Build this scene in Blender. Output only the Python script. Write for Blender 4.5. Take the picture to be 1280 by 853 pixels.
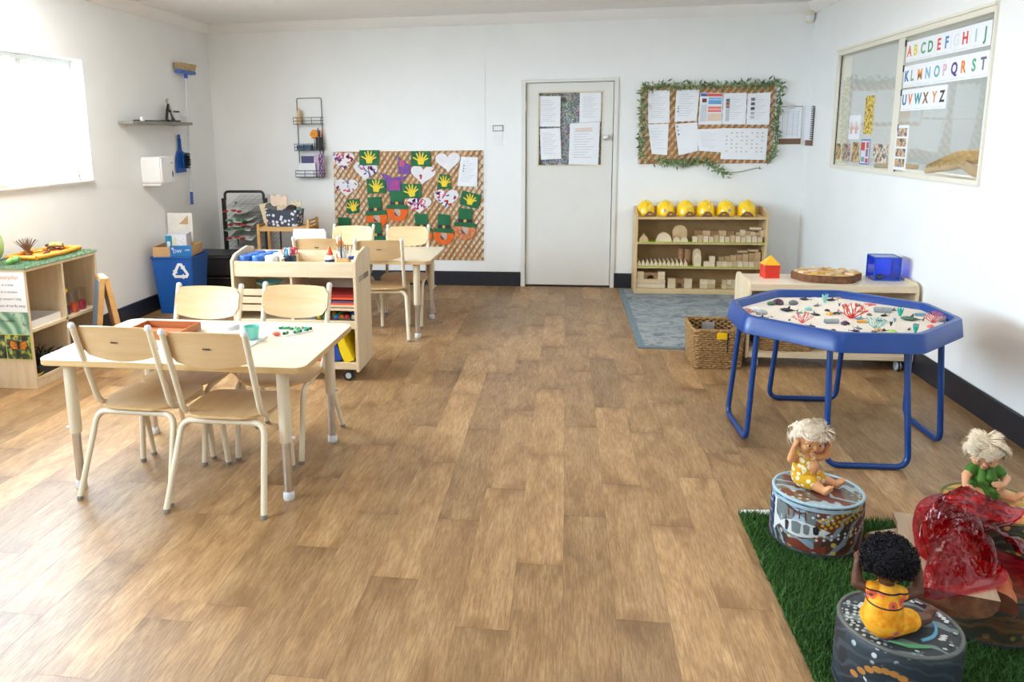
import bpy, bmesh, math, random
import numpy as np
from mathutils import Vector, Matrix, Euler, noise

for _o in list(bpy.data.objects):
    bpy.data.objects.remove(_o)
SC = bpy.context.scene
COL = SC.collection
PI = math.pi
RNG = random.Random(7)

# ------------------------------------------------------------------ camera
cam_d = bpy.data.cameras.new('camera')
cam = bpy.data.objects.new('camera', cam_d)
COL.objects.link(cam)
cam_d.sensor_width = 36.0
cam_d.lens = 963.9137 * 36.0 / 1280.0
cam_d.shift_x = (640.0 - 561.126) / 1280.0
cam_d.shift_y = (347.389 - 426.5) / 1280.0
cam_d.clip_start = 0.05
_right = Vector((0.98882, 0.14854, -0.0131))
_down = Vector((0.01425, -0.18153, -0.98328))
_fwd = Vector((-0.14843, 0.9721, -0.18161))
_m = Matrix((( _right.x, -_down.x, -_fwd.x, 0), (_right.y, -_down.y, -_fwd.y, 0), (_right.z, -_down.z, -_fwd.z, 0), (0, 0, 0, 1)))
cam.rotation_mode = 'QUATERNION'
cam.rotation_quaternion = _m.to_quaternion()
cam.location = (0, 0, 1.5)
SC.camera = cam

# ------------------------------------------------------------------ view, sky, lamps
SC.view_settings.view_transform = 'Standard'
SC.view_settings.look = 'None'
SC.view_settings.gamma = 1.0
SC.view_settings.use_curve_mapping = False
SC.view_settings.exposure = 0.40
SC.cycles.max_bounces = 8
SC.cycles.diffuse_bounces = 5
SC.cycles.transparent_max_bounces = 12
SC.cycles.sample_clamp_indirect = 6.0
SC.cycles.caustics_reflective = False
SC.cycles.caustics_refractive = False
SC.cycles.use_denoising = True

SKY_STRENGTH = 28.0
LAMP_WATTS = 12.0
world = bpy.data.worlds.new('overcast_sky')
SC.world = world
world.use_nodes = True
_bg = world.node_tree.nodes['Background']
_bg.inputs['Color'].default_value = (0.67, 0.83, 1.0, 1)
_bg.inputs['Strength'].default_value = SKY_STRENGTH


def area_lamp(name, loc, rot, sx, sy, watts, col, portal=False):
    d = bpy.data.lights.new(name, 'AREA')
    d.shape = 'RECTANGLE'
    d.size = sx
    d.size_y = sy
    d.energy = watts
    d.color = col
    if portal:
        d.cycles.is_portal = True
    o = bpy.data.objects.new(name, d)
    o.location = loc
    o.rotation_euler = rot
    COL.objects.link(o)
    return o


# ceiling lamps out of view; left row added to whiten the left wall
for _x in (-3.0, 0.75):
    for _y in ((-0.6, 1.6, 3.9) if _x < 0 else (0.3, 2.4, 4.6)):
        area_lamp('unseen_lamp', (_x, _y, 2.60), (0, 0, 0), 0.6, 1.2, LAMP_WATTS * ((0.6 if _y < 0 else 1.3 if _y < 3 else 4.2) if _x < 0 else 0.75), (1.0, 0.965, 0.92))
# unseen lamp added to brighten the next room behind the internal window
area_lamp('unseen_lamp', (3.3, 5.6, 2.55), (0, 0, 0), 0.6, 1.2, 30.0, (0.93, 0.97, 1.0))
# daylight enters through the windows in the left wall
area_lamp('window_portal', (-3.80, 4.40, 1.64), (0, -PI / 2, 0), 0.9, 2.3, 1.0, (1, 1, 1), True)
area_lamp('window_portal', (-3.80, 0.90, 1.64), (0, -PI / 2, 0), 0.9, 2.3, 1.0, (1, 1, 1), True)

# ------------------------------------------------------------------ materials
MATS = {}


def newmat(name):
    m = bpy.data.materials.new(name)
    m.use_nodes = True
    MATS[name] = m
    nt = m.node_tree
    return m, nt, nt.nodes, nt.links, nt.nodes['Principled BSDF']


def setin(b, **kw):
    names = dict(rough='Roughness', metal='Metallic', spec='Specular IOR Level', trans='Transmission Weight',
                 coat='Coat Weight', coatr='Coat Roughness', sheen='Sheen Weight', alpha='Alpha', ior='IOR', sss='Subsurface Weight')
    for k, v in kw.items():
        b.inputs[names[k]].default_value = v


def c4(c):
    return (c[0], c[1], c[2], 1.0)


def hexc(h):
    h = h.lstrip('#')
    o = []
    for i in (0, 2, 4):
        v = int(h[i:i + 2], 16) / 255.0
        o.append(v / 12.92 if v <= 0.04045 else ((v + 0.055) / 1.055) ** 2.4)
    return tuple(o)


def node(nt, t, **kw):
    n = nt.nodes.new(t)
    for k, v in kw.items():
        setattr(n, k, v)
    return n


def mix_col(nt, fac, a, b, mode='MIX'):
    n = nt.nodes.new('ShaderNodeMix')
    n.data_type = 'RGBA'
    n.blend_type = mode
    for sock, v in ((n.inputs[0], fac), (n.inputs[6], a), (n.inputs[7], b)):
        if hasattr(v, 'is_linked') or hasattr(v, 'links'):
            nt.links.new(v, sock)
        elif isinstance(v, (int, float)):
            sock.default_value = v
        else:
            sock.default_value = c4(v)
    return n.outputs[2]


def ramp(nt, src, stops, interp='LINEAR'):
    r = nt.nodes.new('ShaderNodeValToRGB')
    r.color_ramp.interpolation = interp
    el = r.color_ramp.elements
    while len(el) > len(stops):
        el.remove(el[-1])
    while len(el) < len(stops):
        el.new(0.5)
    for e, (p, c) in zip(el, stops):
        e.position = p
        e.color = c4(c) if not isinstance(c, (int, float)) else (c, c, c, 1)
    nt.links.new(src, r.inputs[0])
    return r.outputs[0]


def bump(nt, b, src, dist, strength=1.0):
    n = nt.nodes.new('ShaderNodeBump')
    n.inputs['Distance'].default_value = dist
    n.inputs['Strength'].default_value = strength
    nt.links.new(src, n.inputs['Height'])
    nt.links.new(n.outputs[0], b.inputs['Normal'])


def coords(nt, scale=(1, 1, 1), rand=0.0, rot=(0, 0, 0)):
    tc = nt.nodes.new('ShaderNodeTexCoord')
    mp = nt.nodes.new('ShaderNodeMapping')
    mp.inputs['Scale'].default_value = scale
    mp.inputs['Rotation'].default_value = rot
    nt.links.new(tc.outputs['Object'], mp.inputs['Vector'])
    if rand:
        oi = nt.nodes.new('ShaderNodeObjectInfo')
        mu = nt.nodes.new('ShaderNodeMath')
        mu.operation = 'MULTIPLY'
        mu.inputs[1].default_value = rand
        nt.links.new(oi.outputs['Random'], mu.inputs[0])
        nt.links.new(mu.outputs[0], mp.inputs['Location'])
    return mp.outputs[0]


def noise_tex(nt, vec, scale, detail=4, rough=0.55, dist=0.0):
    n = nt.nodes.new('ShaderNodeTexNoise')
    n.inputs['Scale'].default_value = scale
    n.inputs['Detail'].default_value = detail
    n.inputs['Roughness'].default_value = rough
    n.inputs['Distortion'].default_value = dist
    nt.links.new(vec, n.inputs['Vector'])
    return n.outputs['Fac']


def plain(name, col, rough=0.5, var=0.04, nscale=12.0, bumpd=0.0, **kw):
    """one colour with faint mottling"""
    if name in MATS:
        return MATS[name]
    m, nt, N, L, b = newmat(name)
    v = coords(nt)
    f = noise_tex(nt, v, nscale)
    dark = tuple(max(0, x * (1 - var * 2)) for x in col)
    lite = tuple(min(1, x * (1 + var)) for x in col)
    L.new(ramp(nt, f, [(0.3, dark), (0.7, lite)]), b.inputs['Base Color'])
    setin(b, rough=rough, **kw)
    if bumpd:
        bump(nt, b, f, bumpd)
    return m


def wood(name, c1, c2, axis='X', rough=0.45, grain=1.0, fine=1.0, rand=10.0, bumpd=0.0003, spec=0.4):
    if name in MATS:
        return MATS[name]
    m, nt, N, L, b = newmat(name)
    s = {'X': (1.2, 14, 14), 'Y': (14, 1.2, 14), 'Z': (14, 14, 1.2)}[axis]
    v = coords(nt, tuple(q * grain for q in s), rand)
    f = noise_tex(nt, v, 1.6, 5, 0.6, 0.4)
    v2 = coords(nt, tuple(q * grain * 7 for q in s), rand)
    g = noise_tex(nt, v2, 1.0, 3, 0.6)
    a = ramp(nt, f, [(0.3, c1), (0.7, c2)])
    dk = mix_col(nt, ramp(nt, g, [(0.35, 0.14 * fine), (0.6, 0.0)]), a, tuple(x * 0.55 for x in c1))
    L.new(dk, b.inputs['Base Color'])
    setin(b, rough=rough, spec=spec)
    bump(nt, b, g, bumpd)
    return m


def metal(name, col, rough=0.3):
    if name in MATS:
        return MATS[name]
    m, nt, N, L, b = newmat(name)
    v = coords(nt)
    f = noise_tex(nt, v, 30)
    L.new(ramp(nt, f, [(0.3, tuple(x * .9 for x in col)), (0.7, col)]), b.inputs['Base Color'])
    setin(b, rough=rough, metal=1.0)
    return m


def clear(name, tint=(1, 1, 1), gloss=0.08, rough=0.02):
    """thin clear sheet: tinted see-through with a glossy skin"""
    if name in MATS:
        return MATS[name]
    m, nt, N, L, b = newmat(name)
    N.remove(b)
    tr = node(nt, 'ShaderNodeBsdfTransparent')
    tr.inputs[0].default_value = c4(tint)
    gl = node(nt, 'ShaderNodeBsdfGlossy')
    gl.inputs['Roughness'].default_value = rough
    fr = node(nt, 'ShaderNodeLayerWeight')
    fr.inputs[0].default_value = 0.5
    pw_ = node(nt, 'ShaderNodeMath', operation='POWER')
    pw_.inputs[1].default_value = 4.0
    L.new(fr.outputs['Facing'], pw_.inputs[0])
    ad = node(nt, 'ShaderNodeMath', operation='MULTIPLY_ADD')
    ad.inputs[1].default_value = 0.85
    ad.inputs[2].default_value = gloss + 0.02
    ad.use_clamp = True
    L.new(pw_.outputs[0], ad.inputs[0])
    mx = node(nt, 'ShaderNodeMixShader')
    L.new(ad.outputs[0], mx.inputs[0])
    L.new(tr.outputs[0], mx.inputs[1])
    L.new(gl.outputs[0], mx.inputs[2])
    L.new(mx.outputs[0], N['Material Output'].inputs[0])
    return m


BIRCH = wood('birch_ply', hexc('#dcc7a4'), hexc('#ead9bb'), 'X')
BIRCHZ = wood('birch_ply_upright', hexc('#dcc7a4'), hexc('#ead9bb'), 'Z')
BEECH = wood('beech_lacquer', hexc('#d0ac7c'), hexc('#ddbf94'), 'X', rough=0.3, fine=0.5)
SEATM = wood('seat_lacquer', hexc('#cda873'), hexc('#d9b886'), 'Y', rough=0.28, fine=0.7)
PINE = wood('shelf_pine', hexc('#d2b281'), hexc('#dfc496'), 'X')
PINEZ = wood('shelf_pine_upright', hexc('#d2b281'), hexc('#dfc496'), 'Z')
BAMBOO = wood('bamboo_wood', hexc('#c99a5c'), hexc('#d8ae74'), 'X')
EDGE = wood('edge_ply', hexc('#c9a36c'), hexc('#d8b985'), 'X', rough=0.5)
TABLETOP = plain('table_laminate', hexc('#e4d8c0'), 0.32, 0.015, 6)
CREAM = plain('cream_paint', hexc('#e1d6bd'), 0.35, 0.01, 6)
CHROME = metal('brushed_steel', (0.72, 0.71, 0.70), 0.28)
PALEPLASTIC = plain('pale_plastic', hexc('#dfe3ea'), 0.35, 0.01)
GREYRUB = plain('grey_rubber', hexc('#8c8880'), 0.6)
WALLM = plain('wall_paint', hexc('#f1f2f1'), 0.75, 0.012, 3.0)
CEILM = plain('ceiling_paint', hexc('#f5f2ef'), 0.8, 0.01, 3.0)
DOORM = plain('door_paint', hexc('#e3e2dc'), 0.42, 0.01, 5.0)
NAVY = plain('navy_skirting', hexc('#23262f'), 0.38, 0.1, 14.0)
BLUEP = plain('blue_plastic', hexc('#063c86'), 0.32, 0.03, 20.0)
BLUEM = plain('blue_enamel', hexc('#083a7c'), 0.3, 0.02)
BINBLUE = plain('bin_blue', hexc('#0f55a8'), 0.45, 0.03)
BLACKM = plain('black_metal', hexc('#1e1d1d'), 0.4, 0.05)
BLACKP = plain('black_plastic', hexc('#26272b'), 0.5, 0.05)
WHITEP = plain('white_plastic', hexc('#eeeeee'), 0.35, 0.01)
PAPER = plain('white_paper', hexc('#eef0f4'), 0.7, 0.01)
YELP = plain('yellow_plastic', hexc('#f2c21a'), 0.3, 0.02)
CARD = plain('cardboard', hexc('#c8a274'), 0.8, 0.04)
GLASS = clear('window_glass', (0.97, 0.985, 0.98), 0.02)


def col_mat(h, rough=0.5, **kw):
    return plain('colour_' + h.lstrip('#').lower() + ('' if rough == 0.5 else '_%02d' % int(rough * 100)), hexc(h), rough, 0.03, 30, **kw)


# ------------------------------------------------------------------ mesh builder
class MB:
    def __init__(s):
        s.v = []
        s.f = []
        s.T = Matrix.Identity(4)

    def add(s, vs, fs):
        o = len(s.v)
        T = s.T
        s.v += [tuple(T @ Vector(v)) for v in vs]
        s.f += [tuple(o + i for i in f) for f in fs]
        return s

    def box(s, x0, y0, z0, x1, y1, z1):
        return s.add([(x0, y0, z0), (x1, y0, z0), (x1, y1, z0), (x0, y1, z0), (x0, y0, z1), (x1, y0, z1), (x1, y1, z1), (x0, y1, z1)],
                     [(3, 2, 1, 0), (4, 5, 6, 7), (0, 1, 5, 4), (1, 2, 6, 5), (2, 3, 7, 6), (3, 0, 4, 7)])

    def cbox(s, c, d):
        return s.box(c[0] - d[0] / 2, c[1] - d[1] / 2, c[2] - d[2] / 2, c[0] + d[0] / 2, c[1] + d[1] / 2, c[2] + d[2] / 2)

    def tube(s, pts, r, n=10, closed=False, caps=True):
        pts = [Vector(p) for p in pts]
        k = len(pts)
        rr = r if isinstance(r, (list, tuple)) else [r] * k
        tang = []
        for i in range(k):
            if closed:
                t = pts[(i + 1) % k] - pts[i - 1]
            else:
                t = pts[min(i + 1, k - 1)] - pts[max(i - 1, 0)]
            tang.append(t.normalized() if t.length > 1e-9 else Vector((0, 0, 1)))
        a = Vector((0, 0, 1)) if abs(tang[0].z) < 0.9 else Vector((1, 0, 0))
        u = tang[0].cross(a).normalized()
        vs, fs = [], []
        for i in range(k):
            u = (u - tang[i] * u.dot(tang[i]))
            if u.length < 1e-6:
                u = tang[i].orthogonal()
            u.normalize()
            w = tang[i].cross(u)
            for j in range(n):
                an = 2 * PI * j / n
                vs.append(pts[i] + (u * math.cos(an) + w * math.sin(an)) * rr[i])
        m = k if closed else k - 1
        for i in range(m):
            for j in range(n):
                a0 = i * n + j
                a1 = i * n + (j + 1) % n
                b0 = ((i + 1) % k) * n + j
                b1 = ((i + 1) % k) * n + (j + 1) % n
                fs.append((a0, a1, b1, b0))
        if caps and not closed:
            fs.append(tuple(range(n - 1, -1, -1)))
            fs.append(tuple(range((k - 1) * n, k * n)))
        return s.add(vs, fs)

    def cyl(s, p0, p1, r, n=16, r1=None):
        return s.tube([p0, p1], [r, r if r1 is None else r1], n)

    def lathe(s, prof, n=24, c=(0, 0, 0), sx=1.0, sy=1.0):
        vs, fs = [], []
        k = len(prof)
        for (r, z) in prof:
            for j in range(n):
                a = 2 * PI * j / n
                vs.append((c[0] + sx * r * math.cos(a), c[1] + sy * r * math.sin(a), c[2] + z))
        for i in range(k - 1):
            for j in range(n):
                fs.append((i * n + j, i * n + (j + 1) % n, (i + 1) * n + (j + 1) % n, (i + 1) * n + j))
        if prof[0][0] > 1e-6:
            fs.append(tuple(range(n - 1, -1, -1)))
        if prof[-1][0] > 1e-6:
            fs.append(tuple(range((k - 1) * n, k * n)))
        return s.add(vs, fs)

    def prism(s, poly, z0, z1):
        k = len(poly)
        vs = [(x, y, z0) for x, y in poly] + [(x, y, z1) for x, y in poly]
        fs = [tuple(range(k - 1, -1, -1)), tuple(range(k, 2 * k))]
        fs += [(i, (i + 1) % k, k + (i + 1) % k, k + i) for i in range(k)]
        return s.add(vs, fs)

    def ball(s, c, r, n=12, m=8, sc=(1, 1, 1)):
        prof = [(r * math.sin(PI * i / m), -r * math.cos(PI * i / m)) for i in range(m + 1)]
        vs, fs = [], []
        for (q, z) in prof:
            for j in range(n):
                a = 2 * PI * j / n
                vs.append((c[0] + sc[0] * q * math.cos(a), c[1] + sc[1] * q * math.sin(a), c[2] + sc[2] * z))
        for i in range(m):
            for j in range(n):
                fs.append((i * n + j, i * n + (j + 1) % n, (i + 1) * n + (j + 1) % n, (i + 1) * n + j))
        return s.add(vs, fs)


def rrect(x0, y0, x1, y1, r, n=5):
    p = []
    for cx, cy, a0 in ((x1 - r, y1 - r, 0), (x0 + r, y1 - r, 90), (x0 + r, y0 + r, 180), (x1 - r, y0 + r, 270)):
        for i in range(n + 1):
            a = math.radians(a0 + 90 * i / n)
            p.append((cx + r * math.cos(a), cy + r * math.sin(a)))
    return p


def fillet(pts, r, n=6):
    pts = [Vector(p) for p in pts]
    out = [pts[0]]
    for i in range(1, len(pts) - 1):
        p, a, b = pts[i], pts[i - 1], pts[i + 1]
        u = (a - p)
        w = (b - p)
        rr = min(r, u.length * 0.49, w.length * 0.49)
        q0 = p + u.normalized() * rr
        q1 = p + w.normalized() * rr
        for k in range(n + 1):
            t = k / n
            out.append(q0 * (1 - t) ** 2 + p * 2 * t * (1 - t) + q1 * t * t)
    out.append(pts[-1])
    return out


def rot_to(axis):
    """matrix that sends local XY drawing to a wall: 'Y-' = faces -Y (back wall), 'X+' = faces +X (left wall), 'X-' = faces -X (right wall)"""
    if axis == 'Y-':
        return Matrix(((1, 0, 0, 0), (0, 0, -1, 0), (0, 1, 0, 0), (0, 0, 0, 1)))
    if axis == 'X+':
        return Matrix(((0, 0, 1, 0), (1, 0, 0, 0), (0, 1, 0, 0), (0, 0, 0, 1)))
    if axis == 'X-':
        return Matrix(((0, 0, -1, 0), (-1, 0, 0, 0), (0, 1, 0, 0), (0, 0, 0, 1)))


def mesh_from(name, mb, mat, bev=0.0, smooth=35, seg=2):
    me = bpy.data.meshes.new(name)
    me.from_pydata(mb.v, [], mb.f)
    if bev:
        bm = bmesh.new()
        bm.from_mesh(me)
        bmesh.ops.remove_doubles(bm, verts=bm.verts, dist=1e-6)
        ed = [e for e in bm.edges if len(e.link_faces) == 2 and e.calc_face_angle(0) > math.radians(40)]
        bmesh.ops.bevel(bm, geom=ed, offset=bev, segments=seg, affect='EDGES', clamp_overlap=True)
        bm.to_mesh(me)
        bm.free()
    if smooth:
        me.polygons.foreach_set('use_smooth', [True] * len(me.polygons))
        me.set_sharp_from_angle(angle=math.radians(smooth))
    if mat is not None:
        me.materials.append(mat)
    me.update()
    return me


def link(name, me, parent=None, loc=(0, 0, 0), rot=(0, 0, 0)):
    o = bpy.data.objects.new(name, me)
    o.location = loc
    o.rotation_euler = rot
    COL.objects.link(o)
    if parent is not None:
        o.parent = parent
    return o


def tag(o, label, cat, group=None):
    o['label'] = label
    o['category'] = cat
    if group:
        o['group'] = group
    return o


def thing(name, label, cat, loc=(0, 0, 0), rz=0.0, group=None, rot=None):
    o = bpy.data.objects.new(name, None)
    o.empty_display_size = 0.05
    o.location = loc
    o.rotation_euler = rot if rot is not None else (0, 0, rz)
    COL.objects.link(o)
    return tag(o, label, cat, group)


def part(parent, name, mb, mat, bev=0.0, smooth=35, label=None, kind=None, loc=(0, 0, 0), rot=(0, 0, 0)):
    o = link(name, mesh_from(name, mb, mat, bev, smooth), parent, loc, rot)
    if label:
        o['label'] = label
    if kind:
        o['kind'] = kind
    return o


def solo(name, label, cat, mb, mat, loc=(0, 0, 0), rz=0.0, group=None, bev=0.0, smooth=35, rot=None, kind=None):
    o = link(name, mesh_from(name, mb, mat, bev, smooth), None, loc, rot if rot is not None else (0, 0, rz))
    if kind:
        o['kind'] = kind
    return tag(o, label, cat, group)


def struct(name, mb, mat, bev=0.0, parent=None, smooth=35):
    o = link(name, mesh_from(name, mb, mat, bev, smooth), parent)
    if parent is None:
        o['kind'] = 'structure'
    return o


def dup(root, loc, rz, label=None, group=None):
    """copy a thing with copies of its parts and sub-parts (mesh data shared)"""
    r = root.copy()
    COL.objects.link(r)
    r.location = loc
    r.rotation_euler = (0, 0, rz)
    if label:
        r['label'] = label
    if group:
        r['group'] = group
    for ch in list(root.children):
        c = ch.copy()
        COL.objects.link(c)
        c.parent = r
        for g in list(ch.children):
            d = g.copy()
            COL.objects.link(d)
            d.parent = c
    return r


def text(parent, name, body, size, mat, loc, rot, align='CENTER', ext=0.0004, label=None):
    cu = bpy.data.curves.new(name, 'FONT')
    cu.body = body
    cu.size = size
    cu.align_x = align
    cu.align_y = 'CENTER'
    cu.extrude = ext
    cu.offset = 0.03 * size if name == 'letter' else -0.008 * size
    cu.resolution_u = 3
    cu.materials.append(mat)
    o = link(name, cu, parent, loc, rot)
    if label:
        o['label'] = label
    return o


ORD = ['first', 'second', 'third', 'fourth', 'fifth', 'sixth', 'seventh', 'eighth', 'ninth', 'tenth', 'eleventh', 'twelfth',
       'thirteenth', 'fourteenth', 'fifteenth', 'sixteenth', 'seventeenth', 'eighteenth', 'nineteenth', 'twentieth']

# room dimensions
XL, XR, YB, YF, ZC = -3.60, 2.18, 7.633, -2.2, 2.62
# ------------------------------------------------------------------ floor of printed planks
def plank_material():
    m, nt, N, L, b = newmat('oak_vinyl')
    oi = node(nt, 'ShaderNodeObjectInfo')
    v = coords(nt, (7, 2.0, 7), 37.0)
    f = noise_tex(nt, v, 1.6, 6, 0.62, 0.6)
    v2 = coords(nt, (170, 13, 170), 37.0)
    g = noise_tex(nt, v2, 1.0, 4, 0.7)
    v3 = coords(nt, (22, 6, 22), 53.0)
    h = noise_tex(nt, v3, 1.0, 4, 0.65, 0.4)
    a = ramp(nt, f, [(0.30, hexc('#93714b')), (0.50, hexc('#b08c61')), (0.72, hexc('#c19f74'))])
    a = mix_col(nt, ramp(nt, g, [(0.40, 0.50), (0.60, 0.0)]), a, hexc('#6f4f35'))
    a = mix_col(nt, ramp(nt, h, [(0.30, 0.42), (0.47, 0.0)]), a, hexc('#7f5d3b'))
    # printed dark ends of the boards
    tc2 = node(nt, 'ShaderNodeTexCoord')
    sx = node(nt, 'ShaderNodeSeparateXYZ')
    L.new(tc2.outputs['Object'], sx.inputs[0])
    ay = node(nt, 'ShaderNodeMath', operation='ABSOLUTE')
    L.new(sx.outputs['Y'], ay.inputs[0])
    en = node(nt, 'ShaderNodeMath', operation='MULTIPLY_ADD')
    L.new(f, en.inputs[0])
    en.inputs[1].default_value = -0.45
    L.new(ay.outputs[0], en.inputs[2])
    a = mix_col(nt, ramp(nt, en.outputs[0], [(0.16, 0.0), (0.32, 0.80)]), a, hexc('#7d5b3a'))
    hs = node(nt, 'ShaderNodeHueSaturation')
    mr = node(nt, 'ShaderNodeMapRange')
    mr.inputs[3].default_value = 0.70
    mr.inputs[4].default_value = 1.12
    L.new(oi.outputs['Random'], mr.inputs[0])
    L.new(mr.outputs[0], hs.inputs['Value'])
    hs.inputs['Saturation'].default_value = 1.02
    L.new(a, hs.inputs['Color'])
    L.new(hs.outputs[0], b.inputs['Base Color'])
    L.new(ramp(nt, g, [(0.3, 0.46), (0.7, 0.36)]), b.inputs['Roughness'])
    setin(b, spec=0.5)
    bump(nt, b, g, 0.0006, 0.5)
    return m


OAK = plank_material()
JOINT = plain('plank_joint', hexc('#5a4029'), 0.7)
floor = struct('floor', MB().box(XL - 0.2, YF - 0.2, -0.12, XR + 0.3, YB + 0.15, -0.003), JOINT)
PW, PL, GAP = 0.165, 0.965, 0.0003
OFF = {-5: 2.816, -4: 2.374, -3: 2.804, -2: 2.134, -1: 2.52, 0: 2.894, 1: 2.235, 2: 2.857, 3: 2.341, 4: 2.625}
_full = None
_rest = MB()
for k in range(-23, 14):
    x0 = max(0.010 + PW * k, XL)
    x1 = min(0.010 + PW * (k + 1), XR)
    if x1 - x0 < 0.004:
        continue
    off = OFF.get(k, RNG.random() * PL)
    n = math.floor((YF - off) / PL)
    y = off + n * PL
    while y < YB:
        y0, y1 = max(y, YF), min(y + PL, YB)
        y += PL
        if y1 - y0 < 0.004:
            continue
        if y1 < 1.55:
            _rest.box(x0 + GAP, y0 + GAP, -0.003, x1 - GAP, y1 - GAP, 0.0)
            continue
        full = abs(x1 - x0 - PW) < 1e-6 and abs(y1 - y0 - PL) < 1e-6
        cx, cy = (x0 + x1) / 2, (y0 + y1) / 2
        if full and _full is not None:
            me = _full
        else:
            w, l = (x1 - x0) / 2 - GAP, (y1 - y0) / 2 - GAP
            me = mesh_from('plank', MB().box(-w, -l, -0.003, w, l, 0.0), OAK, 0.0002, 0, 1)
            if full:
                _full = me
        link('plank', me, floor, (cx, cy, 0))
_r = link('plank_rows', mesh_from('plank_rows', _rest, OAK, 0, 0), floor)
_r['kind'] = 'stuff'

# ------------------------------------------------------------------ walls and ceiling
struct('wall_back', MB().box(XL - 0.2, YB, 0, -0.435, YB + 0.12, ZC).box(0.47, YB, 0, XR + 1.6, YB + 0.12, ZC)
       .box(-0.435, YB, 2.012, 0.47, YB + 0.12, ZC), WALLM)
W1 = (3.30, 5.50, 1.19, 2.09)       # left window y0 y1 z0 z1
W0 = (-0.20, 2.00, 1.19, 2.09)      # second window on that wall, out of frame
wl = MB()
for y0, y1 in ((YF, W0[0]), (W0[1], W1[0]), (W1[1], YB)):
    wl.box(XL - 0.2, y0, 0, XL, y1, ZC)
for w in (W0, W1):
    wl.box(XL - 0.2, w[0], 0, XL, w[1], w[2]).box(XL - 0.2, w[0], w[3], XL, w[1], ZC)
struct('wall_left', wl, WALLM)
W2 = (4.50, 6.89, 1.195, 2.125)     # internal window in the right wall
struct('wall_right', MB().box(XR, YF, 0, XR + 0.11, W2[0], ZC).box(XR, W2[1], 0, XR + 0.11, YB, ZC)
       .box(XR, W2[0], 0, XR + 0.11, W2[1], W2[2]).box(XR, W2[0], W2[3], XR + 0.11, W2[1], ZC), WALLM)
struct('wall_front', MB().box(XL - 0.2, YF - 0.12, 0, XR + 1.6, YF, ZC), WALLM)
struct('ceiling', MB().box(XL - 0.2, YF - 0.12, ZC, XR + 1.7, YB + 0.12, ZC + 0.1), CEILM)
# neighbouring room seen through the internal window
NEXT = plain('next_room_paint', hexc('#cdd2cf'), 0.8, 0.03, 2.0)
struct('wall_next_room', MB().box(XR + 1.55, 3.6, 0, XR + 1.65, YB, ZC).box(XR + 0.11, 3.5, 0, XR + 1.65, 3.6, ZC), NEXT)
struct('floor_next_room', MB().box(XR + 0.11, 3.6, -0.1, XR + 1.55, YB, 0), JOINT)
# unseen backing added to stop light leaking round the door
struct('door_backing', MB().box(-0.6, YB + 0.12, 0, 0.6, YB + 0.2, 2.2), WALLM)
# outside
struct('ground', MB().box(-30, -12, -0.5, XL - 0.2, 20, -0.3), plain('pale_paving', hexc('#b9b7b0'), 0.9, 0.08, 0.6))

# cove cornice
cor = MB()
pr = [(0, 0), (0, -0.085), (0.012, -0.085), (0.05, -0.055), (0.075, -0.012), (0.085, -0.012), (0.085, 0)]


def run(prof, p0, p1, inward):
    """sweep a small profile along the wall; inward = unit vector into the room"""
    p0, p1, w = Vector(p0), Vector(p1), Vector(inward)
    vs = [p0 + w * a + Vector((0, 0, b)) for a, b in prof] + [p1 + w * a + Vector((0, 0, b)) for a, b in prof]
    k = len(prof)
    return vs, [(i, (i + 1) % k, k + (i + 1) % k, k + i) for i in range(k)] + [tuple(range(k)), tuple(range(2 * k - 1, k - 1, -1))]


struct('trim_1', MB().add(*run(pr, (XL, YB, ZC), (XR, YB, ZC), (0, -1, 0))), CEILM)
struct('trim_2', MB().add(*run(pr, (XL, YF, ZC), (XL, YB, ZC), (1, 0, 0))), CEILM)
struct('trim_3', MB().add(*run(pr, (XR, YF, ZC), (XR, YB, ZC), (-1, 0, 0))), CEILM)
struct('trim_4', MB().box(-0.815, YB - 0.004, 0.14, -0.785, YB, ZC - 0.085), WALLM, 0.001)
# unseen housings added around the ceiling lamps
for _i, (_x, _y) in enumerate([(-3.0, -0.6), (-3.0, 1.6), (-3.0, 3.9), (0.75, 0.3), (0.75, 2.4), (0.75, 4.6)]):
    struct('trim_%d' % (5 + _i), MB().box(_x - .33, _y - .63, 2.604, _x + .33, _y + .63, ZC - .001), CEILM, .003)
# skirting
bp = [(0, 0), (0, 0.14), (0.006, 0.145), (0.014, 0.138), (0.016, 0.0)]
struct('baseboard_back', MB().add(*run(bp, (XL, YB, 0), (-0.44, YB, 0), (0, -1, 0))).add(*run(bp, (0.475, YB, 0), (XR, YB, 0), (0, -1, 0))), NAVY)
struct('baseboard_left', MB().add(*run(bp, (XL, YF, 0), (XL, YB, 0), (1, 0, 0))), NAVY)
struct('baseboard_right', MB().add(*run(bp, (XR, YF, 0), (XR, YB, 0), (-1, 0, 0))), NAVY)

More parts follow.
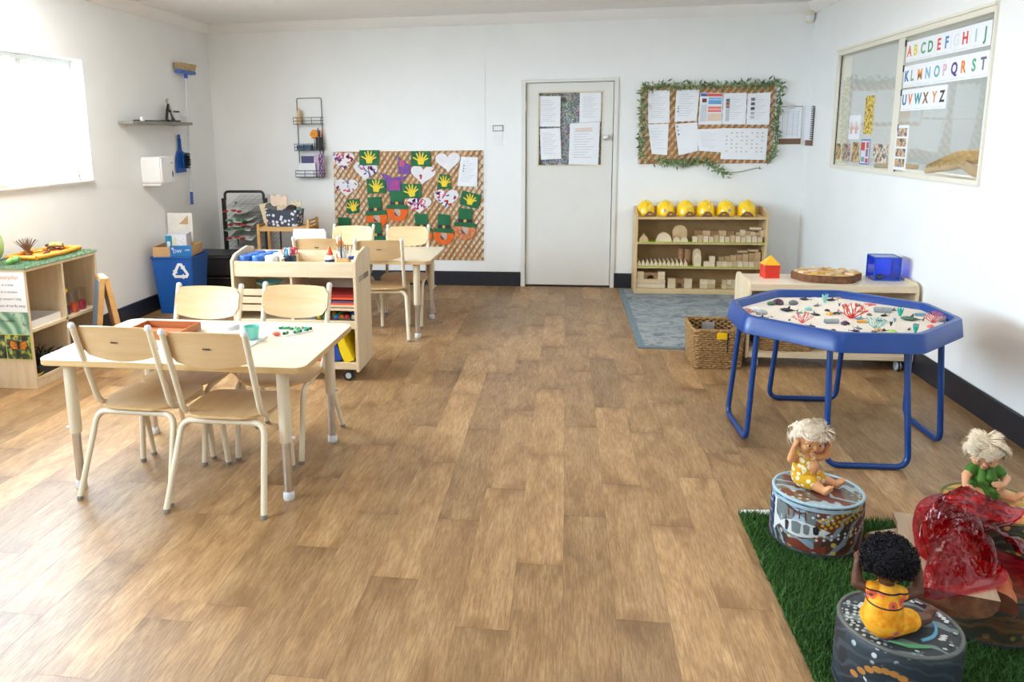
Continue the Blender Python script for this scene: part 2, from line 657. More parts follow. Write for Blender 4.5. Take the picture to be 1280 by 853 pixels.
# ------------------------------------------------------------------ door
dr = link('door_1', None)
dr['kind'] = 'structure'
part(dr, 'door_frame', MB().box(-0.435, YB - 0.018, 0, -0.394, YB + 0.10, 2.012).box(0.44, YB - 0.018, 0, 0.478, YB + 0.10, 2.012)
     .box(-0.394, YB - 0.018, 1.985, 0.44, YB + 0.10, 2.012), DOORM, 0.002)
gx0, gx1, gz0, gz1 = -0.278, 0.340, 1.192, 1.897
yd = YB + 0.012
part(dr, 'door_panel', MB().box(-0.388, yd, 0.018, gx0, yd + 0.038, 1.980).box(gx1, yd, 0.018, 0.434, yd + 0.038, 1.980)
     .box(gx0, yd, 0.018, gx1, yd + 0.038, gz0).box(gx0, yd, gz1, gx1, yd + 0.038, 1.980), DOORM)
part(dr, 'glass_bead', MB().box(gx0 - 0.004, yd - 0.004, gz0 - 0.004, gx0 + 0.01, yd + 0.01, gz1 + 0.004).box(gx1 - 0.01, yd - 0.004, gz0 - 0.004, gx1 + 0.004, yd + 0.01, gz1 + 0.004)
     .box(gx0 + 0.01, yd - 0.004, gz0 - 0.004, gx1 - 0.01, yd + 0.01, gz0 + 0.01).box(gx0 + 0.01, yd - 0.004, gz1 - 0.01, gx1 - 0.01, yd + 0.01, gz1 + 0.004), CREAM, 0.001)
part(dr, 'door_glass', MB().box(gx0, yd + 0.013, gz0, gx1, yd + 0.017, gz1), GLASS)
kn = MB()
kn.T = Matrix.Translation((0.372, yd, 1.46)) @ Matrix.Rotation(PI / 2, 4, 'X')
kn.lathe([(0.0, 0), (0.028, 0.0), (0.028, 0.004), (0.012, 0.008), (0.011, 0.03), (0.022, 0.038), (0.026, 0.05), (0.022, 0.062), (0.008, 0.066), (0, 0.066)], 20)
part(dr, 'door_knob', kn, CHROME)
part(dr, 'latch_plate', MB().box(0.434, yd - 0.002, 1.42, 0.441, yd + 0.01, 1.50), BLACKM)
for hz in (0.25, 1.72):
    part(dr, 'hinge', MB().cyl((-0.391, yd - 0.006, hz), (-0.391, yd - 0.006, hz + 0.09), 0.006, 8), CREAM)


def pin_material():
    """cluttered board of photographs seen through the door glass"""
    m, nt, N, L, b = newmat('photo_collage')
    vo = node(nt, 'ShaderNodeTexVoronoi')
    vo.distance = 'CHEBYCHEV'
    vo.inputs['Scale'].default_value = 22
    L.new(coords(nt), vo.inputs['Vector'])
    hs = node(nt, 'ShaderNodeHueSaturation')
    hs.inputs['Saturation'].default_value = 0.35
    hs.inputs['Value'].default_value = 0.75
    L.new(vo.outputs['Color'], hs.inputs['Color'])
    f = noise_tex(nt, coords(nt), 70, 3)
    L.new(mix_col(nt, ramp(nt, f, [(0.45, 0.75), (0.6, 0.0)]), hs.outputs[0], hexc('#3a342c')), b.inputs['Base Color'])
    setin(b, rough=0.6)
    return m


COLLAGE = pin_material()
part(dr, 'photo_board', MB().box(gx0 - 0.02, yd + 0.036, gz0 - 0.02, gx1 + 0.02, yd + 0.046, gz1 + 0.02), COLLAGE, label='board of small photographs behind the door glass')

# ------------------------------------------------------------------ windows
ALU = plain('cream_window_frame', hexc('#e8e3d3'), 0.4, 0.01)
WFRM = plain('white_window_frame', hexc('#eeeeea'), 0.4, 0.01)


def left_window(n, w):
    y0, y1, z0, z1 = w
    r = link('window_%d' % n, None)
    r['kind'] = 'structure'
    xo = XL - 0.13
    f = 0.04
    part(r, 'window_frame', MB().box(xo - 0.03, y0, z0, xo + 0.03, y0 + f, z1).box(xo - 0.03, y1 - f, z0, xo + 0.03, y1, z1)
         .box(xo - 0.03, y0 + f, z0, xo + 0.03, y1 - f, z0 + f).box(xo - 0.03, y0 + f, z1 - f, xo + 0.03, y1 - f, z1), WFRM, 0.002)
    ym = y0 + (y1 - y0) * 0.745
    part(r, 'mullion', MB().box(xo - 0.02, ym - 0.03, z0 + f, xo + 0.025, ym + 0.03, z1 - f), WFRM, 0.002)
    part(r, 'pane', MB().box(xo - 0.006, y0 + f, z0 + f, xo - 0.002, ym - 0.03, z1 - f), GLASS)
    part(r, 'pane', MB().box(xo + 0.004, ym + 0.03, z0 + f, xo + 0.008, y1 - f, z1 - f), GLASS)
    part(r, 'window_sill', MB().box(XL - 0.098, y0, z0 - 0.004, XL + 0.025, y1, z0 + 0.012), WFRM, 0.003)
    return r


left_window(1, W1)
left_window(3, W0)
w2 = link('window_2', None)
w2['kind'] = 'structure'
y0, y1, z0, z1 = W2
XW = XR - 0.012
fr = 0.045
part(w2, 'window_frame', MB().box(XW, y1 - fr, z0, XR + 0.09, y1, z1).box(XW, y0, z0, XR + 0.09, y0 + 0.02, z1)
     .box(XW, y0 + 0.02, z1 - 0.035, XR + 0.09, y1 - fr, z1).box(XW, y0 + 0.02, z0, XR + 0.09, y1 - fr, z0 + 0.028), ALU, 0.002)
part(w2, 'mullion', MB().box(XW + 0.004, 5.600, z0 + 0.028, XR + 0.06, 5.705, z1 - 0.035), ALU, 0.003)
part(w2, 'track', MB().box(XW - 0.012, y0, z1 - 0.002, XW + 0.02, y1, z1 + 0.016), ALU, 0.002)
part(w2, 'pane', MB().box(XR + 0.010, 5.705, z0 + 0.028, XR + 0.014, y1 - fr, z1 - 0.035), GLASS)
part(w2, 'pane', MB().box(XR - 0.006, y0 + 0.02, z0 + 0.028, XR - 0.003, 5.600, z1 - 0.035), GLASS)
part(w2, 'gasket', MB().box(XR + 0.006, y1 - fr - 0.008, z0 + 0.028, XR + 0.012, y1 - fr, z1 - 0.035), BLACKP)
for zz in (2.06, 1.90, 1.745, 1.52, 1.225):
    part(w2, 'gasket', MB().box(XR - 0.010, 5.585, zz - 0.03, XR - 0.0065, 5.6, zz + 0.012), BLACKP)
part(w2, 'window_sill', MB().box(XR + 0.026, y0, z0 - 0.02, XR + 0.34, y1, z0 + 0.012), ALU, 0.002)
# ------------------------------------------------------------------ chairs
INK = plain('dark_print', hexc('#2b2420'), 0.6)


def curved_plate(w, z0, z1, y0, lean, bow, th, nx=14, nz=8, bottom=0.0, top=0.0, rc=0.03):
    """chair back: leaning board that bows towards the rear, rounded outline with arched edges"""
    mb = MB()
    vs = []
    for side in (0, 1):
        for j in range(nz + 1):
            t = j / nz
            for i in range(nx + 1):
                s = i / nx * 2 - 1
                e = (1 - s * s)
                # outline: arch top and bottom, rounded corners
                zb = z0 - bottom * e
                zt = z1 + top * e
                c = max(0.0, abs(s) * w / 2 - (w / 2 - rc))
                cut = rc - math.sqrt(max(0.0, rc * rc - c * c))
                zz = (zb + cut) + (zt - zb - 2 * cut) * t
                yy = y0 + lean * (zz - z0) / (z1 - z0) - bow * e
                vs.append((s * w / 2, yy + (th if side else 0), zz))
    r = nx + 1
    n0 = r * (nz + 1)
    fs = []
    for j in range(nz):
        for i in range(nx):
            a = j * r + i
            fs.append((a, a + 1, a + r + 1, a + r))
            fs.append((n0 + a, n0 + a + r, n0 + a + r + 1, n0 + a + 1))
    ring = [i for i in range(nx)] + [j * r + nx for j in range(nz)] + [nz * r + i for i in range(nx, 0, -1)] + [j * r for j in range(nz, 0, -1)]
    for q in range(len(ring)):
        a, b = ring[q], ring[(q + 1) % len(ring)]
        fs.append((b, a, n0 + a, n0 + b))
    return mb.add(vs, fs)


def make_chair(label, group):
    t = thing('preschool_chair', label, 'chair', (0, 0, 0), 0, group)
    R = 0.0132
    for s in (-1, 1):
        pts = fillet([(s * .171, .008, .758), (s * .168, .135, .375), (s * .163, .430, .357), (s * .156, .478, .012)], 0.06, 6)
        part(t, 'side_tube', MB().tube(pts, R, 10), CREAM, 0, 60)
        part(t, 'tube_cap', MB().lathe([(R + .001, -.008), (R + .0015, .0), (R * .8, .010), (0, .014)], 10, (s * .171, .005, .760)), PALEPLASTIC, 0, 60)
        part(t, 'foot_glide', MB().cyl((s * .156, .479, 0), (s * .156, .478, .016), R + .001, 10), GREYRUB)
    pts = fillet([(-.2085, 0, .012), (-.178, .130, .352), (.178, .130, .352), (.2085, 0, .012)], 0.05, 6)
    part(t, 'rear_legs', MB().tube(pts, R, 10), CREAM, 0, 60)
    for s in (-1, 1):
        part(t, 'foot_glide', MB().cyl((s * .209, -.001, 0), (s * .2083, .001, .016), R + .001, 10), GREYRUB)
    # seat: dished plate
    mb = MB()
    n = 12
    ol = rrect(-.184, .095, .184, .462, .115, 8)
    cen = (0, .28)
    rings = 5
    vs = []
    for side in (0, 1):
        for k in range(rings + 1):
            q = k / rings
            for (x, y) in ol:
                xx, yy = cen[0] + (x - cen[0]) * q, cen[1] + (y - cen[1]) * q
                dz = -.010 * (1 - q * q) - max(0, (yy - .40)) ** 2 * 3.0
                vs.append((xx, yy, .386 + dz - (0 if side == 0 else .011)))
    m = len(ol)
    half = m * (rings + 1)
    fs = []
    for side in (0, 1):
        for k in range(rings):
            for j in range(m):
                a, b = side * half + k * m + j, side * half + k * m + (j + 1) % m
                f = (a, a + m, b + m, b)
                fs.append(f if side == 0 else f[::-1])
    for j in range(m):
        a, b = rings * m + j, rings * m + (j + 1) % m
        fs.append((a, half + a, half + b, b))
    mb.add(vs, fs)
    part(t, 'seat', mb, SEATM, 0, 50)
    bk = part(t, 'backrest', curved_plate(.346, .628, .752, .066, -.042, .016, .010, bottom=.030, top=.007, rc=.028), BEECH, 0, 45)
    # small printed mark and rivets on the back of the board
    mk = MB()
    yb = .062 - .018 - .016 - .0012
    mk.add([(-.018, yb - .000, .700), (-.004, yb - .001, .7115), (.013, yb - .001, .7135), (.018, yb - .001, .708), (.003, yb, .7055), (-.011, yb, .695)], [(5, 4, 3, 2, 1, 0)])
    for i in range(6):
        x = -.016 + i * .0056
        mk.box(x, yb - .001, .684, x + .0034, yb + .0008, .690)
    part(bk, 'maker_mark', mk, INK, 0, 0)
    rv = MB()
    for s in (-1, 1):
        for zz in (.665, .735):
            yy = .062 - .036 * (zz - .64) / .112 + .010
            rv.ball((s * .160, yy, zz), .005, 8, 4, (1, .5, 1))
    part(bk, 'rivets', rv, PALEPLASTIC)
    return t


G1 = 'chairs at the two wooden tables'
ch = make_chair('near-right wooden chair of the front table, its back to the viewer', G1)
ch.location = (-1.385, 2.717, 0)
ch.rotation_euler = (0, 0, 0.0)
dup(ch, (-1.812, 2.775, 0), -0.035, 'near-left wooden chair of the front table, closest to the butterfly poster')
dup(ch, (-1.795, 3.655, 0), PI - 0.02, 'far-left chair of the front table, its backrest below the recycling bin')
dup(ch, (-1.352, 3.720, 0), PI - 0.01, 'far-right chair of the front table, backrest before the art trolley')
dup(ch, (-1.837, 5.475, 0), 0.03, 'near-left chair of the back table, half hidden behind the trolley and papers')
dup(ch, (-1.340, 5.400, 0), 0.085, 'near-right chair of the back table, seat and legs seen past the trolley')
dup(ch, (-1.772, 6.320, 0), PI - 0.02, 'far-left chair of the back table, backrest just under the craft board')
dup(ch, (-1.300, 6.300, 0), PI + 0.06, 'far-right chair of the back table, in front of the orange-bearded paper faces')


# ------------------------------------------------------------------ tables
def make_table(label, loc):
    t = thing('preschool_table', label, 'table', loc, 0, 'wooden preschool tables')
    L, W = 1.172, .745
    part(t, 'tabletop', MB().prism(rrect(-L / 2, -W / 2, L / 2, W / 2, .05, 6), .5935, .595), TABLETOP, 0, 30)
    part(t, 'edge_band', MB().prism(rrect(-L / 2 - .001, -W / 2 - .001, L / 2 + .001, W / 2 + .001, .05, 6), .569, .5936), EDGE, 0.002, 30)
    for sx in (-1, 1):
        for sy in (-1, 1):
            x, y = sx * .476, sy * .312
            lg = part(t, 'leg', MB().lathe([(.0245, .255), (.026, .262), (.026, .570)], 18, (x, y, 0)), CREAM, 0, 40)
            part(lg, 'lower_tube', MB().lathe([(.0185, .02), (.0185, .262)], 18, (x, y, 0)), CHROME, 0, 40, label='steel adjustable lower leg tube')
            part(lg, 'leg_foot', MB().lathe([(.022, 0), (.024, .004), (.024, .030), (.021, .036)], 18, (x, y, 0)), PALEPLASTIC, 0, 40)
            part(lg, 'adjuster_knob', MB().cyl((x + sx * .02, y, .275), (x + sx * .04, y, .275), .007, 10), PALEPLASTIC, 0, 40)
    return t


tb = make_table('front wooden table with jar, teal cup and number board on it', (-1.612, 3.205, 0))
dup(tb, (-1.565, 5.856, 0), 0.0, 'back wooden table standing before the lattice craft board')

# things on the front table
TZ = .595
jar = thing('glass_jar', 'clear round jar with a pale grey lid beside the teal cup', 'jar', (-1.467, 3.155, TZ + .010))
part(jar, 'jar_body', MB().lathe([(0, 0), (.034, 0), (.036, .006), (.036, .052), (.031, .060)], 24), clear('clear_plastic', (.93, .95, .97), .05), 0, 50)
part(jar, 'lid', MB().lathe([(.037, .058), (.038, .060), (.038, .074), (.034, .078), (0, .078)], 24), plain('lid_grey', hexc('#c9cfd6'), 0.3), 0, 50)
part(jar, 'contents', MB().lathe([(0, .004), (.032, .004), (.032, .036), (0, .038)], 18), col_mat('#e7e4da'), 0, 50)
mb = MB()
mb.prism(rrect(-.085, -.11, .085, .11, .012, 4), 0, .008)
solo('white_board_tray', 'thin white square tray holding the jar and teal cup', 'tray', mb, WHITEP, (-1.440, 3.190, TZ), -0.03, bev=.002)
cup = thing('teal_cup', 'translucent teal plastic cup on the white tray', 'cup', (-1.400, 3.222, TZ + .010))
part(cup, 'cup_body', MB().lathe([(0, 0), (.027, 0), (.029, .004), (.036, .058), (.034, .058), (.027, .006), (0, .005)], 24), plain('teal_plastic', hexc('#79cfc2'), 0.25), 0, 50)
# number-seven counting board: white disc arm with green pompoms and a coral pompom
sv = thing('counting_board', 'white number board covered with green beads and a coral bead', 'craft board', (-1.265, 3.350, TZ))
seven = [(-.085, .085), (.07, .085), (.085, .07), (.085, .05), (.0, -.05), (-.02, -.052), (-.022, -.03), (.03, .05), (-.085, .05)]
part(sv, 'backing', MB().prism(seven, 0, .006), WHITEP, .001)
gm = [col_mat(c, 0.35) for c in ('#2f8f4e', '#1e6b3c', '#3aa39a', '#58b65a', '#214f3f')]
r2 = random.Random(3)
for i in range(30):
    if i < 15:
        x, y = -.075 + .15 * i / 14, .068 + r2.uniform(-.012, .012)
    else:
        q = (i - 15) / 14
        x, y = .062 - .075 * q + r2.uniform(-.014, .014), .05 - .085 * q + r2.uniform(-.01, .01)
    part(sv, 'bead', MB().ball((x, y, .0115), .0075, 8, 6), gm[i % 5], 0, 60)
part(sv, 'coral_bead', MB().ball((-.055, -.035, .010), .017, 12, 6, (1.25, .8, .55)), col_mat('#ea6a5c', 0.4), 0, 60, label='flat coral bead')
wt = thing('wooden_tray', 'reddish-brown wooden tray standing behind the near chair backs', 'tray', (-1.868, 3.29, TZ), -0.02)
TRAYW = wood('red_wood', hexc('#a75f33'), hexc('#bf7647'), 'X')
part(wt, 'tray_base', MB().box(-.14, -.10, 0, .14, .10, .008), TRAYW, .001)
for a in ((-.14, .092, .14, .10), (-.14, -.10, .14, -.092), (-.14, -.092, -.132, .092), (.132, -.092, .14, .092)):
    part(wt, 'tray_rim', MB().box(a[0], a[1], .008, a[2], a[3], .040), TRAYW, .0015)
solo('tape_roll', 'small clear tape roll at the end of the brown tray', 'tape', MB().lathe([(.012, 0), (.024, 0), (.024, .018), (.012, .018), (.012, 0)], 20), clear('tape_film', (.9, .92, .95), .1), (-1.700, 3.33, TZ))

# ------------------------------------------------------------------ art trolley
TX0, TX1, TY0, TY1 = -2.045, -1.255, 4.46, 4.80
tr = thing('art_trolley', 'birch art trolley on casters with paint tray top, behind the front table', 'trolley', (0, 0, 0))
for x0, x1 in ((TX0 - .006, TX0 + .014), (TX1 - .014, TX1 + .006)):
    mb = MB()
    mb.T = Matrix(((0, 0, 1, 0), (1, 0, 0, 0), (0, 1, 0, 0), (0, 0, 0, 1)))
    mb.prism([(TY0 - .004, .062), (TY1 - .03, .062), (TY1, .12), (TY1, .80), (TY1 - .10, .815), (TY0 + .05, .790), (TY0 - .004, .755)], x0, x1)
    part(tr, 'end_panel', mb, BIRCHZ, .003)
xi0, xi1 = TX0 + .014, TX1 - .014
part(tr, 'front_rail', MB().box(xi0, TY0, .655, xi1, TY0 + .016, .750), BIRCH, .003)
part(tr, 'rear_rail', MB().box(xi0, TY1 - .016, .655, xi1, TY1, .775), BIRCH, .003)
part(tr, 'tray_floor', MB().box(xi0, TY0 + .016, .660, xi1, TY1 - .016, .672), BIRCH)
part(tr, 'tray_divider', MB().box(-1.735, TY0 + .016, .672, -1.722, TY1 - .016, .765), BIRCH, .001)
part(tr, 'shelf', MB().box(-1.66, TY0 + .01, .448, xi1, TY1 - .016, .463), BIRCH, .001)
part(tr, 'shelf', MB().box(xi0, TY0 + .004, .335, xi1, TY1 - .016, .383), BIRCH, .002)
part(tr, 'bottom_board', MB().box(xi0, TY0 + .004, .075, xi1, TY1, .118), BIRCH, .002)
part(tr, 'back_panel', MB().box(xi0, TY1 - .016, .118, xi1, TY1 - .008, .655), BIRCH)
part(tr, 'upright_divider', MB().box(-1.675, TY0 + .012, .383, -1.660, TY1 - .016, .655), BIRCHZ, .001)
for zz in (.575, .525, .475):
    part(tr, 'drawer_front', MB().box(xi0 + .004, TY0 + .008, zz - .040, -1.679, TY0 + .02, zz), BIRCH, .002)
for x in (TX0 + .07, TX1 - .07):
    for y in (TY0 + .03, TY1 - .05):
        c = part(tr, 'caster', MB().cyl((x, y - .016, .033), (x, y + .016, .033), .033, 20), BLACKP, .003)
        part(c, 'wheel_hub', MB().cyl((x, y - .019, .033), (x, y + .019, .033), .019, 16), plain('caster_grey', hexc('#c3cbd4'), 0.4), .002)
        part(c, 'caster_fork', MB().box(x - .015, y - .012, .06, x + .03, y + .012, .080), BLACKM)
part(tr, 'name_tape', MB().box(TX1 + .006, TY0 + .05, .62, TX1 + .008, TY1 - .06, .655), clear('film', (.93, .93, .93), .1))

# paint pots with blue lids in the tray
PZ = .672
LIDB = plain('pot_lid_blue', hexc('#2d62b5'), 0.35, 0.02)
LIDW = plain('pot_lid_white', hexc('#e9e9e4'), 0.4, 0.03)
pots = [(-1.985, 4.545), (-1.900, 4.545), (-1.975, 4.635), (-1.890, 4.635), (-1.965, 4.725), (-1.880, 4.725), (-1.815, 4.545), (-1.760, 4.60), (-1.805, 4.655)]
ords = ['front-left blue-lidded paint pot in the trolley tray', 'front blue-lidded paint pot next to the white lids', 'blue-lidded paint pot, middle row at the left end',
        'blue-lidded paint pot in the middle row, second from left', 'back-left blue-lidded paint pot nearest the drying rack', 'back blue-lidded paint pot in front of the low stand',
        'front white-lidded paint pot beside the blue lids', 'white-lidded paint pot right beside the scissors holder', 'white-lidded pot behind the other two white lids']
for i, (x, y) in enumerate(pots):
    p = thing('paint_pot', ords[i], 'paint pot', (x, y, PZ), 0, 'paint pots in the trolley tray')
    part(p, 'pot_body', MB().lathe([(0, 0), (.034, 0), (.036, .004), (.036, .062), (.030, .070)], 20), clear('pot_clear', (.86, .88, .9), .06) if i > 5 else plain('pot_white', hexc('#e6e7ea'), 0.4), 0, 40)
    part(p, 'lid', MB().lathe([(.037, .066), (.040, .069), (.040, .098), (.036, .104), (0, .106)], 20), LIDB if i < 6 else LIDW, 0, 40)
hold = thing('scissors_holder', 'dark blue caddy full of coloured scissors on the trolley', 'caddy', (-1.700, 4.56, PZ))
part(hold, 'holder_cup', MB().lathe([(0, 0), (.036, 0), (.038, .004), (.040, .100), (.037, .100), (.034, .008), (0, .008)], 20), plain('navy_cup', hexc('#1f3a55'), 0.4), 0, 40)
sc_cols = ['#d8324f', '#e24a6a', '#2fa0d8', '#2c86c9', '#f08a3c', '#4fb3df', '#e0e4ea', '#b6324e']
names = ['crimson', 'pink', 'sky blue', 'mid blue', 'orange', 'pale blue', 'white', 'dark red']
for i, cc in enumerate(sc_cols):
    a = i * 2 * PI / 8 + .3
    x, y = -1.700 + .022 * math.cos(a), 4.56 + .022 * math.sin(a)
    s = thing('scissors', 'scissors with %s handles standing in the dark blue caddy' % names[i], 'scissors', (x, y, PZ + .012), a, 'scissors in the caddy')
    part(s, 'blades', MB().box(-.005, -.0015, 0, .005, .0015, .10), CHROME)
    lp = MB()
    for sx in (-1, 1):
        pts = [(sx * .013 + .012 * math.cos(q), 0, .118 + .019 * math.sin(q)) for q in [2 * PI * k / 14 for k in range(14)]]
        lp.tube(pts, .0042, 6, True)
    part(s, 'handles', lp, col_mat(cc, 0.35))
# bundle of white paper on the back table
pf = thing('paper_file', 'tall white paper bundle standing on the left of the back table', 'paper', (-1.965, 5.72, .595), 0.03)
for i in range(5):
    part(pf, 'sheet', MB().box(-.13, .010 * i, 0, .13 - .012 * (i % 3), .010 * i + .005, .180 + .008 * ((i * 3) % 4)), PAPER, 0, 0)
# glue bottle
gl = thing('glue_bottle', 'white glue bottle with an orange cone cap on the trolley', 'bottle', (-1.437, 4.545, PZ))
part(gl, 'bottle_body', MB().lathe([(0, 0), (.027, 0), (.030, .004), (.030, .095), (.022, .110), (.014, .114)], 20), WHITEP, 0, 40)
part(gl, 'cone_cap', MB().lathe([(.021, .112), (.021, .122), (.006, .160), (0, .166)], 16), col_mat('#f0582c', 0.35), 0, 40)
part(gl, 'label_band', MB().lathe([(.0305, .028), (.0305, .052)], 20), col_mat('#e8633c', 0.5), 0, 40)
part(gl, 'label_mark', MB().lathe([(.0306, .070), (.0306, .086)], 20), col_mat('#34466e', 0.5), 0, 40)
g2 = thing('glue_bottle', 'small red-capped bottle between the glue and the brushes', 'bottle', (-1.393, 4.600, PZ))
part(g2, 'bottle_body', MB().lathe([(0, 0), (.016, 0), (.018, .004), (.018, .075), (.012, .085)], 16), col_mat('#7a2b2c'), 0, 40)
part(g2, 'cap', MB().lathe([(.015, .084), (.019, .09), (.019, .112), (0, .118)], 16), col_mat('#e26a62'), 0, 40)
# brush box with brushes
bb = thing('brush_box', 'small wooden box holding white-handled paint brushes', 'box', (-1.350, 4.555, PZ))
for a in ((-.036, -.036, .036, -.030), (-.036, .030, .036, .036), (-.036, -.030, -.030, .030), (.030, -.030, .036, .030)):
    part(bb, 'box_side', MB().box(a[0], a[1], 0, a[2], a[3], .095), BAMBOO, .001)
part(bb, 'box_floor', MB().box(-.03, -.03, 0, .03, .03, .006), BAMBOO)
bl = ['leaning left', 'at the left rim', 'at the back', 'in the middle', 'leaning to the back', 'by the right rim', 'leaning right', 'in the right corner', 'at the front rim', 'at the front']
for i in range(10):
    a = i * 2.39996
    rr = .021 * math.sqrt((i + .5) / 10)
    x, y = rr * math.cos(a), rr * math.sin(a)
    h = .165 + .018 * ((i * 7) % 5) / 4
    tx, ty = x * 2.1, y * 1.4
    b_ = thing('paint_brush', 'white-handled paint brush in the small wooden box, %s' % bl[i], 'brush', (-1.350 + x, 4.555 + y, PZ + .007), 0, 'brushes in the wooden box')
    part(b_, 'handle', MB().tube([(0, 0, 0), (tx * .6, ty * .6, h * .7)], [.0035, .0055], 7), WHITEP, 0, 60)
    part(b_, 'ferrule', MB().tube([(tx * .6, ty * .6, h * .7), (tx * .72, ty * .72, h * .84)], [.0055, .005], 7), CHROME, 0, 60)
    part(b_, 'bristles', MB().tube([(tx * .72, ty * .72, h * .84), (tx * .85, ty * .85, h)], [.005, .001], 7), col_mat('#b08a55'), 0, 60)
tb_ = thing('paint_brush', 'tall thin black paint brush rising above all the others', 'brush', (-1.366, 4.548, PZ + .007), 0, 'brushes in the wooden box')
part(tb_, 'handle', MB().tube([(0, 0, 0), (.003, 0, .10), (.004, 0, .215)], [.003, .0045, .003], 7), BLACKP, 0, 60)
part(tb_, 'ferrule', MB().tube([(.004, 0, .215), (.0045, 0, .232)], [.004, .004], 7), CHROME, 0, 60)
part(tb_, 'bristles', MB().tube([(.0045, 0, .232), (.005, 0, .25)], [.004, .001], 7), col_mat('#d8d0c0'), 0, 60)
fl = thing('felt_flower', 'orange felt flower on a stick among the brushes', 'craft flower', (-1.372, 4.566, PZ + .007))
part(fl, 'stem', MB().cyl((0, 0, 0), (0, 0, .17), .002, 6), col_mat('#4b7a3a'))
pm = MB()
for k in range(5):
    a = 2 * PI * k / 5
    pm.ball((.012 * math.cos(a), 0, .178 + .012 * math.sin(a)), .009, 8, 6, (1, .4, 1))
part(fl, 'petals', pm, col_mat('#e8742c'))
mk_ = thing('marker_pen', 'blue marker with a black cap lying over the trolley corner', 'pen', (-1.312, 4.56, PZ + .088), 0.3)
part(mk_, 'barrel', MB().cyl((-.02, 0, 0), (.03, 0, .006), .011, 12), col_mat('#2a44a8'), .001)
part(mk_, 'cap', MB().cyl((.03, 0, .006), (.055, 0, .010), .009, 12), BLACKP, .001)
# inside the trolley
bwl = MB().lathe([(0, 0), (.05, 0), (.055, .004), (.085, .034), (.082, .034), (.05, .008), (0, .008)], 28)
solo('teal_bowl', 'shallow dark teal bowl under the trolley front rail', 'bowl', bwl, plain('teal_bowl', hexc('#6fa8a0'), 0.3), (-1.845, 4.56, .577))
solo('grey_bowl', 'grey-blue plastic bowl on the middle trolley shelf', 'bowl',
     MB().lathe([(0, 0), (.05, 0), (.054, .004), (.068, .056), (.072, .058), (.072, .064), (.065, .064), (.05, .008), (0, .008)], 28), plain('grey_blue_plastic', hexc('#93a4b4'), 0.4), (-1.565, 4.56, .384))
for i, (nm, hx, zz) in enumerate((('dark red', '#a3201f', .548), ('bright orange', '#ee5a22', .534), ('violet', '#55507c', .513), ('flame orange', '#e8531f', .500))):
    solo('paper_ream', '%s card stack on the right of the trolley, %s from the top' % (nm, ORD[i]), 'paper', MB().box(-.175, 0, 0, .175, .26, .012), col_mat(hx, 0.7), (-1.455, TY0 + .03, zz - .02), 0, 'coloured card in the trolley', rot=None)
sb = MB().box(-.18, 0, -.012, .18, .28, 0)
part(tr, 'card_shelf', MB().box(-1.66, TY0 + .012, .470, xi1, TY1 - .016, .4795), BIRCH)
td = thing('loose_parts_tray', 'clear shallow tray of colourful small toys low in the trolley', 'tray', (-1.40, 4.60, .384))
part(td, 'tray_body', MB().box(-.125, -.12, 0, .125, .12, .004).box(-.125, -.12, 0, .125, -.116, .022).box(-.125, .116, 0, .125, .12, .022), clear('tray_clear', (.92, .94, .95), .05))
r3 = random.Random(11)
cl = ['#e9c22e', '#d83a34', '#3476c8', '#3aa85a', '#eeeeee', '#e87d2c', '#8d2f36']
cn = ['yellow', 'red', 'blue', 'green', 'white', 'orange', 'maroon']
for i in range(21):
    x, y = -.11 + .22 * (i % 7) / 6 + r3.uniform(-.006, .006), -.09 + .085 * (i // 7) + r3.uniform(-.01, .01)
    c_i = (i * 3 + i // 7) % 7
    solo('toy_piece', '%s plastic toy piece in the clear trolley tray, %s of its row, %s row' % (cn[c_i], ORD[i % 7], ('front', 'middle', 'rear')[i // 7]), 'toy',
         MB().cbox((0, 0, .012), (.026, .024, .024)), col_mat(cl[c_i], 0.4), (-1.40 + x, 4.60 + y, .388), r3.random() * 3, 'toy pieces in the trolley tray', bev=.004)
solo('yellow_box', 'bright yellow box leaning in the bottom of the trolley', 'box', MB().box(-.032, 0, 0, .032, .22, .20), col_mat('#f0d51c', 0.45), (-1.315, 4.475, .121), bev=.003, rot=(0, -.42, 0))
solo('blue_box', 'dark blue box leaning beside the yellow one in the trolley', 'box', MB().box(-.045, 0, 0, .045, .22, .155), col_mat('#1c4a9e', 0.45), (-1.405, 4.475, .123), bev=.003, rot=(0, -.2, 0))
solo('orange_box', 'small orange box at the bottom of the trolley near the table leg', 'box', MB().box(-.06, 0, 0, .06, .2, .075), col_mat('#e0492c', 0.5), (-1.535, 4.475, .119), bev=.003)
# ------------------------------------------------------------------ low cabinet by the left wall
CX0, CX1, CY0, CY1, CH = -3.565, -3.19, 4.10, 4.82, .745
cb = thing('cube_shelf', 'birch four-cube shelf by the left wall with a green turf top', 'shelf', (0, 0, 0))
part(cb, 'end_panel', MB().box(CX0, CY0, 0, CX1, CY0 + .018, CH - .018), BIRCHZ, .0015)
part(cb, 'end_panel', MB().box(CX0, CY1 - .018, 0, CX1, CY1, CH - .018), BIRCHZ, .0015)
part(cb, 'top_board', MB().box(CX0, CY0, CH - .018, CX1, CY1, CH), BIRCH, .0015)
part(cb, 'bottom_board', MB().box(CX0, CY0 + .018, .05, CX1 - .002, CY1 - .018, .068), BIRCH, .001)
part(cb, 'plinth', MB().box(CX1 - .02, CY0 + .018, 0, CX1 - .004, CY1 - .018, .05), BIRCH, .001)
part(cb, 'shelf', MB().box(CX0 + .01, CY0 + .018, .352, CX1 - .002, CY1 - .018, .372), BIRCH, .001)
part(cb, 'upright_divider', MB().box(CX0 + .01, 4.448, .068, CX1 - .002, 4.466, CH - .018), BIRCHZ, .001)
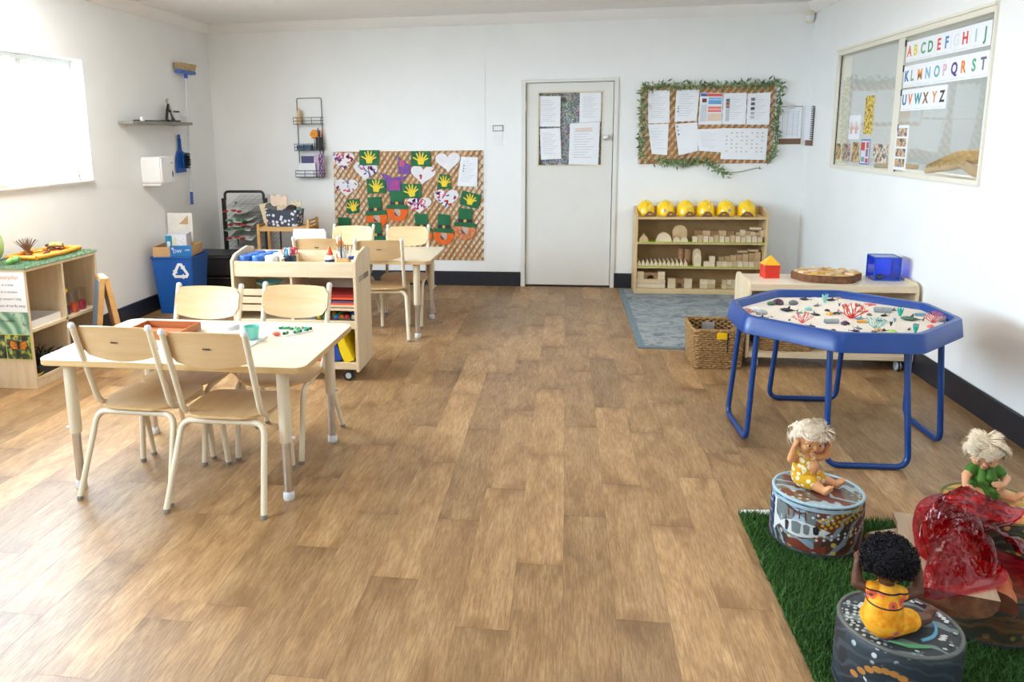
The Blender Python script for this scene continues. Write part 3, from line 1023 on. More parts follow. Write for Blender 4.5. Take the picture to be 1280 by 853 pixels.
part(cb, 'back_panel', MB().box(CX0, CY0 + .018, .05, CX0 + .010, CY1 - .018, CH - .018), wood('golden_back_ply', hexc('#ddb678'), hexc('#e8c78f'), 'Z'))


def blades(mb, x0, x1, y0, y1, z, n, h, w, seed, lean=.5):
    """dense short grass blades as narrow triangles"""
    r = np.random.RandomState(seed)
    x = r.uniform(x0, x1, n)
    y = r.uniform(y0, y1, n)
    a = r.uniform(0, 2 * PI, n)
    hh = h * r.uniform(.6, 1.1, n)
    lx, ly = lean * hh * r.normal(0, .6, n), lean * hh * r.normal(0, .6, n)
    dx, dy = np.cos(a) * w / 2, np.sin(a) * w / 2
    V = np.empty((n, 3, 3))
    V[:, 0] = np.stack([x - dx, y - dy, np.full(n, z)], 1)
    V[:, 1] = np.stack([x + dx, y + dy, np.full(n, z)], 1)
    V[:, 2] = np.stack([x + lx, y + ly, z + hh], 1)
    o = len(mb.v)
    mb.v += [tuple(q) for q in V.reshape(-1, 3)]
    mb.f += [(o + 3 * i, o + 3 * i + 1, o + 3 * i + 2) for i in range(n)]
    return mb


def grass_mat(name, c1, c2, c3):
    m, nt, N, L, b = newmat(name)
    f = noise_tex(nt, coords(nt), 160, 2)
    g = noise_tex(nt, coords(nt), 9, 3)
    a = ramp(nt, f, [(0.3, c1), (0.5, c2), (0.72, c3)])
    L.new(mix_col(nt, ramp(nt, g, [(.35, .35), (.6, 0)]), a, c1), b.inputs['Base Color'])
    setin(b, rough=.55, spec=.25)
    return m


TURF = grass_mat('turf_pale', hexc('#5f7d60'), hexc('#809c7c'), hexc('#a6ba9b'))
GRASS = grass_mat('turf_green', hexc('#24481c'), hexc('#3d6b2c'), hexc('#6c9450'))
tf = thing('turf_mat', 'pale green artificial turf covering the top of the cube shelf', 'mat', (0, 0, CH))
part(tf, 'mat_backing', MB().box(CX0, CY0 - .005, 0, CX1 + .008, CY1 + .004, .008), TURF)
part(tf, 'turf_pile', blades(MB(), CX0, CX1 + .012, CY0 - .01, CY1 + .006, .007, 9000, .017, .004, 5), TURF, 0, 0, kind='stuff')
TT = CH + .016

# on the turf: an orange leaf-shaped tray with small things
lt = thing('leaf_tray', 'long orange wooden tray of cones and leaves on the turf', 'tray', (-3.37, 4.53, TT), 0.0)
ORW = wood('orange_wood', hexc('#d9871f'), hexc('#e79c33'), 'Y')
part(lt, 'tray_base', MB().prism([(-.11, -.19), (.10, -.20), (.12, 0), (.09, .26), (-.09, .27), (-.13, 0)], 0, .008), ORW, .001)
po = [(-.11, -.19), (.10, -.20), (.12, 0), (.09, .26), (-.09, .27), (-.13, 0)]
for i in range(6):
    a, b_ = po[i], po[(i + 1) % 6]
    part(lt, 'tray_rim', MB().tube([(a[0], a[1], .018), (b_[0], b_[1], .018)], .014, 8), ORW, 0, 50)
CONE = plain('dry_brown', hexc('#7c5a40'), 0.8, 0.15, 60)
r4 = random.Random(21)
cz = ['near the tray front', 'beside the dry flower jar', 'at the wall side of the tray', 'in the tray centre', 'towards the far end', 'at the far tray corner', 'against the far rim']
for i, (x, y) in enumerate(((-.02, -.12), (.05, -.04), (-.08, -.02), (0, .05))):
    pc = MB()
    for k in range(6):
        q = k / 5
        rr = .013 * math.sin(PI * (0.18 + .75 * q))
        for j in range(7):
            a = 2 * PI * (j + .5 * (k % 2)) / 7
            pc.ball((rr * math.cos(a), rr * math.sin(a), .005 + q * .022), .0055, 5, 3, (1, 1, .5))
    solo('pine_cone', 'small brown cone in the orange tray, %s' % cz[i], 'cone', pc, CONE, (-3.37 + x, 4.53 + y, TT + .008), 0, 'cones in the orange tray', rot=(r4.uniform(-.3, .3), r4.uniform(-.3, .3), 0))
ls = ['yellow leaf', 'pale green leaf', 'rust-coloured leaf', 'dull red leaf']
for i, (x, y, cc) in enumerate(((.06, -.13, '#d8a83c'), (-.05, .02, '#a9b86a'), (.0, .17, '#b5652f'), (.06, .05, '#a23f2c'))):
    lf = MB()
    pts = []
    for k in range(9):
        q = k / 8
        w_ = .020 * math.sin(PI * q) ** .8
        pts.append((q, w_))
    vs = [(q * .07 - .035, -w_, .004 * math.sin(q * 6)) for q, w_ in pts] + [(q * .07 - .035, w_, .004 * math.sin(q * 6 + 1)) for q, w_ in pts]
    lf.add(vs, [(k, k + 1, 10 + k, 9 + k) for k in range(8)])
    solo('dry_leaf', '%s lying in the orange tray on the turf' % ls[i], 'leaf', lf, col_mat(cc, .7), (-3.37 + x, 4.53 + y, TT + .03), r4.random() * 6, 'leaves in the orange tray', rot=(0.1, -.1, i * 1.4))
dj = thing('dry_flower_jar', 'jar of dry brown spiky flowers standing in the orange tray', 'plant', (-3.45, 4.49, TT + .008))
part(dj, 'jar', MB().lathe([(0, 0), (.022, 0), (.024, .004), (.020, .05), (.022, .056)], 16), clear('jar_clear', (.9, .9, .88), .06), 0, 50)
st = MB()
for i in range(34):
    a = i * 2.39996
    sp = .075 * math.sqrt((i + .5) / 34)
    h = .125 - .4 * sp
    x, y = sp * math.cos(a), sp * math.sin(a)
    st.tube([(0, 0, .01), (x * .35, y * .35, h * .55), (x, y, h)], [.0018, .003, .0012], 5)
part(dj, 'dry_stems', st, plain('dry_grey_brown', hexc('#7b6a5e'), .8, .15, 50))
ns = thing('nest', 'round twig nest with pale yellow eggs at the tray end', 'nest', (-3.44, 4.84 - .09, TT + .002))
ring = MB()
for i in range(26):
    a0 = i * .9
    pts = [((.052 + .008 * math.sin(i * 3.1)) * math.cos(a0 + q * 1.7), (.052 + .008 * math.sin(i * 3.1)) * math.sin(a0 + q * 1.7), .02 + .014 * math.sin(i * 1.7) + .006 * math.sin(q * 5 + i)) for q in [k / 8 for k in range(9)]]
    ring.tube(pts, .005, 5)
part(ns, 'twigs', ring, plain('twig_brown', hexc('#6f5339'), .85, .15, 50), 0, 60)
part(ns, 'nest_base', MB().lathe([(0, 0), (.055, 0), (.06, .018), (.05, .022), (0, .014)], 18), MATS['twig_brown'])
for i in range(3):
    a = 2.1 * i + .4
    solo('egg', 'pale yellow egg in the twig nest, %s of three' % ('left', 'back', 'right')[i], 'egg', MB().ball((0, 0, 0), .019, 12, 8, (1.25, 1, 1)), col_mat('#ecc66a', .5), (-3.44 + .024 * math.cos(a), 4.75 + .024 * math.sin(a), TT + .040), a, 'eggs in the nest')
# green caterpillar and a big green seed pod at the frame edge
ct = MB()
for k in range(7):
    ct.ball((0, k * .022, .018 + .004 * math.sin(k * 1.3)), .019, 10, 7)
solo('caterpillar_toy', 'small green caterpillar toy lying on the turf near the poster', 'toy', ct, plain('toy_green', hexc('#6f9e52'), .6, .1, 60), (-3.33, 4.16, TT), 0.3)
gp = thing('green_pod', 'tall light green pod ornament at the left frame edge', 'ornament', (-3.555, 4.33, TT))
part(gp, 'pod', MB().lathe([(0, 0), (.03, .01), (.05, .05), (.055, .10), (.046, .15), (.02, .18), (0, .185)], 20), plain('pod_green', hexc('#9fc47c'), .5, .05), 0, 60)
part(gp, 'stalk', MB().tube([(0, 0, .18), (.006, 0, .20), (.014, 0, .215)], .005, 6), CONE)

# poster on the end panel
pz = thing('caterpillar_poster', 'white poem poster over leaf and butterfly pictures on the shelf end', 'poster', (CX1 - .003, CY0 - .002, 0))
T_ = rot_to('Y-')


def flat(x0, z0, x1, z1, y=0.0, th=.001):
    return MB().box(x0, y - th, z0, x1, y, z1)


def leafpic_mat():
    m, nt, N, L, b = newmat('leaf_picture')
    w = node(nt, 'ShaderNodeTexWave')
    w.inputs['Scale'].default_value = 4
    w.inputs['Distortion'].default_value = 6
    L.new(coords(nt, (1, 1, 1), 0, (0, .6, 0)), w.inputs['Vector'])
    a = ramp(nt, w.outputs['Fac'], [(0.1, hexc('#5d8f72')), (0.6, hexc('#8fb79c')), (0.95, hexc('#b9d2bb'))])
    g = noise_tex(nt, coords(nt), 14, 2)
    L.new(mix_col(nt, ramp(nt, g, [(.55, 0), (.62, .75)]), a, hexc('#47604f')), b.inputs['Base Color'])
    setin(b, rough=.35)
    return m


def darkleaf_mat():
    m, nt, N, L, b = newmat('foliage_picture')
    g = noise_tex(nt, coords(nt), 26, 2)
    L.new(ramp(nt, g, [(.38, hexc('#2b3034')), (.5, hexc('#4a5a3a')), (.6, hexc('#a9b25a')), (.72, hexc('#d8d28a'))]), b.inputs['Base Color'])
    setin(b, rough=.35)
    return m


part(pz, 'poem_sheet', flat(-.34, .485, 0, .728), PAPER, 0, 0)
part(pz, 'leaf_picture', flat(-.34, .347, 0, .483), leafpic_mat(), 0, 0)
part(pz, 'picture_border', flat(-.34, .188, 0, .346), col_mat('#c6d45e'), 0, 0)
bp_ = part(pz, 'butterfly_picture', flat(-.166, .192, -.004, .342, -.001), darkleaf_mat(), 0, 0)
part(pz, 'leaf_picture', flat(-.34, .192, -.172, .342, -.001), MATS['foliage_picture'], 0, 0)
wg = MB()
cxm, czm = -.085, .272
for sgn in (-1, 1):
    wing = [(0, .0), (sgn * .01, .025), (sgn * .045, .038), (sgn * .062, .018), (sgn * .055, -.006), (sgn * .04, -.020), (sgn * .012, -.022)]
    vs = [(cxm + x, -.0028, czm + z) for x, z in wing]
    wg.add(vs, [tuple(range(7)) if sgn < 0 else tuple(range(6, -1, -1))])
part(bp_, 'butterfly_wings', wg, col_mat('#e88a24', .4), 0, 0, label='orange butterfly wings')
vn = MB()
for sgn in (-1, 1):
    for (x, z) in ((.045, .038), (.062, .018), (.055, -.006), (.03, -.021), (.02, .03)):
        vn.tube([(cxm, -.003, czm), (cxm + sgn * x, -.003, czm + z)], .0014, 4)
    ed = [(0, .0), (sgn * .01, .025), (sgn * .045, .038), (sgn * .062, .018), (sgn * .055, -.006), (sgn * .04, -.020), (sgn * .012, -.022)]
    vn.tube([(cxm + x, -.003, czm + z) for x, z in ed], .0024, 4, True)
vn.tube([(cxm, -.003, czm - .022), (cxm, -.003, czm + .03)], .003, 5)
part(bp_, 'wing_veins', vn, INK, 0, 0)
R90 = (PI / 2, 0, 0)
ORANGEINK = col_mat('#e8823a', .6)
text(pz, 'heading', 'Caterpillar', .036, ORANGEINK, (-.035, -.0012, .697), R90, 'RIGHT')
for i, line in enumerate(('in a tree', 'Turn in a cocoon', 'in my cocoon I stay', 'out of me fly away')):
    text(pz, 'poem_line', line, .023, INK, (-.075 + .022 * i, -.0012, .652 - i * .043), R90, 'RIGHT')
text(pz, 'poem_line', 'I eat garden', .022, INK, (-.145, -.0012, .430), R90)

# things inside the cube shelf
bk = thing('white_box_tray', 'white open tray on the upper left cube shelf', 'tray', (-3.33, 4.28, .372))
part(bk, 'tray_floor', MB().box(-.11, -.145, 0, .115, .145, .005), WHITEP)
for a in ((-.11, -.145, .115, -.141), (-.11, .141, .115, .145), (-.11, -.141, -.106, .141), (.111, -.141, .115, .141)):
    part(bk, 'tray_side', MB().box(a[0], a[1], .005, a[2], a[3], .045), WHITEP)
for i, (x, y, cc, nm) in enumerate(((-3.24, 4.525, '#1f2f6e', 'navy blue'), (-3.245, 4.605, '#f0512a', 'orange red'), (-3.25, 4.69, '#c81e4e', 'crimson'))):
    bk_ = thing('beaker', 'clear beaker of %s liquid on the upper right cube shelf' % nm, 'beaker', (x, y, .372), 0, 'beakers of coloured water')
    rr = .024 if i == 0 else .037
    part(bk_, 'beaker_glass', MB().lathe([(rr - .001, 0), (rr, .003), (rr, .14), (rr + .004, .145)], 20), clear('beaker_clear', (.93, .94, .95), .06), 0, 60)
    part(bk_, 'coloured_liquid', MB().lathe([(0, .002), (rr - .003, .002), (rr - .003, .06 if i else .055), (0, .06 if i else .055)], 20), plain('liquid_' + nm.replace(' ', '_'), hexc(cc), .15), 0, 40)
    if i == 0:
        part(bk_, 'stopper', MB().ball((0, 0, .158), .017, 12, 8), YELP)
dp = thing('planter_tray', 'black tray of dark curly plants on the lower left shelf', 'planter', (-3.32, 4.28, .068))
part(dp, 'tray_body', MB().box(-.13, -.145, 0, .12, .145, .05), BLACKP, .003)
pl = MB()
for i in range(80):
    x, y = r4.uniform(-.11, .11), r4.uniform(-.13, .13)
    a = r4.uniform(0, 6.28)
    h = r4.uniform(.03, .085)
    pl.tube([(x, y, .05), (x + .02 * math.cos(a), y + .02 * math.sin(a), .05 + h * .7), (x + .05 * math.cos(a + .7), y + .05 * math.sin(a + .7), .05 + h)], [.003, .004, .001], 4)
part(dp, 'plants', pl, plain('dark_leaf', hexc('#23291f'), .6, .2, 40), kind='stuff')
solo('yellow_dish', 'small yellow dish in front of the black planter tray', 'dish', MB().lathe([(0, 0), (.035, 0), (.05, .02), (.047, .02), (.033, .004), (0, .004)], 20), col_mat('#d9c23c'), (-3.24, 4.16, .068 + .0))
dp.location.y = 4.30

# A-shaped pair of framed boards beside the shelf end
ea = thing('folding_board', 'A-shaped folding easel of two wood-edged boards by the cube shelf', 'easel', (-3.08, 4.70, 0), -0.85)
for nm, s in (('grey_board', -1), ('wood_board', 1)):
    mb = MB()
    mb.T = Matrix.Translation((0, 0, .005)) @ Matrix.Rotation(s * 0.115, 4, 'X')
    off = -.075 * -s
    mb.T = Matrix.Translation((0, s * .095, .004)) @ Matrix.Rotation(s * .14, 4, 'X')
    mb.box(-.11, -.016, 0, .11, .016, .60)
    b_ = part(ea, 'board', mb, BAMBOO, .003)
    fc = MB()
    fc.T = mb.T
    fc.box(-.095, s * .0165, .02, .095, s * .019, .58)
    part(b_, 'board_face', fc, plain('chalk_grey', hexc('#8793a3'), .7) if s < 0 else WHITEP)
part(ea, 'hinge_strap', MB().box(-.08, -.016, .590, .08, .016, .606), WHITEP, .002)

# ------------------------------------------------------------------ on the left wall
XLs = XL
sh = thing('wall_ledge', 'narrow grey wall ledge holding a punch and papers', 'shelf', (XLs, 6.42, 1.625))
part(sh, 'ledge_board', MB().box(0, -.515, 0, .13, .515, .026), plain('ledge_grey', hexc('#8f8b84'), .6, .1, 40), .002)
for y in (-.4, .4):
    part(sh, 'bracket', MB().box(0, y - .006, -.06, .006, y + .006, 0).box(0, y - .006, -.006, .09, y + .006, 0), WHITEP)
solo('metal_ruler', 'long dark steel ruler lying on the wall ledge', 'ruler', MB().box(-.02, -.22, 0, .02, .28, .010), BLACKM, (XLs + .08, 6.26, 1.651))
solo('white_clip', 'small white clip at the left end of the ledge ruler', 'clip', MB().box(-.012, -.02, 0, .012, .02, .035), WHITEP, (XLs + .112, 6.09, 1.651), bev=.003)
hp = thing('hole_punch', 'tall steel hole punch with a lever on the wall ledge', 'punch', (XLs + .065, 6.64, 1.651))
part(hp, 'punch_base', MB().box(-.05, -.10, 0, .05, .10, .016), BLACKM, .002)
part(hp, 'lever', MB().tube([(0, .07, .02), (0, .01, .13), (0, -.03, .20)], [.020, .017, .014], 8), CHROME, 0, 50)
part(hp, 'lever', MB().tube([(0, -.06, .02), (0, -.04, .10), (0, -.01, .17)], [.013, .012, .010], 8), BLACKM, 0, 50)
part(hp, 'guide_arm', MB().box(-.012, -.02, .088, .012, .16, .102), BLACKM)
tp = thing('towel_dispenser', 'white paper towel dispenser under the wall ledge', 'dispenser', (XLs, 6.30, 1.10))
mb = MB()
mb.T = rot_to('X+')
mb.prism(rrect(-.115, .02, .115, .255, .03, 5), 0, .19)
part(tp, 'cover', mb, WHITEP, .012)
part(tp, 'bottom_lip', MB().box(.0, -.105, .006, .17, .105, .022), WHITEP, .004)
mb = MB()
mb.T = rot_to('X+')
mb.lathe([(0, 0), (.016, 0), (.016, .001), (0, .001)], 16, (.075, .10, .1915), .7, 1.8)
part(tp, 'viewing_slot', mb, plain('smoke_grey', hexc('#55585c'), .3))
mb = MB()
mb.T = rot_to('X+')
mb.box(.05, .19, .1905, .09, .202, .1915)
part(tp, 'maker_plate', mb, col_mat('#a9b9d6'))
du = thing('dustpan', 'blue dustpan hanging on the wall beside the towel dispenser', 'dustpan', (XLs + .012, 6.86, 1.19))
mb = MB()
mb.T = rot_to('X+')
mb.prism([(-.085, 0), (.085, 0), (.08, .12), (.05, .19), (.018, .21), (.015, .32), (-.015, .32), (-.018, .21), (-.05, .19), (-.08, .12)], 0, .022)
part(du, 'pan', mb, BINBLUE, .004)
mb = MB()
mb.T = rot_to('X+')
mb.lathe([(.008, 0), (.017, .004), (.017, .016), (.008, .02)], 12, (0, .335, 0))
part(du, 'hang_ring', mb, BINBLUE)
hb = thing('hand_brush', 'hand brush with black bristles clipped into the blue dustpan', 'brush', (XLs + .045, 6.875, 1.205))
mb = MB()
mb.T = rot_to('X+')
mb.prism(rrect(-.028, .02, .028, .17, .02, 4), 0, .018)
part(hb, 'brush_head', mb, BINBLUE, .003)
br = MB()
for i in range(90):
    y, z = r4.uniform(-.026, .026), r4.uniform(.025, .165)
    br.tube([(.016, y, z), (.055, y * 1.3, z)], .0028, 4)
part(hb, 'bristles', br, BLACKP, kind='stuff')
bm_ = thing('broom', 'broom hung head-up on the wall with a blue base and straw bristles', 'broom', (XLs + .05, 6.995, 0))
part(bm_, 'handle', MB().tube([(0, -.03, .89), (0, .03, 2.10)], .011, 10), plain('broom_white', hexc('#dfe2e6'), .4), 0, 60)
part(bm_, 'grip', MB().tube([(0, -.0306, .88), (0, -.0245, 1.0)], .014, 12), col_mat('#3a63b8'), 0, 60)
mb = MB()
mb.T = Matrix.Translation((0, .04, 2.10)) @ Matrix.Rotation(.0, 4, 'X')
mb.box(-.03, -.165, 0, .03, .15, .035)
hd = part(bm_, 'head_block', mb, col_mat('#5577c8'), .008)
part(bm_, 'socket', MB().cyl((0, .03, 2.06), (0, .032, 2.105), .018, 12), col_mat('#3a63b8'))
br = MB()
for i in range(260):
    y, x = r4.uniform(-.15, .14), r4.uniform(-.024, .024)
    br.tube([(x, .04 + y, 2.13), (x * 1.5, .04 + y * 1.15, 2.195)], .004, 4)
part(bm_, 'bristles', br, plain('straw', hexc('#cdb98e'), .8, .12, 60), kind='stuff')
part(bm_, 'wall_clip', MB().box(-.05, -.02, 1.70, .004, .02, 1.725), WHITEP, .003)

# twig and shell ornaments on the window sill
for i, (y, h, lab) in enumerate(((4.78, .13, 'thin curved twig on the left window sill, by the mullion'), (5.05, .11, 'lone forked twig in the middle of the left window sill'))):
    t = MB().tube([(0, 0, 0), (.0, .015, h * .4), (0, .004 - .03 * i, h * .7), (0, -.02 + .07 * i, h)], [.010, .008, .006, .003], 7)
    t.tube([(0, .012, h * .45), (.0, .05, h * .8)], [.005, .002], 6)
    solo('sill_twig', lab, 'twig', t, plain('bleached_twig', hexc('#cfc4b6'), .8), (XLs - .035, y, 1.202), 0, 'twigs on the sill')
vp = thing('sill_plant', 'small leafy sprig at the right end of the left window sill', 'plant', (XLs - .04, 5.40, 1.202))
part(vp, 'stem', MB().tube([(0, 0, 0), (.0, -.01, .08), (0, -.03, .17)], [.005, .004, .002], 6), CONE)
lv = MB()
for k in range(16):
    a = k * 2.4
    z_ = .02 + .01 * k
    lv.ball((.014 * math.cos(a), -.01 - .0012 * k + .014 * math.sin(a), z_), .010, 6, 4, (1, 1, .4))
part(vp, 'leaves', lv, plain('sprig_green', hexc('#a5b58a'), .7))
solo('sill_block', 'small pale block lying on the left window sill near the frame edge', 'block', MB().box(-.03, -.07, 0, .03, .07, .016), CARD, (XLs - .03, 4.50, 1.202), bev=.003)

# ------------------------------------------------------------------ recycling bin and neighbours
bn = thing('recycling_bin', 'tall blue recycling bin with a white arrow symbol in the corner', 'bin', (-3.355, 6.29, 0), 0.06)


def taper_box(w0, d0, w1, d1, z0, z1, th):
    o = MB()
    r0, r1 = rrect(-w0 / 2, -d0 / 2, w0 / 2, d0 / 2, .03, 4), rrect(-w1 / 2, -d1 / 2, w1 / 2, d1 / 2, .03, 4)
    k = len(r0)
    vs = [(x, y, z0) for x, y in r0] + [(x, y, z1) for x, y in r1] + [(x * (1 - 2 * th / w1), y * (1 - 2 * th / d1), z1) for x, y in r1] + [(x * (1 - 2 * th / w0), y * (1 - 2 * th / d0), z0 + .01) for x, y in r0]
    fs = [tuple(range(k - 1, -1, -1)), tuple(range(3 * k, 4 * k))]
    for lv_ in range(3):
        for i in range(k):
            j = (i + 1) % k
            fs.append((lv_ * k + i, lv_ * k + j, (lv_ + 1) * k + j, (lv_ + 1) * k + i))
    return o.add(vs, fs)


part(bn, 'bin_body', taper_box(.30, .30, .375, .37, 0, .50, .006), BINBLUE, 0, 40)
rim = MB()
ro = rrect(-.19, -.188, .19, .188, .03, 4)
rim.tube([(x, y, .498) for x, y in ro], .007, 6, True)
part(bn, 'rim', rim, BINBLUE, 0, 60)
# three bent arrows
SYM = plain('white_print', hexc('#f0f1f4'), .5, .01)
tilt = math.atan2(.035, .5)
for k in range(3):
    ar = MB()
    ar.T = Matrix.Translation((.075, -.150 - .035 * .375 / .5 - .0022, .375)) @ Matrix.Rotation(tilt, 4, 'X') @ Matrix.Scale(1.05, 4) @ rot_to('Y-') @ Matrix.Rotation(-2 * PI * k / 3, 4, 'Z')
    pts = [(-.052, .012), (-.018, .072), (.018, .072), (.032, .048), (.042, .054), (.036, .014), (.0, .030), (.010, .036), (.002, .050), (-.004, .050), (-.030, .004)]
    ar.prism(pts, 0, .0012)
    part(bn, 'recycle_arrow', ar, SYM, 0, 0, label='white bent arrow of the recycling symbol')
cbx = thing('cardboard_carton', 'blue and brown open carton set on top of the recycling bin', 'box', (-3.36, 6.28, .505), 0.16)
part(cbx, 'brown_end', MB().box(-.165, -.16, 0, -.02, -.155, .085), CARD)
part(cbx, 'blue_side', MB().box(-.018, -.16, 0, .165, -.155, .095), plain('carton_blue', hexc('#1c6fb0'), .5))
for a in ((-.165, -.155, -.16, .15), (.16, -.155, .165, .15), (-.16, .145, .16, .15)):
    part(cbx, 'carton_side', MB().box(a[0], a[1], 0, a[2], a[3], .085), CARD)
part(cbx, 'carton_floor', MB().box(-.16, -.155, 0, .16, .145, .006), CARD)
text(cbx, 'carton_text', 'DW', .042, SYM, (.045, -.1615, .045), R90)
text(cbx, 'carton_text', '4 EW', .019, SYM, (.130, -.1615, .055), R90)
part(cbx, 'badge', MB().cyl((.005, -.1615, .07), (.005, -.160, .07), .010, 12), col_mat('#e3b6d4'))
gb = thing('packet_box', 'small patterned box with a teal end lying in the carton', 'box', (-3.37, 6.29, .512), 0.28)
part(gb, 'box_body', MB().box(-.07, -.11, 0, .10, .11, .175), plain('packet_white', hexc('#dfe0ea'), .5, .08, 40), .002)
part(gb, 'teal_end', MB().box(-.075, -.112, .0, -.020, -.109, .17), col_mat('#2086ac'))
part(gb, 'picture_strip', MB().box(-.016, -.112, .02, .015, -.109, .15), col_mat('#cfd0b5'))
part(gb, 'picture_strip', MB().box(-.062, -.1125, .04, -.036, -.1115, .12), col_mat('#dfe6e4'))
wb = thing('white_board_sheet', 'large white card with brown corner leaning behind the bin', 'card', (-3.50, 6.50, .0))
part(wb, 'card_sheet', MB().box(-.08, 0, 0, .16, .012, .84), plain('card_white', hexc('#eceae4'), .6), .001, rot=(-.04, 0, 0))
part(wb, 'brown_flap', MB().add([(.03, -.002, .74), (.12, -.002, .74), (.12, -.002, .82)], [(0, 1, 2)]).add([(.03, -.0005, .74), (.12, -.0005, .74), (.12, -.0005, .82)], [(2, 1, 0)]), CARD, 0, 0, rot=(-.04, 0, 0))
for i in range(2):
    ft = thing('file_crate', 'black plastic crate beside the drying rack, %s one of two stacked' % ('lower', 'upper')[i], 'crate', (-3.36, 7.02, .0 + i * .20), 0.05, 'stacked black crates')
    part(ft, 'crate_body', taper_box(.34, .30, .40, .36, 0, .185, .006), BLACKP, 0, 40)
    rm = MB()
    rm.tube([(x, y, .185) for x, y in rrect(-.205, -.185, .205, .185, .03, 4)], .009, 6, True)
    part(ft, 'crate_rim', rm, BLACKP)
lid = MB().box(-.205, -.185, 0, .205, .185, .018)
solo('crate_lid', 'flat black lid closing the upper black crate', 'lid', lid, plain('charcoal_lid', hexc('#3b3d40'), .5), (-3.36, 7.02, .396), .05, bev=.004)

# ------------------------------------------------------------------ drying rack
dk = thing('drying_rack', 'black art drying rack with many wire shelves in the back corner', 'rack', (-3.12, 7.20, 0), 0.0)
for x in (-.215, .215):
    part(dk, 'post', MB().box(x - .016, -.02, .07, x + .016, .02, .92), BLACKM, .003)
hoop = fillet([(-.20, 0, .90), (-.20, 0, .985), (.20, 0, .985), (.20, 0, .90)], .06, 6)
part(dk, 'top_handle', MB().tube(hoop, .013, 10), BLACKM, 0, 60)
WIRE = plain('wire_grey', hexc('#8d8f92'), .4, .1)
for k in range(17):
    z0 = .12 + k * .044
    wm = MB()
    tl = .10 if k > 2 else .03
    for j in range(9):
        y = .03 + .33 * j / 8
        wm.tube([(-.20, y, z0 + tl * (y / .36)), (.20, y, z0 + tl * (y / .36))], .0016, 4)
    for j in range(7):
        x = -.20 + .40 * j / 6
        wm.tube([(x, .02, z0), (x, .37, z0 + tl)], .0018, 4)
    part(dk, 'wire_shelf', wm, WIRE, 0, 0)
for x in (-.2315, .2315):
    part(dk, 'rear_post', MB().box(x - .0035, .30, .10, x + .0035, .33, .86), BLACKM)
for x in (-.215, .215):
    part(dk, 'foot_bar', MB().tube([(x, -.06, .05), (x, .36, .05)], .014, 8), BLACKM)
    for y in (-.05, .34):
        part(dk, 'caster', MB().cyl((x - .009, y, .028), (x + .009, y, .028), .028, 14), BLACKP, .002)
pw = [('#b8342c', '#dfe3df'), ('#3c7f4c', '#dfe3df'), ('#c2392f', '#d9dcd8'), ('#4a8f58', '#e2e4e0'), ('#b8342c', '#d5dad6'), ('#7aa182', '#e2e4e0'), ('#bb3a30', '#dddfda'), ('#3a6b47', '#d9dcd8'), ('#c64a3a', '#e1e3df')]
pn = ['topmost', 'second from top', 'third from top', 'fourth from top', 'fifth from top', 'fourth from bottom', 'third from bottom', 'second from bottom', 'bottom']
zs = [15, 13, 12, 11, 9, 6, 4, 2, 1]
for i, (a, b_) in enumerate(pw):
    z0 = .12 + zs[i] * .044
    pt = thing('wet_painting', 'childs painting with coloured blots on the drying rack, %s' % pn[i], 'painting', (-3.21 + .02 * (i % 3), 7.20, z0 + .006), 0, 'paintings on the drying rack', rot=(.2, 0, 0))
    curl = MB()
    vs = [(-.13 + .26 * q / 8, -.035 + .0, .012 * math.sin(q * .9 + i)) for q in range(9)] + [(-.13 + .26 * q / 8, .26, .006 * math.sin(q * .7)) for q in range(9)]
    curl.add(vs, [(q, q + 1, 10 + q, 9 + q) for q in range(8)])
    part(pt, 'sheet', curl, col_mat(b_, .7), 0, 0)
    bl_ = MB()
    for q in range(3):
        bl_.ball((-.10 + .07 * q + .02 * (i % 2), -.025 + .03 * (q % 2), .012), .026, 8, 4, (1.2, .8, .4))
    part(pt, 'paint_blot', bl_, col_mat(a, .5), label='thick red or green paint blots')

# ------------------------------------------------------------------ bamboo stand with basket
bs = thing('bamboo_stand', 'small bamboo slatted stand against the back wall', 'stand', (-2.63, 7.05, 0))
for x in (-.245, .245):
    for y in (-.13, .13):
        part(bs, 'leg', MB().box(x - .014, y - .014, 0, x + .014, y + .014, .74 if x > 0 else .70), BAMBOO, .002)
for zz in (.66, .30):
    for y in (-.13, .13):
        part(bs, 'rail', MB().box(-.231, y - .008, zz - .03, .231, y + .008, zz), BAMBOO, .001)
    for k in range(7):
        y = -.115 + .23 * k / 6
        part(bs, 'slat', MB().box(-.245, y - .012, zz, .245, y + .012, zz + .010), BAMBOO, .001)
for x in (-.245, .245):
    for zz in (.70, .735) if x > 0 else (.69,):
        part(bs, 'side_rail', MB().box(x - .006, -.116, zz - .016, x + .006, .116, zz), BAMBOO, .001)
bkt = thing('fabric_basket', 'navy fabric basket with white dandelion print on the bamboo stand', 'basket', (-2.655, 7.05, .672), 0.04)


def basket_mat():
    m, nt, N, L, b = newmat('dandelion_fabric')
    vo = node(nt, 'ShaderNodeTexVoronoi')
    vo.inputs['Scale'].default_value = 25
    L.new(coords(nt), vo.inputs['Vector'])
    n_ = noise_tex(nt, coords(nt), 90, 2)
    a = mix_col(nt, ramp(nt, n_, [(.45, 0), (.6, .35)]), hexc('#3c4150'), hexc('#5a5f6e'))
    L.new(mix_col(nt, ramp(nt, vo.outputs['Distance'], [(.30, 1.0), (.40, 0.0)]), a, hexc('#d9dae0')), b.inputs['Base Color'])
    setin(b, rough=.85)
    return m


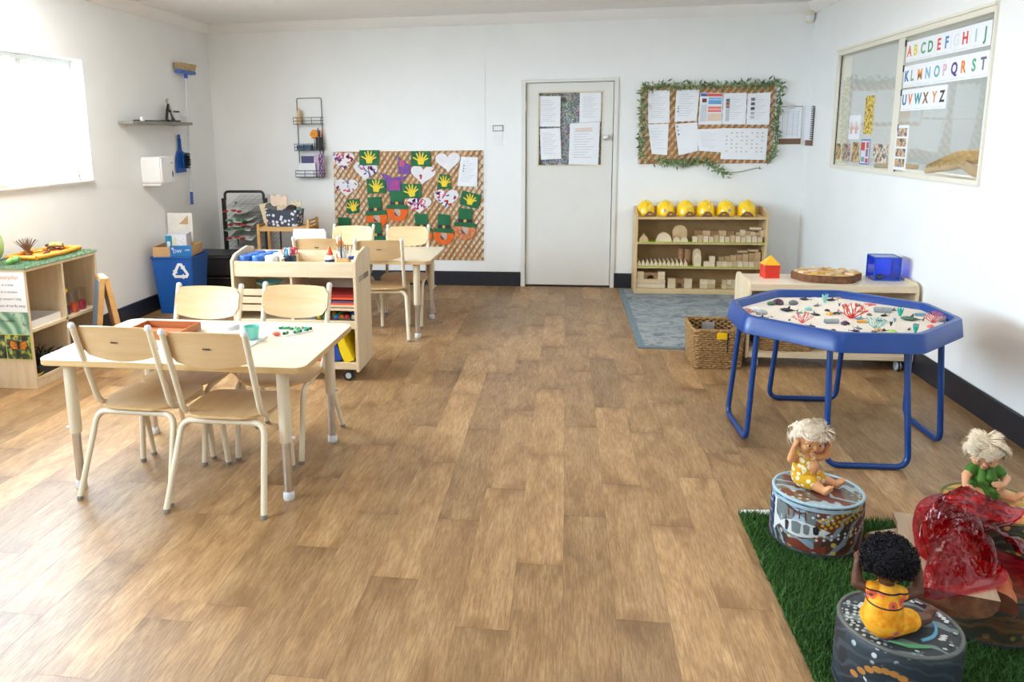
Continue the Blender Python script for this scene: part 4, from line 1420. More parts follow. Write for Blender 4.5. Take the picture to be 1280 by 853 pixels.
part(bkt, 'basket_body', taper_box(.30, .20, .33, .22, 0, .155, .008), basket_mat(), 0, 40)
so = [('grey felt roll', '#6d6a68', (-.10, .0), (.20, .05, .05), .5), ('pale pink felt sheet', '#ead0b8', (-.07, .03), (.16, .012, .16), .1), ('dark brown fabric bundle', '#3a2c28', (.0, -.03), (.26, .05, .045), -.25),
      ('red fabric strip', '#a3432f', (.03, .0), (.12, .03, .03), .3), ('teal fabric strip', '#69a19a', (.11, -.01), (.12, .03, .03), -.4), ('cream folded card', '#e2d0b0', (.10, .04), (.10, .012, .10), .05), ('tan paper piece', '#d9c4a0', (-.01, -.05), (.10, .012, .06), .2)]
for i, (nm, cc, (x, y), d, a) in enumerate(so):
    mb = MB()
    n_ = 8
    vs = []
    for k in range(n_ + 1):
        q = k / n_ - .5
        zz = .014 * math.sin(k * 1.9 + i)
        vs += [(q * d[0], -d[1] / 2, zz), (q * d[0], d[1] / 2, zz + .004), (q * d[0], d[1] / 2, zz + d[2]), (q * d[0], -d[1] / 2, zz + d[2] * .96)]
    fs = [(3, 2, 1, 0), (4 * n_, 4 * n_ + 1, 4 * n_ + 2, 4 * n_ + 3)]
    for k in range(n_):
        for j in range(4):
            fs.append((4 * k + j, 4 * k + (j + 1) % 4, 4 * k + 4 + (j + 1) % 4, 4 * k + 4 + j))
    mb.add(vs, fs)
    solo('fabric_scrap', '%s sticking out of the dandelion basket' % nm, 'fabric', mb, col_mat(cc, .8), (-2.655 + x, 7.05 + y, .80), 0, 'scraps in the basket', rot=(.1, a * .8, a * .3))
bk2 = MB().box(-.11, -.008, 0, .11, .008, .21)
solo('cream_card', 'tall cream card rising from the left of the dandelion basket', 'card', bk2, col_mat('#ead6b0', .8), (-2.765, 7.09, .69), .1, rot=(-.1, -.25, .1))
# ------------------------------------------------------------------ back wall, left to right
YW = YB
# wire wall rack
wr = thing('wire_wall_rack', 'black wire wall rack with three baskets on the back wall', 'rack', (-2.56, YW, 0))
bkf = fillet([(-.128, -.006, 1.12), (-.128, -.006, 1.885), (.128, -.006, 1.885), (.128, -.006, 1.12)], .02, 4)
part(wr, 'back_wire', MB().tube(bkf, .0035, 6), BLACKM, 0, 60)
for zz in (1.63, 1.37, 1.105):
    bw = MB()
    for dz in (0, .032, .064):
        bw.tube([(-.142, -.006, zz + dz), (-.142, -.095, zz + dz), (.142, -.095, zz + dz), (.142, -.006, zz + dz)], .003, 6)
    for x in (-.142, -.047, .047, .142):
        bw.tube([(x, -.006, zz), (x, -.095, zz), (x, -.095, zz + .064)], .0025, 6)
    bw.box(-.14, -.094, zz - .001, .14, -.006, zz + .002)
    part(wr, 'wire_basket', bw, BLACKM, 0, 60)
wz = 1.374
solo('wooden_figure', 'small light wooden peg in the top wire basket', 'figure', MB().lathe([(0, 0), (.028, 0), (.028, .07), (.02, .075), (.02, .12), (0, .16)], 14), plain('peg_wood', hexc('#dcb98c'), .6), (-2.655, YW - .05, 1.633))
ph = thing('pen_cup', 'black mesh pen cup in the middle wire basket', 'cup', (-2.455, YW - .05, wz))
part(ph, 'cup_body', MB().lathe([(0, 0), (.036, 0), (.036, .125), (.034, .125), (.034, .004), (0, .004)], 16), BLACKP, 0, 40)
for i, (a, cc, h, nm) in enumerate(((.4, '#c04a3a', .20, 'red'), (1.6, '#2f2f33', .19, 'black'), (3.1, '#d9d4e2', .18, 'pale lilac'), (4.6, '#7a4a38', .21, 'brown'))):
    solo('pencil', '%s pencil standing in the black mesh pen cup' % nm, 'pencil', MB().tube([(0, 0, 0), (.03 * math.cos(a), .02 * math.sin(a), h)], .0055, 6), col_mat(cc), (-2.455 + .01 * math.cos(a), YW - .05, wz + .005), 0, 'pencils in the pen cup')
fw = thing('felt_flower', 'orange felt flower rising behind the black pen cup', 'craft flower', (-2.505, YW - .05, wz))
part(fw, 'stem', MB().cyl((0, 0, 0), (0, 0, .13), .003, 6), BLACKP)
pm = MB()
for k in range(6):
    a = 2 * PI * k / 6
    pm.ball((.028 * math.cos(a), 0, .155 + .028 * math.sin(a)), .020, 8, 6, (1, .4, 1))
part(fw, 'petals', pm, plain('felt_orange', hexc('#f29a2e'), .8))
solo('navy_booklet', 'dark blue booklet with a pale mark lying in the middle wire basket', 'booklet', MB().box(-.10, -.03, 0, .05, .03, .05), col_mat('#2b4a68'), (-2.585, YW - .05, wz))
solo('purple_booklet', 'dark purple booklet at the back of the bottom wire basket', 'booklet', MB().box(-.06, -.006, 0, .07, .006, .205), col_mat('#3c3566'), (-2.60, YW - .025, 1.108))
solo('lilac_leaflet', 'lilac patterned leaflet on the right of the bottom wire basket', 'leaflet', MB().box(-.05, -.004, 0, .06, .004, .215), plain('lilac_print', hexc('#cbb9d2'), .7, .12, 40), (-2.485, YW - .045, 1.108), rot=(0, .08, 0))
solo('white_leaflet', 'white papers at the front of the bottom wire basket', 'paper', MB().box(-.12, -.004, 0, .06, .004, .135), PAPER, (-2.56, YW - .072, 1.108))
bt = MB()
for k in range(12):
    pts = [(.02 * math.sin(k * 2.1 + q * .8), -.02 + .012 * math.cos(k + q), -.005 + .24 * q / 8 - .03 * math.sin(k)) for q in range(9)]
    bt.tube(pts, .003, 5)
solo('purple_tassel', 'purple ribbon tassel hanging at the right of the wire rack', 'ribbon', bt, plain('tassel_purple', hexc('#7a4a78'), .7, .2, 50), (-2.425, YW - .10, 1.12), 0)

# lattice craft board
LX0, LX1, LZ0, LZ1 = -2.335, -.805, .262, 1.352
WILL1 = plain('willow_brown', hexc('#ad7539'), .6, .18, 14)
WILL2 = plain('willow_pale', hexc('#cfa878'), .65, .12, 14)
BACKP = plain('board_backing', hexc('#e0d5c6'), .8)


def lattice(name, label, x0, x1, z0, z1, pitch, w1, w2, loc_y, slope=1.0):
    t = thing(name, label, 'board', (0, loc_y - .003, 0))
    part(t, 'backing', MB().box(x0, -.004, z0, x1, 0, z1), BACKP)
    H = z1 - z0
    for dr_, mat, y0, y1, ww in ((-1, WILL2, -.009, -.004, w2), (1, WILL1, -.015, -.009, w1)):
        dx = H / slope
        p = pitch
        a = x0 - dx
        i = 0
        while a < x1:
            # centre line from (a, z0) to (a+dx, z1), clipped to the panel
            s0, s1 = 0.0, 1.0
            s0 = max(s0, (x0 - a) / dx)
            s1 = min(s1, (x1 - a) / dx)
            if s1 - s0 > .015:
                q = []
                h = ww / 2 * math.sqrt(1 + 1 / slope ** 2)
                for s_, sg in ((s0, -1), (s0, 1), (s1, 1), (s1, -1)):
                    xx = a + s_ * dx + sg * h
                    zz = z0 + s_ * H
                    xx = min(max(xx, x0), x1)
                    q.append((xx if dr_ > 0 else x0 + x1 - xx, zz))
                mb = MB()
                vs = [(x, y1, z) for x, z in q] + [(x, y0, z) for x, z in q]
                fs = [(0, 1, 2, 3), (7, 6, 5, 4)] + [(k, k + 4, (k + 1) % 4 + 4, (k + 1) % 4) for k in range(4)]
                if dr_ < 0:
                    fs = [f[::-1] for f in fs]
                mb.add(vs, fs)
                part(t, 'slat', mb, mat, 0, 0)
            a += p
            i += 1
    return t


lattice('lattice_craft_board', 'large woven slat board covered with childrens crafts on the back wall', LX0, LX1, LZ0, LZ1, .058, .019, .026, YW, 1.45)
YC = YW - .020   # crafts hang in front of the slats


def heart_poly(w, h, n=28):
    p = []
    for i in range(n):
        t = 2 * PI * i / n
        p.append((16 * math.sin(t) ** 3 / 32 * w, (13 * math.cos(t) - 5 * math.cos(2 * t) - 2 * math.cos(3 * t) - math.cos(4 * t) + 2.5) / 29 * h))
    return p[::-1]


def wallmb(poly, y0, y1):
    """outline in x,z extruded between two y depths"""
    mb = MB()
    mb.T = Matrix(((1, 0, 0, 0), (0, 0, -1, 0), (0, 1, 0, 0), (0, 0, 0, 1)))
    return mb.prism(poly, -y1, -y0)


r5 = random.Random(5)
HEARTW = plain('heart_white', hexc('#e9e7ea'), .7)
hearts = [(-2.225, 1.255, .24, .185, 0, ('#d8577a', '#c43f52', '#8a5fa8'), 24, 'white paper heart dotted all over in pink at the top left corner'),
          (-1.996, 1.150, .245, .19, 0, ('#7a62a8', '#c0487a', '#5a5aa0'), 22, 'paper heart with purple and pink dabs under the top-left handprint'),
          (-2.200, .985, .245, .185, 0, ('#c2373c', '#6a6fb0'), 12, 'white paper heart with one red blotch at the middle left'),
          (-1.410, 1.110, .255, .19, 0, ('#c24a5a',), 3, 'almost plain white paper heart below the upper right handprint'),
          (-1.155, 1.235, .25, .195, 0, (), 0, 'plain white paper heart beside the printed notice'),
          (-1.455, .810, .255, .165, 0, ('#cf3f78', '#8d57a3', '#d25a66'), 24, 'paper heart with magenta blotches in the lower middle'),
          (-1.177, .872, .25, .195, 0, ('#c93030', '#d1649a', '#5f5b9a'), 20, 'paper heart with red centre left of the wide handprint hat')]
for (x, z, w, h, a, cs, n, lab) in hearts:
    t = thing('paper_heart', lab, 'craft', (x, YC, z), 0, 'paper hearts on the lattice board', rot=(0, r5.uniform(-.12, .12), 0))
    part(t, 'heart_cutout', wallmb(heart_poly(w, h), -.003, -.0005), HEARTW, 0, 0)
    for ci, c in enumerate(cs):
        dm = MB()
        for k in range(n // max(1, len(cs))):
            for _try in range(20):
                px, pz_ = r5.uniform(-.42, .42) * w, r5.uniform(-.3, .38) * h
                if abs(px) < w * (.40 if pz_ > 0 else .40 + pz_ / h * .9):
                    break
            s = r5.uniform(.011, .021)
            an = r5.uniform(0, 3)
            pl_ = [(px + s * math.cos(an) - .5 * s * math.sin(an), pz_ + s * math.sin(an) + .5 * s * math.cos(an)), (px - s * math.cos(an) - .5 * s * math.sin(an), pz_ - s * math.sin(an) + .5 * s * math.cos(an)),
                   (px - s * math.cos(an) + .5 * s * math.sin(an), pz_ - s * math.sin(an) - .5 * s * math.cos(an)), (px + s * math.cos(an) + .5 * s * math.sin(an), pz_ + s * math.sin(an) - .5 * s * math.cos(an))]
            dm.add([(q[0], -.0036, q[1]) for q in pl_], [(0, 1, 2, 3)])
        part(t, 'paint_dabs', dm, col_mat(c, .6), 0, 0, kind='stuff')
GREENC = plain('green_card', hexc('#12693f'), .7, .04)
HANDY = plain('handprint_yellow', hexc('#f0cf2c'), .6, .04)


def hand_poly_mb(s, y):
    mb = MB()

    def blob(pts, w):
        for i in range(len(pts) - 1):
            pass
    palm = [(-.026 * s, -.05 * s), (.026 * s, -.05 * s), (.034 * s, -.01 * s), (.026 * s, .012 * s), (-.026 * s, .012 * s), (-.034 * s, -.01 * s)]
    mb.add([(x, y - .0007, z) for x, z in palm], [tuple(range(6))])
    for a, l in ((-62, .060), (-26, .072), (-6, .078), (14, .074), (40, .062), (68, .05)):
        an = math.radians(a)
        dx, dz = math.sin(an), math.cos(an)
        w = .0085 * s
        bx, bz = .022 * s * math.sin(an), -.012 * s
        e = (bx + dx * l * s, bz + dz * l * s)
        mb.add([(bx - dz * w, y, bz + dx * w), (bx + dz * w, y, bz - dx * w), (e[0] + dz * w * .7, y, e[1] - dx * w * .7), (e[0] + dx * w, y, e[1] + dz * w), (e[0] - dz * w * .7, y, e[1] + dx * w * .7)], [(0, 1, 2, 3, 4)])
    return mb


hands = [((-2.052, 1.366), (-1.847, 1.364), (-1.859, 1.215), (-2.057, 1.217), 'green card with yellow handprint at the top, left of the purple butterfly'),
         ((-1.522, 1.351), (-1.328, 1.345), (-1.331, 1.200), (-1.529, 1.205), 'green card with yellow handprint at the top, right of the purple shapes'),
         ((-1.986, 1.079), (-1.791, 1.071), (-1.790, .937), (-1.984, .935), 'green handprint card directly left of the large purple butterfly'),
         ((-1.629, 1.032), (-1.426, 1.027), (-1.436, .883), (-1.630, .887), 'green handprint card below the nearly plain heart'),
         ((-1.242, 1.124), (-1.141, 1.113), (-1.129, .978), (-1.271, .980), 'narrow green handprint card left of the printed notice'),
         ((-1.017, .960), (-.824, .914), (-.864, .779), (-1.046, .824), 'tilted green handprint card at the far right edge'),
         ((-2.199, .874), (-2.069, .881), (-2.079, .735), (-2.207, .731), 'small green handprint card in the lower left')]
for i, (a, b_, c, d, lab) in enumerate(hands):
    cx_, cz_ = (a[0] + b_[0] + c[0] + d[0]) / 4, (a[1] + b_[1] + c[1] + d[1]) / 4
    t = thing('handprint_card', lab, 'craft', (cx_, YC - .004, cz_), 0, 'handprint cards on the lattice board')
    part(t, 'green_card', wallmb([(p[0] - cx_, p[1] - cz_) for p in (d, c, b_, a)], -.002, 0), GREENC, 0, 0)
    hnd = hand_poly_mb(1.05 if i < 4 else .92, -.0026)
    part(t, 'handprint', hnd, HANDY, 0, 0, rot=(0, (0, 0, .1, -.2, 0, .15, -.3)[i], 0), loc=(0, 0, -.004))
PURP = plain('purple_paint', hexc('#7d4fa0'), .7, .2, 40)
t = thing('paper_butterfly', 'purple and pink painted wing shape with a pointed top', 'craft', (-1.60, YC - .003, 1.20))
part(t, 'wing_cutout', wallmb([(-.055, -.075), (.06, -.075), (.065, .015), (.03, .03), (-.02, .06), (-.055, .105), (-.06, .02)], -.002, 0), PURP, 0, 0)
part(t, 'paint_patch', wallmb([(-.05, .0), (.0, .0), (.01, .04), (-.04, .07)], -.003, -.0021), col_mat('#c04a78'), 0, 0)
t = thing('paper_butterfly', 'large purple paper butterfly with a magenta body in the board centre', 'craft', (-1.705, YC - .003, 1.04))
part(t, 'wing_cutout', wallmb([(-.065, -.09), (.065, -.09), (.075, .02), (.14, .07), (.04, .06), (-.02, .045), (-.06, .075), (-.14, .10), (-.09, .02)], -.002, 0), PURP, 0, 0)
part(t, 'paint_patch', wallmb([(-.045, -.07), (.05, -.07), (.055, .02), (.0, .035), (-.04, .01)], -.003, -.0021), plain('magenta_paint', hexc('#b14a9a'), .7, .2, 50), 0, 0)
# printed notice


def sheet(label, corners, y, lines=9, group=None, name='paper_sheet', band=None, deco=None, cat='paper'):
    """one sheet of paper on a back-wall board: corners tl, tr, br, bl in x,z"""
    cx_ = sum(c[0] for c in corners) / 4
    cz_ = sum(c[1] for c in corners) / 4
    L = [(c[0] - cx_, c[1] - cz_) for c in corners]
    t = thing(name, label, cat, (cx_, y, cz_), 0, group)
    part(t, 'sheet', wallmb([L[3], L[2], L[1], L[0]], -.0012, 0), PAPER, 0, 0)

    def P(u, v):
        a = (L[0][0] + (L[1][0] - L[0][0]) * u, L[0][1] + (L[1][1] - L[0][1]) * u)
        b2 = (L[3][0] + (L[2][0] - L[3][0]) * u, L[3][1] + (L[2][1] - L[3][1]) * u)
        return (a[0] + (b2[0] - a[0]) * v, -.0018, a[1] + (b2[1] - a[1]) * v)

    def quad(mb, u0, v0, u1, v1, up_=0.0):
        mb.add([Vector(p_) + Vector((0, -up_, 0)) for p_ in (P(u0, v1), P(u1, v1), P(u1, v0), P(u0, v0))], [(0, 1, 2, 3)])
    if lines:
        mb = MB()
        for i in range(lines):
            v = .14 + .74 * i / lines
            quad(mb, .14, v, .14 + .72 * (.55 + .45 * ((i * 37) % 10) / 10), v + .010)
        part(t, 'print_lines', mb, col_mat('#b9bdc8', .7), 0, 0)
    for di, (c, u0, v0, u1, v1, nm) in enumerate(deco or ()):
        mb = MB()
        quad(mb, u0, v0, u1, v1, .00012 * min(di, 9) + .0002)
        part(t, nm, mb, col_mat(c, .6), 0, 0)
    return t


sheet('printed notice sheet with a small list at the top right of the craft board', [(-1.023, 1.294), (-.858, 1.285), (-.869, .997), (-1.068, 1.005)], YC - .004, 11,
      deco=[('#8a4a4a', .2, .28, .26, .32, 'bullet'), ('#5a5a7a', .2, .37, .26, .41, 'bullet'), ('#8a4a4a', .2, .46, .26, .50, 'bullet')])
# orange-bearded paper faces with green hats
ORB = plain('orange_tissue', hexc('#ef6a1c'), .8, .10, 60)
FACEC = plain('face_photo_paper', hexc('#cdb3a6'), .6, .2, 60)
HAIRC = plain('photo_hair', hexc('#57403a'), .6)
BUCK = plain('gold_buckle', hexc('#d8b34a'), .4)
faces = [(-1.895, .690, .112, .10, 'orange-bearded paper face with a leaning green hat, leftmost of the whole ones', ORB),
         (-1.680, .752, .108, .02, 'highest orange-bearded paper face, between two handprint cards', ORB),
         (-1.208, .515, .102, -.02, 'orange-bearded paper face with a pale snapshot, right of the back chair', ORB),
         (-.995, .575, .112, -.05, 'bearded paper face with mottled orange and white at the right edge', plain('mottled_orange', hexc('#ea8a5a'), .8, .35, 45)),
         (-1.430, .520, .105, .03, 'bearded paper face mostly hidden behind the far-right back chair', ORB),
         (-1.905, .430, .105, .05, 'bearded paper face mostly hidden by the far-left back chair', ORB),
         (-2.235, .480, .105, 0, 'leftmost green-hatted paper face, only its hat above the chair', ORB)]
for (x, z, rr, a, lab, om) in faces:
    t = thing('bearded_face_craft', lab, 'craft', (x, YC - .003, z), 0, 'bearded paper faces on the lattice board', rot=(0, -a, 0))
    arc = [(rr * math.cos(math.radians(q)), rr * .95 * math.sin(math.radians(q))) for q in range(172, 369, 14)]
    part(t, 'orange_beard', wallmb(arc + [(rr * .75, .035), (-rr * .75, .035)], -.002, 0), om, 0, 0)
    part(t, 'face_photo', wallmb([(.036 * math.cos(q * .524), -.012 + .042 * math.sin(q * .524)) for q in range(12)], -.0032, -.002), FACEC, 0, 0)
    part(t, 'photo_hair', wallmb([(.034 * math.cos(q * .3 + 2.6), -.016 + .034 * math.sin(q * .3 + 2.6)) for q in range(0, 9)], -.0038, -.0032), HAIRC, 0, 0)
    h = part(t, 'green_hat', wallmb([(-rr * .98, .028), (rr * .98, .020), (rr * .98, .060), (rr * .60, .066), (rr * .64, .205), (-rr * .62, .212), (-rr * .60, .068), (-rr * .98, .066)], -.0055, -.0038), GREENC, 0, 0)
    part(h, 'hat_band', wallmb([(-rr * .62, .068), (rr * .62, .066), (rr * .62, .100), (-rr * .62, .102)], -.0066, -.0055), BLACKP, 0, 0)
    part(h, 'buckle', wallmb([(-.014, .070), (.014, .070), (.014, .098), (-.014, .098)], -.0074, -.0066), BUCK, 0, 0)

# light switch
ls_ = thing('light_switch', 'small wall switch plate with a dark rim left of the door', 'switch', (-.662, YW, 1.562))
part(ls_, 'plate', MB().box(-.052, -.008, -.030, .052, 0, .030), plain('switch_rim', hexc('#8f8d84'), .4), .002)
part(ls_, 'face_plate', MB().box(-.044, -.010, -.022, .044, -.008, .022), WHITEP, .001)
part(ls_, 'rocker', MB().box(-.012, -.013, -.012, .012, -.010, .012), WHITEP, .001)
sn = solo('wall_plate', 'blank white wall plate below the light switch', 'plate', MB().box(-.045, -.006, -.06, .045, 0, .045), WHITEP, (-.664, YW, 1.455), bev=.002)

# sheets taped inside the door glass frame
yg = yd + .0125
dd = [('upper left sheet taped to the door glass', [(-.267, 1.860), (-.062, 1.856), (-.064, 1.570), (-.263, 1.572)]),
      ('lower left sheet taped to the door glass', [(-.261, 1.552), (-.063, 1.556), (-.048, 1.262), (-.245, 1.254)]),
      ('upper right sheet taped to the door glass', [(.118, 1.886), (.321, 1.884), (.321, 1.613), (.118, 1.603)]),
      ('large lower right sheet overlapping the upper one on the door glass', [(.029, 1.597), (.313, 1.610), (.304, 1.202), (.022, 1.208)])]
for i, (lab, c) in enumerate(dd):
    sheet(lab, c, yg - (.0 if i != 3 else .002), 12, 'sheets on the door glass', deco=[('#e8d2cc', .2, .12, .75, .2, 'heading')] if i == 3 else None)

# ------------------------------------------------------------------ notice board with leafy garland
BX0, BX1, BZ0, BZ1 = .675, 1.895, 1.207, 1.925
lattice('lattice_notice_board', 'woven slat notice board with papers and leaf garland right of the door', BX0, BX1, BZ0, BZ1, .060, .026, .026, YW, 1.4)
YN = YW - .020
G3 = 'sheets on the leafy notice board'
sheet('white sheet at the upper left corner of the notice board', [(.745, 1.888), (.943, 1.888), (.954, 1.590), (.757, 1.585)], YN, 12, G3)
sheet('white sheet with a column of small coloured dots, second in the top row', [(1.004, 1.888), (1.213, 1.890), (1.198, 1.603), (.998, 1.599)], YN, 10, G3,
      deco=[('#c0a23a', .10, .5, .16, .54, 'dot'), ('#3c7a4a', .10, .57, .16, .61, 'dot'), ('#4a4a4a', .10, .66, .16, .70, 'dot')])
sheet('sheet with red and blue headed boxes in the top row', [(1.221, 1.859), (1.422, 1.852), (1.425, 1.566), (1.213, 1.568)], YN - .002, 0, G3,
      deco=[('#e05a52', .02, .02, .98, .11, 'heading'), ('#2f6fc0', .02, .02, .28, .11, 'heading'), ('#7a3a32', .10, .18, .30, .30, 'picture'), ('#6aa8dc', .38, .15, .95, .35, 'blue_box'), ('#b9d6ee', .38, .19, .95, .23, 'blue_box'),
            ('#e9776c', .38, .43, .95, .60, 'red_box'), ('#f3c0b8', .38, .49, .95, .54, 'red_box'), ('#e8cdb8', .38, .65, .95, .88, 'text_box'), ('#d5d9e0', .06, .38, .33, .9, 'text_box')])
sheet('sheet with a strip of portrait photos at its left, top row', [(1.427, 1.850), (1.634, 1.850), (1.637, 1.564), (1.429, 1.568)], YN - .003, 11, G3,
      deco=[('#4a6f86', .12, .18, .28, .28, 'portrait'), ('#a8584a', .12, .29, .28, .38, 'portrait'), ('#8d7f80', .12, .39, .28, .48, 'portrait'), ('#c3c7cc', .12, .50, .28, .9, 'portrait')])
sheet('sheet with grey portrait photos, rightmost in the top row', [(1.641, 1.842), (1.842, 1.850), (1.845, 1.560), (1.642, 1.562)], YN - .004, 11, G3,
      deco=[('#77706f', .16, .14, .33, .24, 'portrait'), ('#5d5a5a', .16, .29, .33, .38, 'portrait'), ('#4a474a', .16, .44, .33, .53, 'portrait'), ('#b2b2b2', .16, .59, .33, .67, 'portrait'), ('#c4c4c4', .16, .72, .33, .80, 'portrait')])
sheet('white sheet at the lower left of the notice board', [(.755, 1.577), (.947, 1.582), (.943, 1.289), (.800, 1.302)], YN - .001, 8, G3)
sheet('slanted white sheet with three small circles in the lower row', [(1.002, 1.578), (1.206, 1.589), (1.222, 1.326), (1.048, 1.285)], YN - .001, 0, G3,
      deco=[('#8a8f9a', .06, .06, .13, .12, 'dot'), ('#9aa0a8', .07, .18, .14, .24, 'dot'), ('#5f86b2', .08, .31, .15, .37, 'dot')])
sheet('blue-grey table sheet in the middle of the lower row', [(1.202, 1.527), (1.425, 1.531), (1.430, 1.312), (1.229, 1.326)], YN - .003, 9, G3)
cal = [('#d6c2ae' if (i + j) % 3 else '#b9cad8', .10 + .11 * i, .12 + .12 * j, .14 + .11 * i, .165 + .12 * j, 'calendar_mark') for i in range(8) for j in range(6) if (i * 3 + j * 5) % 4 != 0]
sheet('wide calendar sheet with many tiny coloured marks, lower right', [(1.424, 1.533), (1.837, 1.525), (1.834, 1.237), (1.429, 1.247)], YN - .005, 0, G3, deco=cal)

gd = thing('leaf_garland', 'artificial green leaf garland wound around the notice board', 'garland', (0, YW - .03, 0))
path = [(.70, 1.27), (.69, 1.40), (.70, 1.55), (.69, 1.70), (.69, 1.85), (.72, 1.925), (.85, 1.93), (.98, 1.925), (1.10, 1.92), (1.25, 1.925), (1.42, 1.92), (1.58, 1.915), (1.72, 1.91), (1.86, 1.94), (1.92, 1.91),
        (1.925, 1.78), (1.90, 1.62), (1.905, 1.50), (1.91, 1.38), (1.885, 1.27), (1.86, 1.22)]
path2 = [(.84, 1.235), (.96, 1.225), (1.08, 1.205), (1.22, 1.235), (1.32, 1.215), (1.38, 1.16), (1.46, 1.125), (1.49, 1.10)]
path3 = [(1.49, 1.12), (1.62, 1.13), (1.76, 1.165), (1.80, 1.155)]
VINE = plain('vine_green', hexc('#5f6b45'), .7)
for p in (path, path2, path3):
    part(gd, 'vine', MB().tube([(x, 0, z) for x, z in p], .003, 5), VINE, 0, 60)
lfm = [MB(), MB(), MB()]
r6 = random.Random(9)


def leaf(mb, c, l, w, a, yaw):
    d = Vector((math.cos(a), -.35 * math.cos(yaw), math.sin(a))).normalized()
    s = d.cross(Vector((math.sin(yaw) * .5, 1, 0))).normalized()
    c = Vector(c)
    mb.add([c, c + d * l * .4 + s * w, c + d * l, c + d * l * .4 - s * w], [(0, 1, 2, 3)])


for p, dens in ((path, 190), (path2, 260), (path3, 22)):
    tot = sum(math.dist(p[i], p[i + 1]) for i in range(len(p) - 1))
    n = int(tot * dens)
    for k in range(n):
        s = (k + r6.random()) / n * tot
        for i in range(len(p) - 1):
            dl = math.dist(p[i], p[i + 1])
            if s <= dl or i == len(p) - 2:
                q = min(1, s / dl)
                x, z = p[i][0] + (p[i + 1][0] - p[i][0]) * q, p[i][1] + (p[i + 1][1] - p[i][1]) * q
                break
            s -= dl
        if p is path3 and .15 < k / n < .8:
            continue
        corner = 1.25 if (z > 1.88 and (x < .75 or x > 1.82)) else 1.0
        leaf(lfm[r6.randrange(3)], (x + r6.gauss(0, .012), -.004 - r6.random() * .02, z + r6.gauss(0, .012)), r6.uniform(.035, .06) * corner, r6.uniform(.006, .010), r6.uniform(0, 6.28), r6.uniform(-1, 1))
for mb, cc in zip(lfm, ('#48633a', '#6e8554', '#93a06a')):
    part(gd, 'leaves', mb, plain('leaf_' + cc[1:], hexc(cc), .6, .15, 40), 0, 0, kind='stuff')

# clipboards
for i, (x0, x1, z0, z1, px0, px1, pz0, pz1, lab) in enumerate(((1.925, 2.135, 1.378, 1.722, 1.933, 2.132, 1.430, 1.716, 'clipboard with a framed form hanging beside the notice board'),)):
    cbd = thing('clipboard', lab, 'clipboard', (0, YW, 0))
    part(cbd, 'board', MB().box(x0, -.006, z0, x1, -.001, z1), plain('hardboard', hexc('#7b5c45'), .6), .001)
    part(cbd, 'form_sheet', MB().box(px0, -.009, pz0, px1, -.007, pz1), PAPER)
    fm = MB()
    for k in range(14):
        z = pz1 - .045 - k * .016
        fm.box(px0 + .03, -.0098, z, px1 - .03, -.009, z + .0018)
    for k in range(4):
        x = px0 + .03 + k * (px1 - px0 - .06) / 3
        fm.box(x - .001, -.0098, pz1 - .27, x + .001, -.009, pz1 - .04)
    part(cbd, 'form_grid', fm, col_mat('#9fa3b4', .7), 0, 0)
    part(cbd, 'clip', MB().box((x0 + x1) / 2 - .03, -.018, z1 - .02, (x0 + x1) / 2 + .03, -.006, z1 + .012), CHROME, .002)
nb = thing('spiral_notebook', 'spiral notebook on a brown board hanging on the right wall by the corner', 'notebook', (XR, 0, 0))
part(nb, 'board', MB().box(-.008, 7.42, 1.365, -.002, 7.62, 1.70), MATS['hardboard'], .001)
part(nb, 'pages', MB().box(-.020, 7.425, 1.415, -.008, 7.625, 1.722), PAPER, .001)
sp_ = MB()
for k in range(16):
    z = 1.43 + k * .0185
    sp_.tube([(-.022, 7.44, z), (-.026, 7.42, z), (-.016, 7.408, z), (-.006, 7.415, z)], .004, 5)
part(nb, 'spiral', sp_, BLACKP)
se = thing('motion_sensor', 'cream motion sensor high in the right back corner', 'sensor', (2.135, YB - .035, 2.445))
mb = MB().lathe([(0, 0), (.022, .004), (.036, .02), (.038, .05), (.038, .105), (0, .11)], 18, (0, 0, 0), 1, .75)
part(se, 'sensor_body', mb, plain('sensor_cream', hexc('#e6dfc6'), .45), 0, 40)
part(se, 'lens', MB().lathe([(.0385, .022), (.0395, .03), (.0395, .06), (.0385, .066)], 18, (0, 0, 0), 1, .76), WHITEP, 0, 40)

# ------------------------------------------------------------------ rug and block shelf
def rug_mat():
    m, nt, N, L, b = newmat('faded_blue_rug')
    f = noise_tex(nt, coords(nt, (3.2, 4.2, 1)), 2.4, 6, .68, 1.0)
    g = noise_tex(nt, coords(nt), 170, 2)
    a = ramp(nt, f, [(.32, hexc('#67737c')), (.46, hexc('#949ca0')), (.58, hexc('#b3b6b4')), (.75, hexc('#848d94'))])
    L.new(mix_col(nt, ramp(nt, g, [(.4, .3), (.65, 0)]), a, hexc('#5c6870')), b.inputs['Base Color'])
    setin(b, rough=.95, spec=.1)
    bump(nt, b, g, .002)
    return m


